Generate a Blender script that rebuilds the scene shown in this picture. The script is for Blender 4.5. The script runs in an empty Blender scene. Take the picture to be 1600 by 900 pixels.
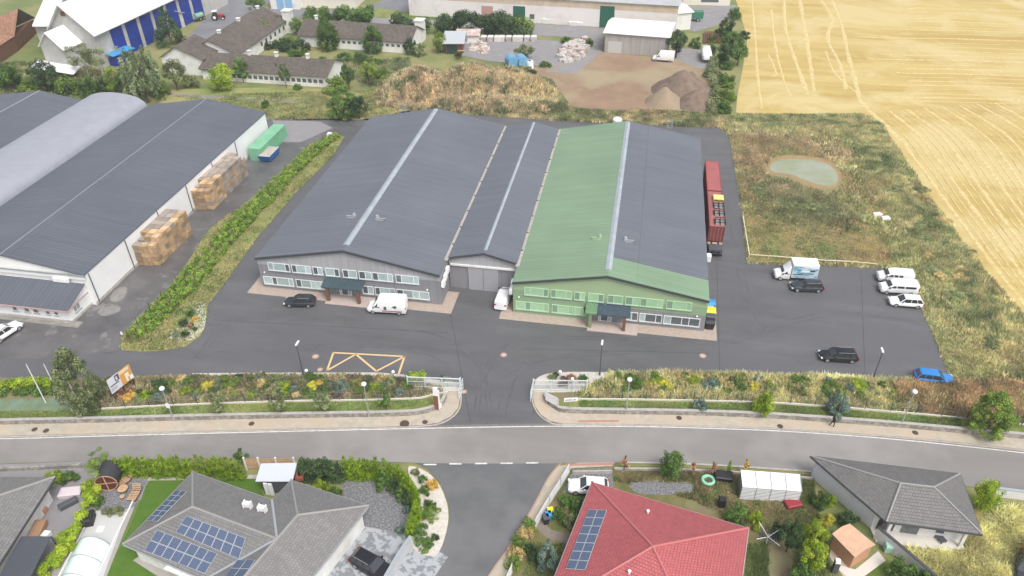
import bpy, bmesh, math, random
import numpy as np
from mathutils import Vector, Matrix, noise
from mathutils.geometry import tessellate_polygon
R = math.radians
rnd = random.Random(7)
rng = np.random.default_rng(11)
scene = bpy.context.scene
COL = scene.collection
# ------------------------------------------------------------------ camera, sky, sun, exposure
H = 68.0; FPX = 1180.0
PIT, YAW, ROL = R(35.717), R(-10.563), R(-0.729)
_f = Vector((math.sin(YAW)*math.cos(PIT), math.cos(YAW)*math.cos(PIT), -math.sin(PIT)))
_r0 = Vector((math.cos(YAW), -math.sin(YAW), 0)); _u0 = _r0.cross(_f)
_r = _r0*math.cos(ROL)+_u0*math.sin(ROL); _u = _u0*math.cos(ROL)-_r0*math.sin(ROL)
cam = bpy.data.cameras.new('camera'); camo = bpy.data.objects.new('camera', cam); COL.objects.link(camo)
m3 = Matrix((_r, _u, -_f)).transposed()
camo.matrix_world = Matrix.Translation((0, 0, H)) @ m3.to_4x4()
cam.sensor_width = 36; cam.lens = FPX/1600*36; cam.clip_end = 3000; cam.clip_start = 1
scene.camera = camo
w = bpy.data.worlds.new('World'); scene.world = w; w.use_nodes = True
nt = w.node_tree; nt.nodes.clear()
sky = nt.nodes.new('ShaderNodeTexSky'); sky.sky_type = 'NISHITA'; sky.sun_disc = False
SUN_EL, SUN_AZ = R(56), R(138)      # azimuth measured from +Y towards +X
sky.sun_elevation = SUN_EL; sky.sun_rotation = SUN_AZ
sky.air_density = 1.0; sky.dust_density = 4.0; sky.ozone_density = 1.0
hs = nt.nodes.new('ShaderNodeHueSaturation'); hs.inputs['Saturation'].default_value = 0.35
bg = nt.nodes.new('ShaderNodeBackground'); bg.inputs['Strength'].default_value = 0.15
wo = nt.nodes.new('ShaderNodeOutputWorld')
nt.links.new(sky.outputs[0], hs.inputs['Color']); nt.links.new(hs.outputs[0], bg.inputs[0]); nt.links.new(bg.outputs[0], wo.inputs[0])
sl = bpy.data.lights.new('sun', 'SUN'); sl.energy = 1.35; sl.angle = R(24); sl.color = (1, .97, .93)
so = bpy.data.objects.new('sun', sl); COL.objects.link(so)
sd = Vector((math.sin(SUN_AZ)*math.cos(SUN_EL), math.cos(SUN_AZ)*math.cos(SUN_EL), math.sin(SUN_EL)))
so.rotation_euler = sd.to_track_quat('Z', 'Y').to_euler()
vs = scene.view_settings; vs.view_transform = 'Standard'; vs.look = 'None'; vs.exposure = 0.56; vs.gamma = 1; vs.use_curve_mapping = False
# ------------------------------------------------------------------ pixel <-> ground helpers (photo is 1600 x 900)
def at(px, py, z=0.0):
    d = _f + _r*((px-800)/FPX) + _u*((450-py)/FPX)
    t = (z-H)/d.z
    return Vector((d.x*t, d.y*t))
def P(px, py, z=0.0):
    a = at(px, py, z); return Vector((a.x, a.y, z))
def proj(v):
    d = Vector(v)-Vector((0, 0, H)); q = d.dot(_f)
    return 800+FPX*d.dot(_r)/q, 450-FPX*d.dot(_u)/q
def zheight(bx, by, ty, z0=0):
    g = at(bx, by, z0); lo, hi = 0, 40
    for _ in range(30):
        m = (lo+hi)/2
        if proj((g.x, g.y, z0+m))[1] > ty: lo = m
        else: hi = m
    return lo
def onplane(px, py, pts):
    a, b, c = [Vector(p) for p in pts[:3]]; n = (b-a).cross(c-a)
    d = _f + _r*((px-800)/FPX) + _u*((450-py)/FPX); o = Vector((0, 0, H))
    return o + d*((a-o).dot(n)/d.dot(n))
ORD = ['first','second','third','fourth','fifth','sixth','seventh','eighth','ninth','tenth','eleventh','twelfth','thirteenth','fourteenth','fifteenth','sixteenth','seventeenth','eighteenth','nineteenth']
TENS = {2:'twent',3:'thirt',4:'fort',5:'fift',6:'sixt',7:'sevent',8:'eight',9:'ninet'}
def ordw(n):
    if n <= 19: return ORD[n-1]
    t, u = divmod(n, 10)
    return TENS[t]+'ieth' if u == 0 else TENS[t]+'y-'+ORD[u-1]
# ------------------------------------------------------------------ materials
MATS = {}
def mat(name, c, rough=.8, c2=None, scale=1., detail=5, stretch=(1, 1, 1), bump=0, bscale=8., metal=0, spec=.5, rv=0, lo=.35, hi=.65, c3=None, s3=.2, rough2=None, ndist=0, l3=.45, h3=.6):
    if name in MATS: return MATS[name]
    m = bpy.data.materials.new(name); m.use_nodes = True; MATS[name] = m
    t = m.node_tree; N = t.nodes; L = t.links; b = N['Principled BSDF']
    b.inputs['Roughness'].default_value = rough; b.inputs['Metallic'].default_value = metal
    b.inputs['Specular IOR Level'].default_value = spec
    b.inputs['Base Color'].default_value = (*c, 1)
    out = None
    g = N.new('ShaderNodeNewGeometry')
    def nz(sc, st=(1, 1, 1), det=5):
        mp = N.new('ShaderNodeMapping'); mp.inputs['Scale'].default_value = st
        L.new(g.outputs['Position'], mp.inputs[0])
        n = N.new('ShaderNodeTexNoise'); n.inputs['Scale'].default_value = sc; n.inputs['Detail'].default_value = det
        n.inputs['Roughness'].default_value = .65; n.inputs['Distortion'].default_value = ndist
        L.new(mp.outputs[0], n.inputs['Vector']); return n
    if c2 is not None:
        n = nz(scale, stretch, detail)
        r = N.new('ShaderNodeMapRange'); r.inputs[1].default_value = lo; r.inputs[2].default_value = hi
        L.new(n.outputs[0], r.inputs[0])
        mx = N.new('ShaderNodeMix'); mx.data_type = 'RGBA'
        mx.inputs[6].default_value = (*c, 1); mx.inputs[7].default_value = (*c2, 1)
        L.new(r.outputs[0], mx.inputs[0]); out = mx.outputs[2]
        if rough2 is not None:
            rr = N.new('ShaderNodeMapRange'); rr.inputs[1].default_value = .35; rr.inputs[2].default_value = .65
            rr.inputs[3].default_value = rough; rr.inputs[4].default_value = rough2
            n2 = nz(scale*.3, (1, 1, 1), 4); L.new(n2.outputs[0], rr.inputs[0]); L.new(rr.outputs[0], b.inputs['Roughness'])
        if c3 is not None:
            n3 = nz(s3, (1, 1, 1), 4)
            r3 = N.new('ShaderNodeMapRange'); r3.inputs[1].default_value = l3; r3.inputs[2].default_value = h3
            L.new(n3.outputs[0], r3.inputs[0])
            m2 = N.new('ShaderNodeMix'); m2.data_type = 'RGBA'; m2.inputs[7].default_value = (*c3, 1)
            L.new(r3.outputs[0], m2.inputs[0]); L.new(out, m2.inputs[6]); out = m2.outputs[2]
    if rv:
        oi = N.new('ShaderNodeObjectInfo'); rr = N.new('ShaderNodeMapRange')
        rr.inputs[3].default_value = 1-rv; rr.inputs[4].default_value = 1+rv
        L.new(oi.outputs['Random'], rr.inputs[0])
        h = N.new('ShaderNodeHueSaturation'); L.new(rr.outputs[0], h.inputs['Value'])
        if out: L.new(out, h.inputs['Color'])
        else: h.inputs['Color'].default_value = (*c, 1)
        out = h.outputs[0]
    if out: L.new(out, b.inputs['Base Color'])
    if bump:
        n = nz(bscale, (1, 1, 1), 4); bp = N.new('ShaderNodeBump'); bp.inputs['Strength'].default_value = bump
        bp.inputs['Distance'].default_value = .1
        L.new(n.outputs[0], bp.inputs['Height']); L.new(bp.outputs[0], b.inputs['Normal'])
    return m
def roofmat(name, c, line, pu, pv, rough=.5, brick=True, c2=None, metal=0, jit=.12, bstr=.5, spec=.5):
    """tiled or ribbed roof, laid out on the UVs (metres along the eave, metres up the slope)"""
    if name in MATS: return MATS[name]
    m = bpy.data.materials.new(name); m.use_nodes = True; MATS[name] = m
    t = m.node_tree; N = t.nodes; L = t.links; b = N['Principled BSDF']
    b.inputs['Roughness'].default_value = rough; b.inputs['Metallic'].default_value = metal; b.inputs['Specular IOR Level'].default_value = spec
    uv = N.new('ShaderNodeUVMap')
    br = N.new('ShaderNodeTexBrick'); br.inputs['Scale'].default_value = 1
    br.inputs['Brick Width'].default_value = pu; br.inputs['Row Height'].default_value = pv
    br.inputs['Mortar Size'].default_value = .075*min(pu, pv); br.inputs['Mortar Smooth'].default_value = .6
    br.inputs['Bias'].default_value = 0; br.offset = .5 if brick else 0
    d = (1-jit, 1+jit)
    br.inputs['Color1'].default_value = (*[x*d[0] for x in c], 1); br.inputs['Color2'].default_value = (*[x*d[1] for x in c], 1)
    br.inputs['Mortar'].default_value = (*line, 1)
    L.new(uv.outputs[0], br.inputs['Vector'])
    g = N.new('ShaderNodeNewGeometry')
    n = N.new('ShaderNodeTexNoise'); n.inputs['Scale'].default_value = .12; n.inputs['Detail'].default_value = 5
    L.new(g.outputs['Position'], n.inputs['Vector'])
    r = N.new('ShaderNodeMapRange'); r.inputs[1].default_value = .3; r.inputs[2].default_value = .7; r.inputs[3].default_value = .92; r.inputs[4].default_value = 1.07
    L.new(n.outputs[0], r.inputs[0])
    ms_ = N.new('ShaderNodeMapping'); ms_.inputs['Scale'].default_value = (1.6, .09, 1); L.new(uv.outputs[0], ms_.inputs[0])
    n_s = N.new('ShaderNodeTexNoise'); n_s.inputs['Scale'].default_value = 1.0; n_s.inputs['Detail'].default_value = 6; L.new(ms_.outputs[0], n_s.inputs['Vector'])
    r_s = N.new('ShaderNodeMapRange'); r_s.inputs[1].default_value = .3; r_s.inputs[2].default_value = .7; r_s.inputs[3].default_value = .95; r_s.inputs[4].default_value = 1.05; L.new(n_s.outputs[0], r_s.inputs[0])
    mu = N.new('ShaderNodeMath'); mu.operation = 'MULTIPLY'; L.new(r.outputs[0], mu.inputs[0]); L.new(r_s.outputs[0], mu.inputs[1])
    h = N.new('ShaderNodeHueSaturation'); L.new(br.outputs[0], h.inputs['Color']); L.new(mu.outputs[0], h.inputs['Value'])
    L.new(h.outputs[0], b.inputs['Base Color'])
    bp = N.new('ShaderNodeBump'); bp.inputs['Strength'].default_value = bstr; bp.inputs['Distance'].default_value = .05; bp.invert = True
    L.new(br.outputs['Fac'], bp.inputs['Height']); L.new(bp.outputs[0], b.inputs['Normal'])
    return m
def leafmat(name, dark, mid, light, rv=.12, rough=.75):
    if name in MATS: return MATS[name]
    m = bpy.data.materials.new(name); m.use_nodes = True; MATS[name] = m
    dark, mid, light = [tuple(min(.8, x*k+.012) for x in c) for c, k in ((dark, 1.45), (mid, 1.75), (light, 1.75))]
    t = m.node_tree; N = t.nodes; L = t.links; b = N['Principled BSDF']; b.inputs['Roughness'].default_value = rough
    b.inputs['Specular IOR Level'].default_value = .25
    a = N.new('ShaderNodeAttribute'); a.attribute_name = 'v'
    cr = N.new('ShaderNodeValToRGB'); e = cr.color_ramp.elements
    e[0].color = (*dark, 1); e[1].color = (*light, 1); x = e.new(.5); x.color = (*mid, 1)
    L.new(a.outputs['Fac'], cr.inputs[0])
    oi = N.new('ShaderNodeObjectInfo'); rr = N.new('ShaderNodeMapRange'); rr.inputs[3].default_value = 1-rv; rr.inputs[4].default_value = 1+rv
    L.new(oi.outputs['Random'], rr.inputs[0])
    h = N.new('ShaderNodeHueSaturation'); L.new(rr.outputs[0], h.inputs['Value']); L.new(cr.outputs[0], h.inputs['Color'])
    L.new(h.outputs[0], b.inputs['Base Color'])
    tr = N.new('ShaderNodeBsdfTranslucent'); L.new(h.outputs[0], tr.inputs[0])
    ms = N.new('ShaderNodeMixShader'); ms.inputs[0].default_value = .3
    o = N['Material Output']; L.new(b.outputs[0], ms.inputs[1]); L.new(tr.outputs[0], ms.inputs[2]); L.new(ms.outputs[0], o.inputs[0])
    return m
def colmat(name):
    if name in MATS: return MATS[name]
    m = bpy.data.materials.new(name); m.use_nodes = True; MATS[name] = m
    t = m.node_tree; N = t.nodes; L = t.links; b = N['Principled BSDF']; b.inputs['Roughness'].default_value = .9
    b.inputs['Specular IOR Level'].default_value = .1
    a = N.new('ShaderNodeAttribute'); a.attribute_name = 'tint'; L.new(a.outputs['Color'], b.inputs['Base Color'])
    tr = N.new('ShaderNodeBsdfTranslucent'); L.new(a.outputs['Color'], tr.inputs[0]); ms = N.new('ShaderNodeMixShader'); ms.inputs[0].default_value = .4
    o = N['Material Output']; L.new(b.outputs[0], ms.inputs[1]); L.new(tr.outputs[0], ms.inputs[2]); L.new(ms.outputs[0], o.inputs[0])
    return m
# ------------------------------------------------------------------ object helpers
def tag(o, label=None, cat=None, group=None, kind=None):
    if label: o['label'] = label
    if cat: o['category'] = cat
    if group: o['group'] = group
    if kind: o['kind'] = kind
    return o
def empty(name, loc=(0, 0, 0), rz=0, label=None, cat=None, group=None):
    o = bpy.data.objects.new(name, None); COL.objects.link(o); o.location = loc; o.rotation_euler.z = rz
    o.empty_display_size = .3
    return tag(o, label, cat, group)
class MB:
    def __init__(s): s.v = []; s.f = []
    def add(s, vs, fs):
        k = len(s.v); s.v += [tuple(v) for v in vs]; s.f += [tuple(i+k for i in f) for f in fs]; return s
    def box(s, x0, x1, y0, y1, z0, z1, rz=0, o=(0, 0, 0)):
        c, n = math.cos(rz), math.sin(rz)
        vs = [(o[0]+x*c-y*n, o[1]+x*n+y*c, o[2]+z) for z in (z0, z1) for x, y in ((x0, y0), (x1, y0), (x1, y1), (x0, y1))]
        return s.add(vs, [(3, 2, 1, 0), (4, 5, 6, 7), (0, 1, 5, 4), (1, 2, 6, 5), (2, 3, 7, 6), (3, 0, 4, 7)])
    def prism(s, pts, z0, z1):
        n = len(pts); ar = sum(pts[i][0]*pts[(i+1) % n][1]-pts[(i+1) % n][0]*pts[i][1] for i in range(n))
        if ar < 0: pts = pts[::-1]
        vs = [(p[0], p[1], z0) for p in pts]+[(p[0], p[1], z1) for p in pts]
        tr = tessellate_polygon([[Vector((p[0], p[1], 0)) for p in pts]])
        fs = []
        for a, b, c in tr:
            A, B, C = pts[a], pts[b], pts[c]
            if (B[0]-A[0])*(C[1]-A[1])-(C[0]-A[0])*(B[1]-A[1]) < 0: b, c = c, b
            fs += [(a+n, b+n, c+n), (a, c, b)]
        fs += [(i, (i+1) % n, (i+1) % n+n, i+n) for i in range(n)]
        return s.add(vs, fs)
    def slab(s, pts, t):
        """planar 3D polygon given a thickness straight down"""
        pts = [Vector(p) for p in pts]; n = len(pts)
        ar = sum(pts[i].x*pts[(i+1) % n].y-pts[(i+1) % n].x*pts[i].y for i in range(n))
        if ar < 0: pts = pts[::-1]
        vs = [tuple(p) for p in pts]+[(p.x, p.y, p.z-t) for p in pts]
        if n == 3: tr = [(0, 1, 2)]
        else: tr = tessellate_polygon([[Vector((p.x, p.y, 0)) for p in pts]])
        fs = []
        for a, b, c in tr:
            A, B, C = pts[a], pts[b], pts[c]
            if (B.x-A.x)*(C.y-A.y)-(C.x-A.x)*(B.y-A.y) < 0: b, c = c, b
            fs += [(a, b, c), (a+n, c+n, b+n)]
        fs += [(i, i+n, (i+1) % n+n, (i+1) % n) for i in range(n)]
        return s.add(vs, fs)
    def tube(s, a, b, r0, r1=None, n=8, caps=True):
        a, b = Vector(a), Vector(b); r1 = r0 if r1 is None else r1
        d = (b-a).normalized(); x = d.orthogonal().normalized(); y = d.cross(x)
        vs = [a+(x*math.cos(2*math.pi*i/n)+y*math.sin(2*math.pi*i/n))*r0 for i in range(n)]
        vs += [b+(x*math.cos(2*math.pi*i/n)+y*math.sin(2*math.pi*i/n))*r1 for i in range(n)]
        fs = [(i, (i+1) % n, (i+1) % n+n, i+n) for i in range(n)]
        if caps: fs += [tuple(range(n))[::-1], tuple(range(n, 2*n))]
        return s.add(vs, fs)
    def bar(s, a, b, w, h):
        """rectangular bar between two points"""
        a, b = Vector(a), Vector(b); d = (b-a).normalized()
        x = d.cross(Vector((0, 0, 1))); x = x.normalized() if x.length > 1e-3 else Vector((1, 0, 0)); y = x.cross(d)
        vs = [p+x*(i*w/2)+y*(j*h/2) for p in (a, b) for i, j in ((-1, -1), (1, -1), (1, 1), (-1, 1))]
        return s.add(vs, [(3, 2, 1, 0), (4, 5, 6, 7), (0, 1, 5, 4), (1, 2, 6, 5), (2, 3, 7, 6), (3, 0, 4, 7)])
    def loft(s, rings, caps=True):
        n = len(rings[0]); vs = [v for r in rings for v in r]; fs = []
        for k in range(len(rings)-1):
            fs += [(k*n+i, k*n+(i+1) % n, (k+1)*n+(i+1) % n, (k+1)*n+i) for i in range(n)]
        if caps: fs += [tuple(range(n))[::-1], tuple((len(rings)-1)*n+i for i in range(n))]
        return s.add(vs, fs)
    def ball(s, c, r, n=10, m=6, sz=1):
        rings = []
        for j in range(1, m):
            a = math.pi*j/m
            rings.append([(c[0]+r*math.sin(a)*math.cos(2*math.pi*i/n), c[1]+r*math.sin(a)*math.sin(2*math.pi*i/n), c[2]-r*sz*math.cos(a)) for i in range(n)])
        return s.loft(rings)
    def build(s, name, m, parent=None, smooth=None, uv=False, local=False):
        off = Vector((0, 0, 0))
        if parent is not None and not local:
            p = parent
            while p is not None: off += Vector(p.location); p = p.parent
        me = bpy.data.meshes.new(name)
        me.from_pydata([(v[0]-off.x, v[1]-off.y, v[2]-off.z) for v in s.v], [], s.f); me.update()
        bm = bmesh.new(); bm.from_mesh(me); bmesh.ops.recalc_face_normals(bm, faces=bm.faces); bm.to_mesh(me); bm.free()
        if uv:
            l = me.uv_layers.new(name='UVMap'); Z = Vector((0, 0, 1))
            for p in me.polygons:
                n = p.normal; t = Z.cross(n)
                t = t.normalized() if t.length > 1e-3 else Vector((1, 0, 0))
                q = n.cross(t)
                for li in p.loop_indices:
                    co = me.vertices[me.loops[li].vertex_index].co+off; l.data[li].uv = (co.dot(t), co.dot(q))
        if smooth is not None:
            me.shade_smooth(); me.set_sharp_from_angle(angle=R(smooth))
        me.materials.append(m)
        o = bpy.data.objects.new(name, me); COL.objects.link(o); o.parent = parent
        return o
def fast_mesh(name, V, nper, m, v=None, tint=None, parent=None):
    """many separate n-gons: V is (k*nper,3)"""
    me = bpy.data.meshes.new(name); k = len(V)//nper
    me.vertices.add(len(V)); me.vertices.foreach_set('co', np.ascontiguousarray(V, dtype=np.float32).ravel())
    me.loops.add(len(V)); me.loops.foreach_set('vertex_index', np.arange(len(V), dtype=np.int32))
    me.polygons.add(k); me.polygons.foreach_set('loop_start', np.arange(0, len(V), nper, dtype=np.int32))
    me.polygons.foreach_set('loop_total', np.full(k, nper, dtype=np.int32))
    me.update(); me.validate()
    if v is not None:
        a = me.attributes.new('v', 'FLOAT', 'POINT'); a.data.foreach_set('value', np.repeat(v, nper).astype(np.float32))
    if tint is not None:
        a = me.attributes.new('tint', 'FLOAT_COLOR', 'POINT')
        c = np.ones((len(V), 4), dtype=np.float32); c[:, :3] = np.repeat(tint, nper, axis=0); a.data.foreach_set('color', c.ravel())
    me.materials.append(m)
    if parent is False: return me
    o = bpy.data.objects.new(name, me); COL.objects.link(o); o.parent = parent
    return o
def copy_tree(o, parent=None, top=True):
    c = o.copy(); COL.objects.link(c); c.parent = parent
    for ch in o.children: copy_tree(ch, c, False)
    return c
def spline(pts, n=6):
    """closed smooth outline through pixel points"""
    out = []; k = len(pts)
    for i in range(k):
        p0, p1, p2, p3 = [Vector(pts[(i+j) % k]) for j in (-1, 0, 1, 2)]
        for j in range(n):
            t = j/n
            out.append(.5*((2*p1)+(p2-p0)*t+(2*p0-5*p1+4*p2-p3)*t*t+(3*p1-p0-3*p2+p3)*t**3))
    return out
def dens(pts, n=4):
    """open polyline, catmull-rom"""
    out = []; k = len(pts)
    for i in range(k-1):
        p0 = Vector(pts[max(i-1, 0)]); p1 = Vector(pts[i]); p2 = Vector(pts[i+1]); p3 = Vector(pts[min(i+2, k-1)])
        for j in range(n):
            t = j/n; out.append(.5*((2*p1)+(p2-p0)*t+(2*p0-5*p1+4*p2-p3)*t*t+(3*p1-p0-3*p2+p3)*t**3))
    out.append(Vector(pts[-1])); return out
LAYER = [0]
def sheet(name, px, m, z=None, base=None, h=0.0, kind='structure', zc=0.0, world=False, label=None, cat=None):
    """flat sheet outlined in photo pixels on the plane zc, or a low raised slab when h is given"""
    pts = [tuple(p) if world else tuple(at(p[0], p[1], zc)) for p in px]
    mb = MB(); n = len(pts)
    if h: mb.prism(pts, zc-h, zc)
    else:
        tr = tessellate_polygon([[Vector((p[0], p[1], 0)) for p in pts]])
        zz = zc if z is None else z; fs = []
        for a, b, c in tr:
            A, B, C = pts[a], pts[b], pts[c]
            if (B[0]-A[0])*(C[1]-A[1])-(C[0]-A[0])*(B[1]-A[1]) < 0: b, c = c, b
            fs.append((a, b, c))
        mb.add([(p[0], p[1], zz) for p in pts], fs)
    o = mb.build(name, m); tag(o, label, cat, kind=kind)
    if not h:
        for p in o.data.polygons:
            if p.normal.z < 0: o.data.flip_normals(); break
    return o
def ribbon(pts, w, z0, z1, mb=None):
    """strip of width w along world polyline"""
    mb = mb or MB(); n = len(pts); L = []; Rr = []
    for i, p in enumerate(pts):
        a = Vector(pts[max(i-1, 0)][:2]); b = Vector(pts[min(i+1, n-1)][:2]); d = (b-a).normalized(); q = Vector((-d.y, d.x))
        ww = w[i] if hasattr(w, '__len__') else w
        L.append(Vector(p[:2])+q*ww/2); Rr.append(Vector(p[:2])-q*ww/2)
    if z0 == z1:
        vs = [(a.x, a.y, z1) for a in L]+[(a.x, a.y, z1) for a in Rr]
        mb.add(vs, [(i+n, i+1+n, i+1, i) for i in range(n-1)])
    else:
        rings = [[(L[i].x, L[i].y, z0), (Rr[i].x, Rr[i].y, z0), (Rr[i].x, Rr[i].y, z1), (L[i].x, L[i].y, z1)] for i in range(n)]
        mb.loft(rings)
    return mb
def inpoly(X, Y, poly):
    r = np.zeros(len(X), bool); n = len(poly); j = n-1
    for i in range(n):
        xi, yi = poly[i][0], poly[i][1]; xj, yj = poly[j][0], poly[j][1]
        c = ((yi > Y) != (yj > Y)) & (X < (xj-xi)*(Y-yi)/(yj-yi+1e-12)+xi); r ^= c; j = i
    return r
MOUNDS = []   # (cx, cy, rx, ry, rot, height, power)
def hgt(X, Y):
    z = np.zeros_like(X)
    for cx, cy, rx, ry, ro, h, pw in MOUNDS:
        c, s = math.cos(ro), math.sin(ro); u = ((X-cx)*c+(Y-cy)*s)/rx; v = (-(X-cx)*s+(Y-cy)*c)/ry
        d = np.sqrt(u*u+v*v)
        z = np.maximum(z, h*np.clip(1-d**pw, 0, 1))
    return z
def snoise(X, Y, s, seed=0):
    """smooth value noise, vectorised"""
    X = X*s+seed*17.3; Y = Y*s+seed*9.1; xi = np.floor(X); yi = np.floor(Y); fx = X-xi; fy = Y-yi
    fx = fx*fx*(3-2*fx); fy = fy*fy*(3-2*fy)
    def h(a, b):
        q = np.sin(a*127.1+b*311.7+seed)*43758.5453; return q-np.floor(q)
    return (h(xi, yi)*(1-fx)+h(xi+1, yi)*fx)*(1-fy)+(h(xi, yi+1)*(1-fx)+h(xi+1, yi+1)*fx)*fy
def rand_in(poly, n):
    P_ = np.array([(p[0], p[1]) for p in poly]); lo = P_.min(0); hi = P_.max(0); o = []; c = 0
    while c < n:
        q = rng.random((n*2, 2))*(hi-lo)+lo; k = inpoly(q[:, 0], q[:, 1], P_); o.append(q[k]); c += k.sum()
    return np.concatenate(o)[:n]
def tufts(name, label, cat, polys, n, hr, pal, seed=1, z=0.0, w=.35, blades=3, nscale=.12, excl=(), sharp=1.4, lean=.5, kind='stuff', jit=0, clip=None):
    """grass or weed tufts: each tuft is a few leaning triangular blades"""
    Q = np.concatenate([rand_in(p, max(10, int(n*k))) for p, k in polys])
    Q = Q+rng.normal(0, 1, Q.shape)*jit
    if clip: Q = Q[inpoly(Q[:, 0], Q[:, 1], clip)]
    for e in excl: Q = Q[~inpoly(Q[:, 0], Q[:, 1], e)]
    n = len(Q); X, Y = Q[:, 0], Q[:, 1]
    t = .36*snoise(X, Y, nscale, seed)+.26*snoise(X, Y, nscale*3, seed+1)+.38*snoise(X, Y, nscale*8, seed+2)
    t = np.clip((t-.5)*sharp+.5+rng.normal(0, .1, n), 0, .999)
    pal = np.array(pal); g_ = pal.mean(1, keepdims=True); pal = np.minimum((g_*.2+pal*.8)*2.0+.05, .8); ii = t*(len(pal)-1); k = ii.astype(int); fr = (ii-k)[:, None]
    C = pal[k]*(1-fr)+pal[np.minimum(k+1, len(pal)-1)]*fr
    C = C*((.72+.56*snoise(X, Y, .55, seed+9))*rng.normal(1, .24, n).clip(.45, 1.7))[:, None]
    hh = hr[0]+(hr[1]-hr[0])*snoise(X, Y, nscale*1.7, seed+5)*rng.uniform(.5, 1.3, n)
    Z = hgt(X, Y)+z
    Vs = []
    for b in range(blades):
        a = rng.uniform(0, 2*np.pi, n); ln = rng.uniform(.1, lean, n)*hh; o = rng.normal(0, .12, (n, 2))
        bx, by = X+o[:, 0], Y+o[:, 1]; ww = w*hh*rng.uniform(.6, 1.2, n)/2
        pa = rng.uniform(0, 2*np.pi, n)
        v = np.stack([np.stack([bx-np.cos(pa)*ww, by-np.sin(pa)*ww, Z-.02], 1), np.stack([bx+np.cos(pa)*ww, by+np.sin(pa)*ww, Z-.02], 1),
                      np.stack([bx+np.cos(a)*ln, by+np.sin(a)*ln, Z+hh*rng.uniform(.7, 1.1, n)], 1)], 1)
        Vs.append(v)
    V = np.concatenate(Vs).reshape(-1, 3); T = np.concatenate([C]*blades)
    o = fast_mesh(name, V, 3, colmat('tuft_colour'), tint=T)
    return tag(o, label, cat, kind=kind)
# ================================================================== palette
M_asph = mat('wet_asphalt', (.083, .083, .087), .36, c2=(.132, .131, .135), scale=.22, stretch=(.35, 1.5, 1), detail=10, rough2=.65, lo=.3, hi=.7, bump=.15, bscale=9, c3=(.105, .104, .11), s3=.07, spec=.55)
M_asph2 = mat('patched_asphalt', (.14, .134, .132), .55, c2=(.085, .083, .086), scale=.18, rough2=.3, bump=.2, bscale=6, c3=(.19, .185, .18), s3=.3, l3=.58, h3=.66)
M_road = mat('road_asphalt', (.225, .212, .20), .85, c2=(.20, .188, .178), scale=.35, stretch=(.12, 1.4, 1), bump=.1, c3=(.27, .255, .24), s3=.05)
M_side = mat('side_street_asphalt', (.13, .132, .135), .8, c2=(.105, .107, .11), scale=.3, bump=.12, c3=(.15, .15, .155), s3=.08)
M_pave = mat('beige_paving', (.46, .405, .325), .85, c2=(.36, .32, .26), scale=1.2, bump=.2, bscale=4, c3=(.45, .37, .28), s3=.15)
M_redpave = mat('red_paving', (.42, .19, .14), .85, c2=(.36, .2, .16), scale=2)
M_kerb = mat('kerb_concrete', (.45, .42, .38), .85, c2=(.33, .31, .28), scale=1.5)
M_white = mat('road_paint', (.66, .66, .64), .6, c2=(.40, .39, .37), scale=2, lo=.45, hi=.7)
M_yel = mat('yellow_paint', (.68, .48, .22), .6, c2=(.6, .42, .22), scale=3)
M_ground = mat('rough_grass', (.18, .20, .07), .95, c2=(.28, .25, .11), scale=.12, bump=.6, bscale=3, c3=(.13, .17, .05), s3=.04)
M_lawn = mat('lawn_grass', (.17, .22, .05), .95, c2=(.24, .24, .08), scale=.5, bump=.5, bscale=6, c3=(.085, .13, .02), s3=.15)
M_lawn2 = mat('dense_lawn', (.06, .135, .010), .95, c2=(.085, .155, .018), scale=.8, bump=.4, bscale=6)
M_bedsoil = mat('bed_soil', (.20, .15, .10), .95, c2=(.19, .19, .08), scale=.5, bump=.6, bscale=4)
M_dirt = mat('bare_dirt', (.29, .195, .125), .95, c2=(.23, .15, .10), scale=.15, bump=.5, bscale=2, c3=(.31, .25, .155), s3=.05)
M_gravel = mat('grey_gravel', (.27, .26, .26), .9, c2=(.21, .2, .2), scale=.4, bump=.5, bscale=3, c3=(.24, .23, .24), s3=.1)
M_field = mat('stubble', (.50, .385, .145), .95, c2=(.40, .285, .085), scale=.10, stretch=(.14, 1.2, 1), bump=.5, bscale=2.5, c3=(.53, .425, .20), s3=.05, detail=9, lo=.4, hi=.62, ndist=.6)
M_swath = mat('pale_straw', (.62, .505, .26), .95, c2=(.50, .38, .15), scale=1.2, bump=.6, bscale=3, lo=.4, hi=.6)
M_meadow = mat('meadow_soil', (.30, .21, .11), .95, c2=(.22, .21, .09), scale=.15, bump=.6, bscale=3, c3=(.18, .19, .075), s3=.05)
M_chip = mat('white_gravel', (.55, .52, .47), .9, c2=(.42, .4, .36), scale=2.5, bump=.6, bscale=5)
M_dgrav = mat('dark_gravel', (.13, .13, .135), .85, c2=(.26, .26, .27), scale=5, bump=.7, bscale=6, lo=.45, hi=.6)
M_cobble = mat('patterned_pavers', (.2, .21, .225), .6, c2=(.36, .375, .39), scale=1.1, detail=2, lo=.45, hi=.52, bump=.2)
M_stone = mat('stone_wall_blocks', (.33, .31, .27), .9, c2=(.2, .19, .17), scale=1.6, detail=3, bump=.7, bscale=2.5, lo=.42, hi=.55)
M_wmetal = mat('white_painted_metal', (.78, .78, .78), .45)
M_galv = mat('galvanised_steel', (.45, .47, .48), .4, metal=.5)
M_black = mat('black_plastic', (.02, .02, .022), .5)
M_dgrey = mat('dark_grey_metal', (.08, .085, .095), .5)
M_wood = mat('pale_timber', (.55, .36, .22), .8, c2=(.42, .27, .16), scale=2)
M_brown = mat('brown_timber', (.18, .09, .05), .8, c2=(.12, .06, .035), scale=2)
M_glass = mat('dark_glass', (.03, .035, .04), .08, spec=.8)
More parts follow.
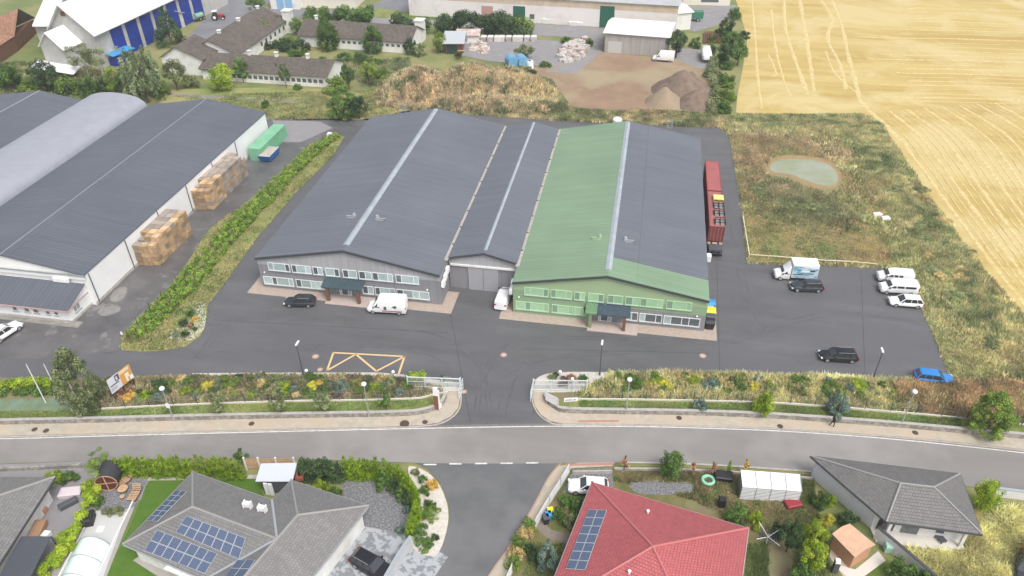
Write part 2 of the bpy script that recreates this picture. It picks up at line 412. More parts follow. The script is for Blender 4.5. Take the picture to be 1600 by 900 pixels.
M_water = mat('pond_water', (.33, .34, .27), .04, c2=(.24, .27, .14), scale=.12, spec=1.0)  # pale sky reflection is mixed into the water's base colour
M_render = mat('white_render', (.76, .75, .73), .85, c2=(.6, .585, .56), scale=.5, rv=0)
M_trunk = mat('bark', (.13, .10, .075), .95, c2=(.08, .06, .045), scale=6)
M_birchbark = mat('birch_bark', (.55, .53, .48), .9, c2=(.2, .18, .16), scale=5, lo=.5, hi=.65)
LF = dict(
 green=leafmat('leaf_green', (.022, .048, .010), (.055, .11, .020), (.13, .20, .045)),
 dark=leafmat('leaf_dark', (.012, .030, .010), (.032, .065, .020), (.08, .12, .045)),
 light=leafmat('leaf_light', (.045, .08, .012), (.10, .155, .024), (.20, .26, .05)),
 yellow=leafmat('leaf_yellow', (.18, .18, .01), (.42, .38, .03), (.66, .56, .10)),
 lime=leafmat('leaf_lime', (.07, .12, .005), (.17, .235, .012), (.30, .35, .035)),
 thuja=leafmat('leaf_thuja', (.055, .10, .002), (.12, .195, .006), (.20, .28, .015)),
 poplar=leafmat('leaf_poplar', (.045, .06, .022), (.10, .125, .05), (.20, .22, .11)),
 red=leafmat('leaf_red', (.10, .05, .03), (.24, .12, .07), (.36, .22, .12)),
 purple=leafmat('leaf_purple', (.04, .025, .025), (.09, .055, .05), (.17, .11, .09)),
 straw=leafmat('leaf_straw', (.22, .16, .06), (.42, .31, .13), (.60, .47, .24)),
 blue=leafmat('leaf_blue', (.045, .075, .06), (.10, .15, .12), (.20, .26, .21)),
 olive=leafmat('leaf_olive', (.06, .075, .03), (.14, .165, .07), (.26, .28, .14)),
 willow=leafmat('leaf_willow', (.045, .07, .03), (.12, .155, .07), (.24, .27, .15)),
 vine=leafmat('leaf_vine', (.06, .12, .015), (.13, .21, .025), (.24, .31, .05)),
 gold=leafmat('leaf_gold', (.25, .14, .02), (.45, .28, .05), (.6, .42, .12)),
)
# ================================================================== ground
def far(px, py, k): a = at(px, py); return (a.x*k, a.y*k)
sheet('ground', [(-420, -60), (420, -60), (420, 520), (-420, 520)], M_ground, z=-.06, world=True)
fe = [tuple(at(*p)) for p in [(1150, 0), (1168, 60), (1160, 110), (1152, 150), (1150, 176), (1200, 178), (1345, 178), (1378, 195), (1440, 290), (1510, 385), (1560, 450), (1640, 535), (1760, 700)]]
fpoly = [(fe[0][0]-3, 420)]+fe+[(400, fe[-1][1]-10), (400, 420)]
sheet('stubble_field', fpoly, M_field, z=-.02, world=True)
# straw swaths left by the combine: low ridges of loose straw
def swath(pts, wd, k=5):
    q = [tuple(at(*p)) for p in pts]; q = [(a.x, a.y) for a in dens(q, k)]
    n = len(q); ww = [wd*(.6+.8*rnd.random()) for _ in range(n)]
    vs = []; fs = []
    for i in range(n):
        a = Vector(q[max(i-1, 0)]); b = Vector(q[min(i+1, n-1)]); d = (b-a).normalized(); e = Vector((-d.y, d.x))
        c = Vector(q[i])
        for t, z in ((-.5, -.005), (-.2, .05), (.2, .045), (.5, -.005)):
            p = c+e*(ww[i]*t+rnd.uniform(-.06, .06)); vs.append((p.x, p.y, z*(.7+.6*rnd.random()) if z > 0 else z))
    for i in range(n-1):
        for j in range(3): fs.append((i*4+j, i*4+j+1, i*4+j+5, i*4+j+4))
    return vs, fs
sw = MB()
for pts, wd in [([(1225, 0), (1228, 50), (1245, 100), (1262, 148)], 1.1), ([(1250, 0), (1258, 50), (1266, 100), (1272, 143)], 1.1),
                ([(1283, 0), (1300, 30), (1293, 60), (1312, 100), (1322, 140)], 1.0), ([(1300, 0), (1315, 40), (1325, 85), (1340, 140), (1350, 165), (1420, 230)], 1.0),
                ([(1205, 15), (1212, 75), (1226, 130), (1236, 150)], .6), ([(1290, 80), (1305, 115), (1345, 150)], .6), ([(1200, 85), (1212, 112), (1206, 120)], .8),
                ([(1175, 0), (1180, 60), (1184, 120), (1190, 170)], .6)]:
    sw.add(*swath(pts, wd))
for k in range(24):
    dx = 12+k*11.5; pw = .75 if k % 3 == 0 else .28
    sw.add(*swath([(1352+dx*.8, 176-(dx*.06)), (1392+dx, 215), (1448+dx, 290), (1518+dx, 385), (1568+dx, 450), (1660+dx, 560)], pw, 14))
for k in range(24):
    y = 6+k*6.6+rnd.uniform(-2, 2); sw.add(*swath([(1335+rnd.uniform(0, 130), y), (1420, y+2), (1500, y+3), (1700, y+10)], rnd.uniform(.2, .7), 10))
tag(sw.build('straw_swaths', M_swath, smooth=60), 'pale swaths of loose straw across the harvested field', 'straw', kind='stuff')
# asphalt of the yard
yard = [(-140, 480), (60, 400), (380, 190), (440, 183), (560, 188), (700, 160), (1090, 195), (1122, 197), (1140, 215), (1155, 270), (1160, 330), (1163, 380), (1168, 412), (1290, 415), (1410, 420), (1440, 480), (1480, 575), (1488, 600),
        (1440, 600), (1300, 590), (960, 592), (836, 600), (833, 655), (833, 640), (905, 640), (905, 668), (650, 670), (650, 640), (720, 640), (720, 655), (719, 598), (200, 600), (100, 592), (-140, 598)]
sheet('yard_asphalt', yard, M_asph, zc=0)
sheet('side_yard_asphalt', [(-140, 470), (150, 400), (384, 188), (455, 184), (500, 214), (482, 228), (400, 307), (330, 352), (265, 450), (215, 490), (188, 530), (189, 546), (150, 553), (60, 560), (-140, 562)], M_asph2, z=.008)
sheet('gravel_yard_strip', [(425, 188), (500, 190), (520, 200), (470, 222), (442, 222)], M_gravel, z=.012)
for k, pts in enumerate([[(172, 469), (178, 455), (192, 448), (199, 452), (193, 466), (184, 471)], [(153, 489), (158, 482), (176, 478), (188, 480), (184, 488), (163, 494)]]):
    sheet('dry_patch', spline(pts, 4), mat('pale_dry_patch', (.25, .24, .22), .8, c2=(.19, .18, .17), scale=1.), z=.014)
# main road and side street
road_t = [(-140, 684), (0, 684), (150, 680), (300, 676), (450, 672.5), (600, 669), (720, 666.5), (860, 664.5), (1000, 665), (1100, 667.5), (1200, 671), (1300, 677), (1400, 685), (1500, 695), (1600, 706), (1740, 722)]
road_b = [(-140, 730), (0, 725), (180, 719), (400, 716), (640, 723), (760, 724.5), (870, 724), (960, 723), (1050, 724.5), (1140, 729), (1270, 738), (1400, 750), (1550, 764), (1740, 786)]
sheet('main_road', dens(road_t, 3)+dens(road_b, 3)[::-1], M_road, z=.02)
side = [(645, 722), (668, 733), (690, 758), (701, 790), (702, 815), (693, 850), (672, 890), (640, 950), (745, 965), (765, 900), (800, 850), (835, 790), (858, 745), (872, 722)]
sheet('side_street', side, M_side, z=.012)
def line(name, px, wd, m, z, k=4, **kw):
    q = [tuple(at(*p)) for p in px]; q = dens(q, k) if len(q) > 2 else [Vector(a) for a in q]
    o = ribbon([(a.x, a.y) for a in q], wd, z, z).build(name, m); tag(o, kind='structure')
    for p in o.data.polygons:
        if p.normal.z < 0: o.data.flip_normals(); break
    return o
line('gutter_strip', [(x, y-1.2) for x, y in road_t], .30, mat('dark_gutter', (.13, .12, .11), .8, c2=(.2, .19, .17), scale=2), .026)
line('road_edge_line', [(x, y+1.8) for x, y in road_t], .14, M_white, .028)
for a, b in [((662, 726), (682, 726)), ((702, 725), (721, 725)), ((742, 724.6), (761, 724.4)), ((782, 724.2), (801, 724)), ((822, 723.6), (841, 723.4))]:
    line('road_dash_line', [a, b], .2, M_white, .03)
line('road_edge_line', [(975, 722.6), (1050, 724), (1140, 728), (1270, 737)], .25, M_kerb, .028)
line('road_edge_line', [(1550, 762), (1740, 784)], .25, M_kerb, .028)
# pavements as raised slabs with kerbs
side_l = [(-140, 685), (0, 681), (300, 673.5), (600, 666.5), (660, 664), (685, 660), (705, 650), (716, 637), (719, 620), (719, 607), (699, 607), (698, 618), (690, 631), (676, 640), (655, 646), (600, 649), (300, 655), (0, 661), (-140, 665)]
sheet('pavement', side_l, M_pave, zc=.10, h=.25)
side_r = [(833, 605), (833, 622), (836, 635), (845, 648), (858, 657), (880, 662), (1000, 662.5), (1100, 665), (1200, 668), (1300, 674), (1400, 681.5), (1500, 691), (1600, 702), (1740, 718),
          (1740, 700), (1600, 684), (1500, 674), (1400, 665), (1300, 657), (1200, 650), (1000, 644), (900, 642), (872, 638), (855, 628), (850, 617), (850, 605)]
sheet('pavement', side_r, M_pave, zc=.10, h=.25)
sheet('paving_strip', [(903, 657), (967, 656), (967, 659), (904, 659.5)], M_redpave, zc=.108)
for pts in ([(-140, 686), (0, 682.5), (300, 675), (600, 668), (660, 665.5), (687, 661.5), (707, 651), (718, 637), (720.5, 620), (720.5, 606)],
            [(832, 604), (831.5, 622), (835, 636), (844, 649.5), (858, 658.5), (880, 663.3), (1000, 664), (1200, 669.5), (1400, 683), (1600, 703.5), (1740, 719.5)]):
    q = [tuple(at(*p, .13)) for p in pts]; o = ribbon([(a.x, a.y) for a in dens(q, 4)], .16, -.05, .13).build('kerb', M_kerb); tag(o, kind='structure')
sheet('pavement', [(858, 745), (872, 728), (905, 723), (960, 722.5), (957, 728), (893, 731), (888, 738), (838, 820), (800, 880), (775, 930), (742, 965), (765, 898), (800, 848), (835, 788)], M_pave, zc=.08, h=.2)
sheet('paving_strip', [(882, 724.5), (962, 722.8), (958, 726.5), (886, 728)], M_redpave, zc=.088)
q = [tuple(at(*p, .11)) for p in [(876, 724), (858, 745), (835, 788), (800, 848), (765, 898), (742, 945)]]
tag(ribbon([(a.x, a.y) for a in dens(q, 4)], .18, -.05, .11).build('kerb', mat('pink_kerb', (.42, .28, .22), .8, c2=(.35, .25, .2), scale=2)), kind='structure')
# planted beds between yard and pavement
bed_l = [(-140, 590), (0, 590), (100, 590), (200, 592), (235, 586), (330, 584), (470, 584), (560, 584), (620, 588), (650, 592), (719, 600), (719, 612), (700, 612), (697, 622), (688, 634), (672, 640), (600, 648), (300, 654), (0, 660), (-140, 664)]
sheet('bed_soil', bed_l, M_bedsoil, zc=.12, h=.3)
lawn_l = [(-140, 640), (0, 634), (100, 640), (160, 638), (300, 632), (500, 625), (640, 622), (686, 617), (697, 616), (694, 628), (680, 637), (655, 642), (600, 645), (300, 651), (0, 657), (-140, 661)]
sheet('lawn_strip', lawn_l, M_lawn, zc=.30, h=.3)
bed_r = [(835, 600), (838, 592), (850, 585), (870, 581), (950, 581), (1100, 584), (1280, 588), (1430, 596), (1600, 590), (1740, 600), (1740, 690), (1600, 675), (1400, 660), (1200, 645), (1000, 641), (900, 640), (874, 635), (860, 626), (852, 615), (851, 605)]
sheet('bed_soil', bed_r, M_bedsoil, zc=.12, h=.3)
lawn_r = [(905, 624), (1000, 624), (1180, 628), (1330, 637), (1500, 653), (1600, 663), (1740, 680), (1740, 694), (1600, 678), (1400, 661), (1200, 646), (1000, 640), (900, 638), (876, 634), (865, 626)]
sheet('lawn_strip', lawn_r, M_lawn, zc=.30, h=.3)
# gravel mulch edging
sheet('gravel_mulch', [(300, 583), (470, 582), (590, 582), (640, 586), (640, 590), (620, 594), (560, 588), (470, 588), (380, 587), (300, 587)], M_chip, zc=.13)
sheet('gravel_mulch', [(600, 588), (640, 588), (719, 598), (719, 612), (640, 610), (625, 602)], M_chip, zc=.134)
sheet('gravel_mulch', spline([(836, 600), (840, 590), (860, 583), (900, 581), (960, 582), (990, 586), (945, 590), (930, 604), (900, 612), (836, 612)], 3), M_chip, zc=.13)
sheet('gravel_mulch', [(960, 582), (1180, 584), (1290, 588), (1180, 588), (1060, 586)], M_chip, zc=.132)
# island strip with vines between the yards
strip = [(538, 213), (520, 210), (483, 226), (400, 305), (330, 355), (265, 450), (215, 497), (188, 535), (190, 546), (215, 549), (250, 548), (290, 541), (314, 524), (322, 500), (325, 475), (345, 450), (400, 373), (463, 300), (520, 243)]
sheet('grass_strip', strip, mat('strip_grass', (.19, .21, .06), .95, c2=(.30, .27, .12), scale=.4, bump=.5, bscale=5), zc=.08, h=.2)
sheet('gravel_mulch', spline([(263, 523), (275, 514), (290, 505), (297, 490), (305, 475), (320, 472), (322, 490), (318, 515), (300, 531), (275, 534)], 4), M_chip, zc=.088)
# grassland, tracks and lots behind
sheet('grass_field', [(250, 140), (400, 137), (520, 140), (600, 150), (640, 165), (640, 185), (560, 188), (430, 187), (400, 160), (250, 165)], mat('pasture', (.25, .25, .09), .95, c2=(.34, .29, .13), scale=.15, bump=.4, bscale=3, c3=(.18, .22, .06), s3=.06), z=.0)
sheet('dirt_track', dens([(270, 146), (400, 153), (480, 158), (590, 160), (680, 155)], 3)+dens([(680, 158), (590, 164), (480, 162), (400, 157), (270, 151)], 3), M_gravel, z=.012)
sheet('dirt_lot', spline([(790, 100), (860, 105), (930, 78), (1000, 88), (1090, 98), (1118, 130), (1110, 165), (1060, 182), (960, 178), (900, 170), (870, 140), (820, 125)], 5), M_dirt, z=.004)
sheet('gravel_road', [(560, 20), (625, 15), (800, 34), (945, 44), (940, 80), (900, 115), (850, 112), (915, 90), (925, 60), (820, 55), (690, 38), (560, 42)], M_gravel, z=.012)
sheet('gravel_lot', [(690, 80), (740, 62), (850, 62), (915, 70), (905, 95), (860, 105), (760, 95)], M_gravel, z=.018)
sheet('gravel_lot', [(1055, 75), (1100, 78), (1120, 95), (1118, 112), (1085, 105), (1050, 90)], M_gravel, z=.016)
sheet('gravel_road', [(1060, 10), (1150, 8), (1155, 25), (1120, 40), (1085, 50), (1062, 40)], M_gravel, z=.014)
sheet('farm_road', [(290, 60), (330, 20), (345, 0), (400, -15), (440, -12), (420, 5), (395, 20), (360, 40), (330, 62), (300, 75)], mat('farm_asphalt', (.21, .21, .22), .6, c2=(.16, .16, .17), scale=.2), z=.012)
sheet('farm_road', [(400, 12), (560, 16), (600, 0), (640, -15), (690, -10), (640, 15), (570, 30), (420, 28)], MATS['farm_asphalt'], z=.018)
sheet('grass_field', [(590, 12), (630, 18), (900, 30), (940, 34), (900, 40), (740, 34), (575, 27)], M_lawn, z=.022)
# meadow with pond
meadow = [tuple(at(*p)) for p in [(1122, 197), (1150, 180), (1345, 178), (1378, 195), (1440, 290), (1510, 385), (1560, 450), (1640, 540), (1760, 700), (1600, 640), (1580, 606), (1488, 600), (1440, 480), (1410, 420), (1168, 412), (1160, 330), (1140, 215)]]
sheet('meadow', meadow, M_meadow, z=-.012, world=True)
pond_px = spline([(1203, 260), (1214, 251), (1243, 248), (1276, 251), (1299, 260), (1309, 275), (1307, 287), (1292, 291), (1265, 284), (1236, 273), (1208, 268)], 5)
sheet('pond_bank', spline([(1196, 264), (1208, 246), (1240, 242), (1280, 246), (1304, 257), (1315, 276), (1308, 292), (1286, 295), (1258, 288), (1230, 274), (1205, 271)], 5), mat('mud', (.33, .22, .11), .9, c2=(.25, .18, .08), scale=.5), z=-.004)
pond = sheet('pond', pond_px, M_water, z=.004)
# heaps (soil and gravel)
def mound_mesh(name, ms, m, label, cat, step=.7, seed=0, kind=None):
    i0 = len(MOUNDS); MOUNDS.extend(ms)
    x0 = min(c[0]-max(c[2], c[3]) for c in ms); x1 = max(c[0]+max(c[2], c[3]) for c in ms)
    y0 = min(c[1]-max(c[2], c[3]) for c in ms); y1 = max(c[1]+max(c[2], c[3]) for c in ms)
    nx, ny = int((x1-x0)/step)+2, int((y1-y0)/step)+2
    gx, gy = np.meshgrid(x0+np.arange(nx)*step, y0+np.arange(ny)*step); X, Y = gx.ravel(), gy.ravel()
    sv = MOUNDS[:]; MOUNDS[:] = ms; Z = hgt(X, Y); MOUNDS[:] = sv
    Z = np.where(Z > .02, Z*(.86+.3*snoise(X, Y, .5, seed))+.12*snoise(X, Y, 1.4, seed+3), -.1)
    mb = MB(); mb.v = list(zip(X.tolist(), Y.tolist(), Z.tolist()))
    for j in range(ny-1):
        for i in range(nx-1):
            a = j*nx+i
            if max(Z[a], Z[a+1], Z[a+nx], Z[a+nx+1]) > 0: mb.f.append((a, a+1, a+nx+1, a+nx))
    o = mb.build(name, m, smooth=80); tag(o, label, cat, kind=kind); return o
def mnd(px, py, wpx, dpy, h, rot=0, pw=1.6):
    c = at(px, py); a = at(px-wpx/2, py); b = at(px+wpx/2, py); t = at(px, py-dpy/2); u = at(px, py+dpy/2)
    return (c.x, c.y, (b-a).length/2, (t-u).length/2, rot, h, pw)
mound_mesh('overgrown_mound', [mnd(655, 145, 140, 34, 5.6), mnd(740, 142, 150, 38, 6.4), mnd(815, 145, 110, 30, 4.0), mnd(690, 150, 200, 26, 2.6), mnd(775, 165, 270, 28, 1.6)], M_meadow, None, None, kind='structure', seed=3)
mound_mesh('soil_heap', [mnd(1066, 142, 98, 36, 5.4, pw=1.05)], mat('dark_soil', (.215, .16, .12), .95, c2=(.14, .10, .075), scale=.8, bump=.8, bscale=2), 'largest brown soil heap, standing behind the other heaps on the dirt lot', 'soil heap', step=.5, seed=5)
mound_mesh('gravel_heap', [mnd(1038, 160, 62, 26, 3.7, pw=1.05)], mat('tan_gravel', (.31, .235, .16), .95, c2=(.26, .2, .135), scale=.8, bump=.8, bscale=2), 'tan gravel heap at the left of the heaps on the dirt lot', 'gravel heap', step=.5, seed=7)
mound_mesh('soil_heap', [mnd(1084, 163, 58, 24, 3.2, pw=1.05)], MATS['dark_soil'], 'small brown soil heap in front of the largest heap', 'soil heap', step=.5, seed=8)
mound_mesh('earth_bank', [mnd(1030, 178, 160, 10, 1.0), mnd(925, 178, 110, 8, .8)], M_dirt, None, None, kind='structure', seed=9)
# seams, patches and tyre marks in the asphalt
M_seam = mat('asphalt_seam', (.05, .05, .053), .5); M_track = mat('tyre_mark', (.085, .084, .089), .45, c2=(.12, .119, .124), scale=.5); zt = .0030
for a, b in (((165, 470), (238, 477)), ((1345, 420), (1352, 595)), ((820, 545), (1110, 552)), ((1120, 410), (1125, 590)), ((335, 500), (700, 520)), ((700, 470), (735, 660)), ((1168, 412), (1120, 405)), ((0, 545), (180, 552))):
    line('asphalt_seam', [a, b], .07, M_seam, .0065)
for tr_ in ([(745, 668), (748, 620), (765, 570), (810, 535), (900, 528), (1150, 535)], [(765, 668), (762, 620), (745, 570), (700, 530), (600, 510), (380, 500), (310, 560)], [(785, 668), (790, 620), (830, 565), (1000, 548), (1180, 520), (1160, 440), (1140, 300)], [(735, 600), (640, 545), (420, 545), (200, 570)], [(1180, 520), (1300, 490), (1420, 500)]):
    for dx in (-6, 6):
        zt += .0004; line('tyre_mark', [(x+dx*(1 if abs(tr_[0][0]-tr_[-1][0]) < 400 else .6), y+(0 if y > 600 else dx*.35)) for x, y in tr_], .30, M_track, zt, k=8)
# yard markings and manholes
def seg(a, b, wd=.22): return line('yellow_marking', [a, b], wd, M_yel, .008)
Q = [(521, 551), (632, 557), (623, 584), (511, 579)]
mk = MB()
for a, b in [(Q[0], Q[1]), (Q[1], Q[2]), (Q[0], Q[3]), (Q[3], (556, 553.5)), ((556, 553.5), (588, 580)), ((588, 580), (632, 557))]:
    A, B = at(*a), at(*b); mk.add(*(lambda m_: (m_.v, m_.f))(ribbon([(A.x, A.y), (B.x, B.y)], .28, .006, .010)))
tag(mk.build('yellow_marking', M_yel), kind='structure')
for (x, y, r), lb in zip([(493, 557, .5), (787, 554.5, .48), (1098, 556, .5), (500, 577.5, .4), (725, 612, .4)], ['in front of the yellow marking', 'in the middle of the yard entrance', 'right of the yard lamp before the green building', 'beside the bed under the left yard lamp', 'by the left gate']):
    a = at(x, y); mb = MB(); mb.tube((a.x, a.y, 0), (a.x, a.y, .03), r, r*.96, 20)
    t = empty('manhole_cover', (a.x, a.y, 0), 0, 'round pinkish concrete manhole cover '+lb, 'manhole cover', 'round covers in the yard')
    mb.build('collar', mat('pink_concrete', (.34, .25, .21), .85, c2=(.33, .23, .19), scale=3), t)
    m2 = MB(); m2.tube((a.x, a.y, .03), (a.x, a.y, .04), r*.6, r*.58, 16); m2.build('lid', mat('worn_lid', (.5, .36, .28), .8), t)
for (x, y), lb in zip([(54, 671), (72, 673), (393, 662), (632, 662), (664, 659.5), (1061, 653), (1219, 666), (1430, 676)], ['at the far left end', 'just right of the far left one', 'left of the second street lamp', 'largest, near the entrance curve', 'by the entrance curve', 'right of the red paving strip', 'left of the walking person', 'right of the rightmost street lamp']):
    a = at(x, y, .1); mb = MB(); mb.tube((a.x, a.y, .09), (a.x, a.y, .115), .36 if x != 632 else .6, None, 14)
    tag(mb.build('drain_cover', mat('rusty_iron', (.08, .05, .04), .7)), 'dark iron cover set in the beige pavement, '+lb, 'drain cover', 'drain covers in the pavement')
# house plots (bottom of the picture)
sheet('garden_lawn', [(228, 758), (400, 752), (420, 752), (396, 778), (300, 800), (200, 905), (150, 960), (380, 960), (380, 900), (180, 905)], M_lawn2, z=.006)
sheet('garden_lawn', [(165, 900), (200, 830), (232, 752), (400, 748), (420, 790), (300, 960), (120, 980)], M_lawn2, z=.01)
sheet('gravel_plot', [(-140, 728), (0, 727), (150, 722), (235, 750), (225, 780), (140, 800), (80, 900), (-140, 900)], M_gravel, z=.004)
sheet('gravel_plot', [(150, 770), (165, 750), (230, 750), (212, 792), (195, 802), (150, 798)], M_dgrav, z=.012)
sheet('terrace', [(140, 800), (210, 793), (165, 905), (140, 960), (30, 960), (75, 905)], mat('concrete_terrace', (.36, .34, .31), .85, c2=(.3, .285, .26), scale=.8), z=.016)
sheet('terrace', [(150, 798), (198, 800), (160, 905), (130, 960), (60, 960), (90, 905)], mat('pale_terrace', (.5, .5, .49), .8), z=.022)
sheet('lawn_edging', [(232, 746), (400, 742), (520, 748), (400, 748), (230, 751)], M_kerb, z=.018)
sheet('dark_gravel_yard', [(538, 744), (590, 742), (625, 760), (640, 800), (636, 838), (620, 868), (560, 830), (530, 780)], M_dgrav, z=.008)
sheet('driveway', [(545, 818), (620, 832), (640, 835), (700, 870), (660, 930), (500, 960), (440, 960), (530, 815)], M_cobble, z=.016)
sheet('gravel_bed', spline([(640, 728), (668, 738), (688, 760), (700, 795), (698, 828), (686, 862), (672, 868), (645, 855), (650, 800), (655, 770), (640, 745)], 3), mat('white_pebbles', (.62, .58, .52), .9, c2=(.5, .46, .4), scale=3, bump=.6, bscale=6), zc=.10, h=.2)
sheet('driveway', [(645, 857), (672, 868), (684, 868), (665, 905), (640, 950), (600, 950)], M_cobble, z=.02)
sheet('garden_ground', [(890, 732), (960, 728), (1140, 732), (1270, 742), (1280, 800), (1330, 960), (780, 960), (800, 880), (838, 822)], mat('garden_grass', (.14, .14, .045), .95, c2=(.22, .17, .08), scale=.4, bump=.5, bscale=5, c3=(.09, .11, .03), s3=.12), z=.004)
sheet('garden_path', spline([(838, 822), (848, 812), (862, 828), (900, 836), (930, 845), (925, 855), (890, 850), (855, 840)], 3), mat('gravel_path', (.24, .2, .17), .9, c2=(.19, .16, .14), scale=2), z=.012)
sheet('gravel_patch', spline([(985, 755), (1020, 750), (1070, 753), (1085, 765), (1060, 773), (1005, 772), (988, 765)], 4), M_dgrav, z=.012)
sheet('dirt_patch', spline([(1085, 775), (1130, 762), (1165, 780), (1150, 800), (1100, 800), (1070, 790)], 4), M_bedsoil, z=.01)
sheet('soil_bed', [(1195, 850), (1230, 840), (1240, 870), (1230, 930), (1190, 930)], M_bedsoil, z=.012)
sheet('dry_lawn', [(1400, 850), (1480, 800), (1560, 790), (1760, 800), (1760, 960), (1440, 960)], mat('dry_lawn_grass', (.33, .27, .09), .95, c2=(.22, .2, .06), scale=.35, bump=.5, bscale=5), z=.006)
sheet('garden_lawn', [(1340, 890), (1375, 870), (1420, 875), (1450, 960), (1320, 960)], M_lawn, z=.012)
sheet('gravel_verge', [(-140, 731), (0, 726), (150, 720), (150, 737), (0, 745), (-140, 748)], M_gravel, z=.026)
sheet('terrace', [(1296, 870), (1300, 850), (1340, 905), (1378, 868), (1372, 860), (1320, 905)], M_pave, z=.018)
sheet('driveway', [(895, 733), (955, 731), (960, 765), (880, 770)], M_dgrav, z=.01)
# ================================================================== the three-part production hall
K = 68/62
M_roofd = roofmat('slate_metal_roof', (.125, .136, .160), (.08, .087, .104), .7, 90, rough=.6, brick=False, jit=.05, bstr=.6)
M_roofh = roofmat('hall_metal_roof', (.103, .113, .136), (.066, .072, .087), .7, 90, rough=.6, brick=False, jit=.05, bstr=.6)
M_roofg = roofmat('green_metal_roof', (.185, .275, .175), (.14, .22, .135), .7, 90, rough=.55, brick=False, jit=.03, bstr=.5)
M_skyl = mat('skylight_band', (.36, .40, .43), .5, c2=(.28, .315, .34), scale=.6)
M_wallg = roofmat('grey_cladding', (.235, .235, .25), (.20, .20, .215), 1.1, 30, rough=.55, brick=False, jit=.03, bstr=.2)
M_wallh = mat('pale_grey_fascia', (.38, .385, .40), .6)
M_wallgr = mat('green_cladding', (.245, .355, .21), .6, c2=(.225, .335, .20), scale=.4)
M_wallgr2 = mat('pale_green_cladding', (.32, .42, .25), .6, c2=(.30, .40, .24), scale=.4)
M_frame = mat('white_window_frame', (.72, .75, .74), .5)
M_frameg = mat('green_window_frame', (.46, .66, .42), .5)
M_blind = mat('pane_with_blinds', (.44, .53, .52), .25, c2=(.34, .43, .43), scale=1.1, spec=.7, rv=.25)
M_blindg = mat('green_pane', (.34, .53, .33), .3, c2=(.30, .47, .30), scale=1.1, spec=.6, rv=.15)
M_dpane = mat('dark_pane', (.10, .115, .125), .12, spec=.8)
M_dpaneg = mat('dark_green_pane', (.20, .31, .21), .2, spec=.8)
M_trim = mat('anthracite_trim', (.06, .065, .07), .5)
M_gutter = mat('stained_gutter', (.42, .39, .35), .7, c2=(.3, .27, .23), scale=1.2)

def window(par, ox, u0, u1, z0, z1, y, splits, fm, pm, dark=(), dm=None, name='window', depth=.08, axis='x'):
    """a window facing -Y (axis x) or +X (axis y) at plane y; splits are relative mullion positions"""
    f = MB(); fw = .09
    def bx(m, a, b, c, d, e0, e1):
        if axis == 'x': m.box(ox+a, ox+b, y-e1, y-e0, c, d)
        else: m.box(y+e0, y+e1, ox+a, ox+b, c, d)
    bx(f, u0, u1, z0, z0+fw, .0, depth); bx(f, u0, u1, z1-fw, z1, .0, depth)
    bx(f, u0, u0+fw, z0+fw, z1-fw, .0, depth); bx(f, u1-fw, u1, z0+fw, z1-fw, .0, depth)
    xs = [u0]+[u0+(u1-u0)*s for s in splits]+[u1]
    for x in xs[1:-1]: bx(f, x-fw/2, x+fw/2, z0+fw, z1-fw, .0, depth-.01)
    fr = f.build(name, fm, par)
    for k in range(len(xs)-1):
        p = MB(); bx(p, xs[k]+fw*.5, xs[k+1]-fw*.5, z0+fw*.9, z1-fw*.9, .005, .035)
        p.build('pane', (dm or M_dpane) if k in dark else pm, fr)
    if name == 'window':
        sl_ = MB(); bx(sl_, u0-.06, u1+.06, z0-.07, z0-.01, 0, depth+.1); sl_.build('sill', M_galv, fr)
    return fr

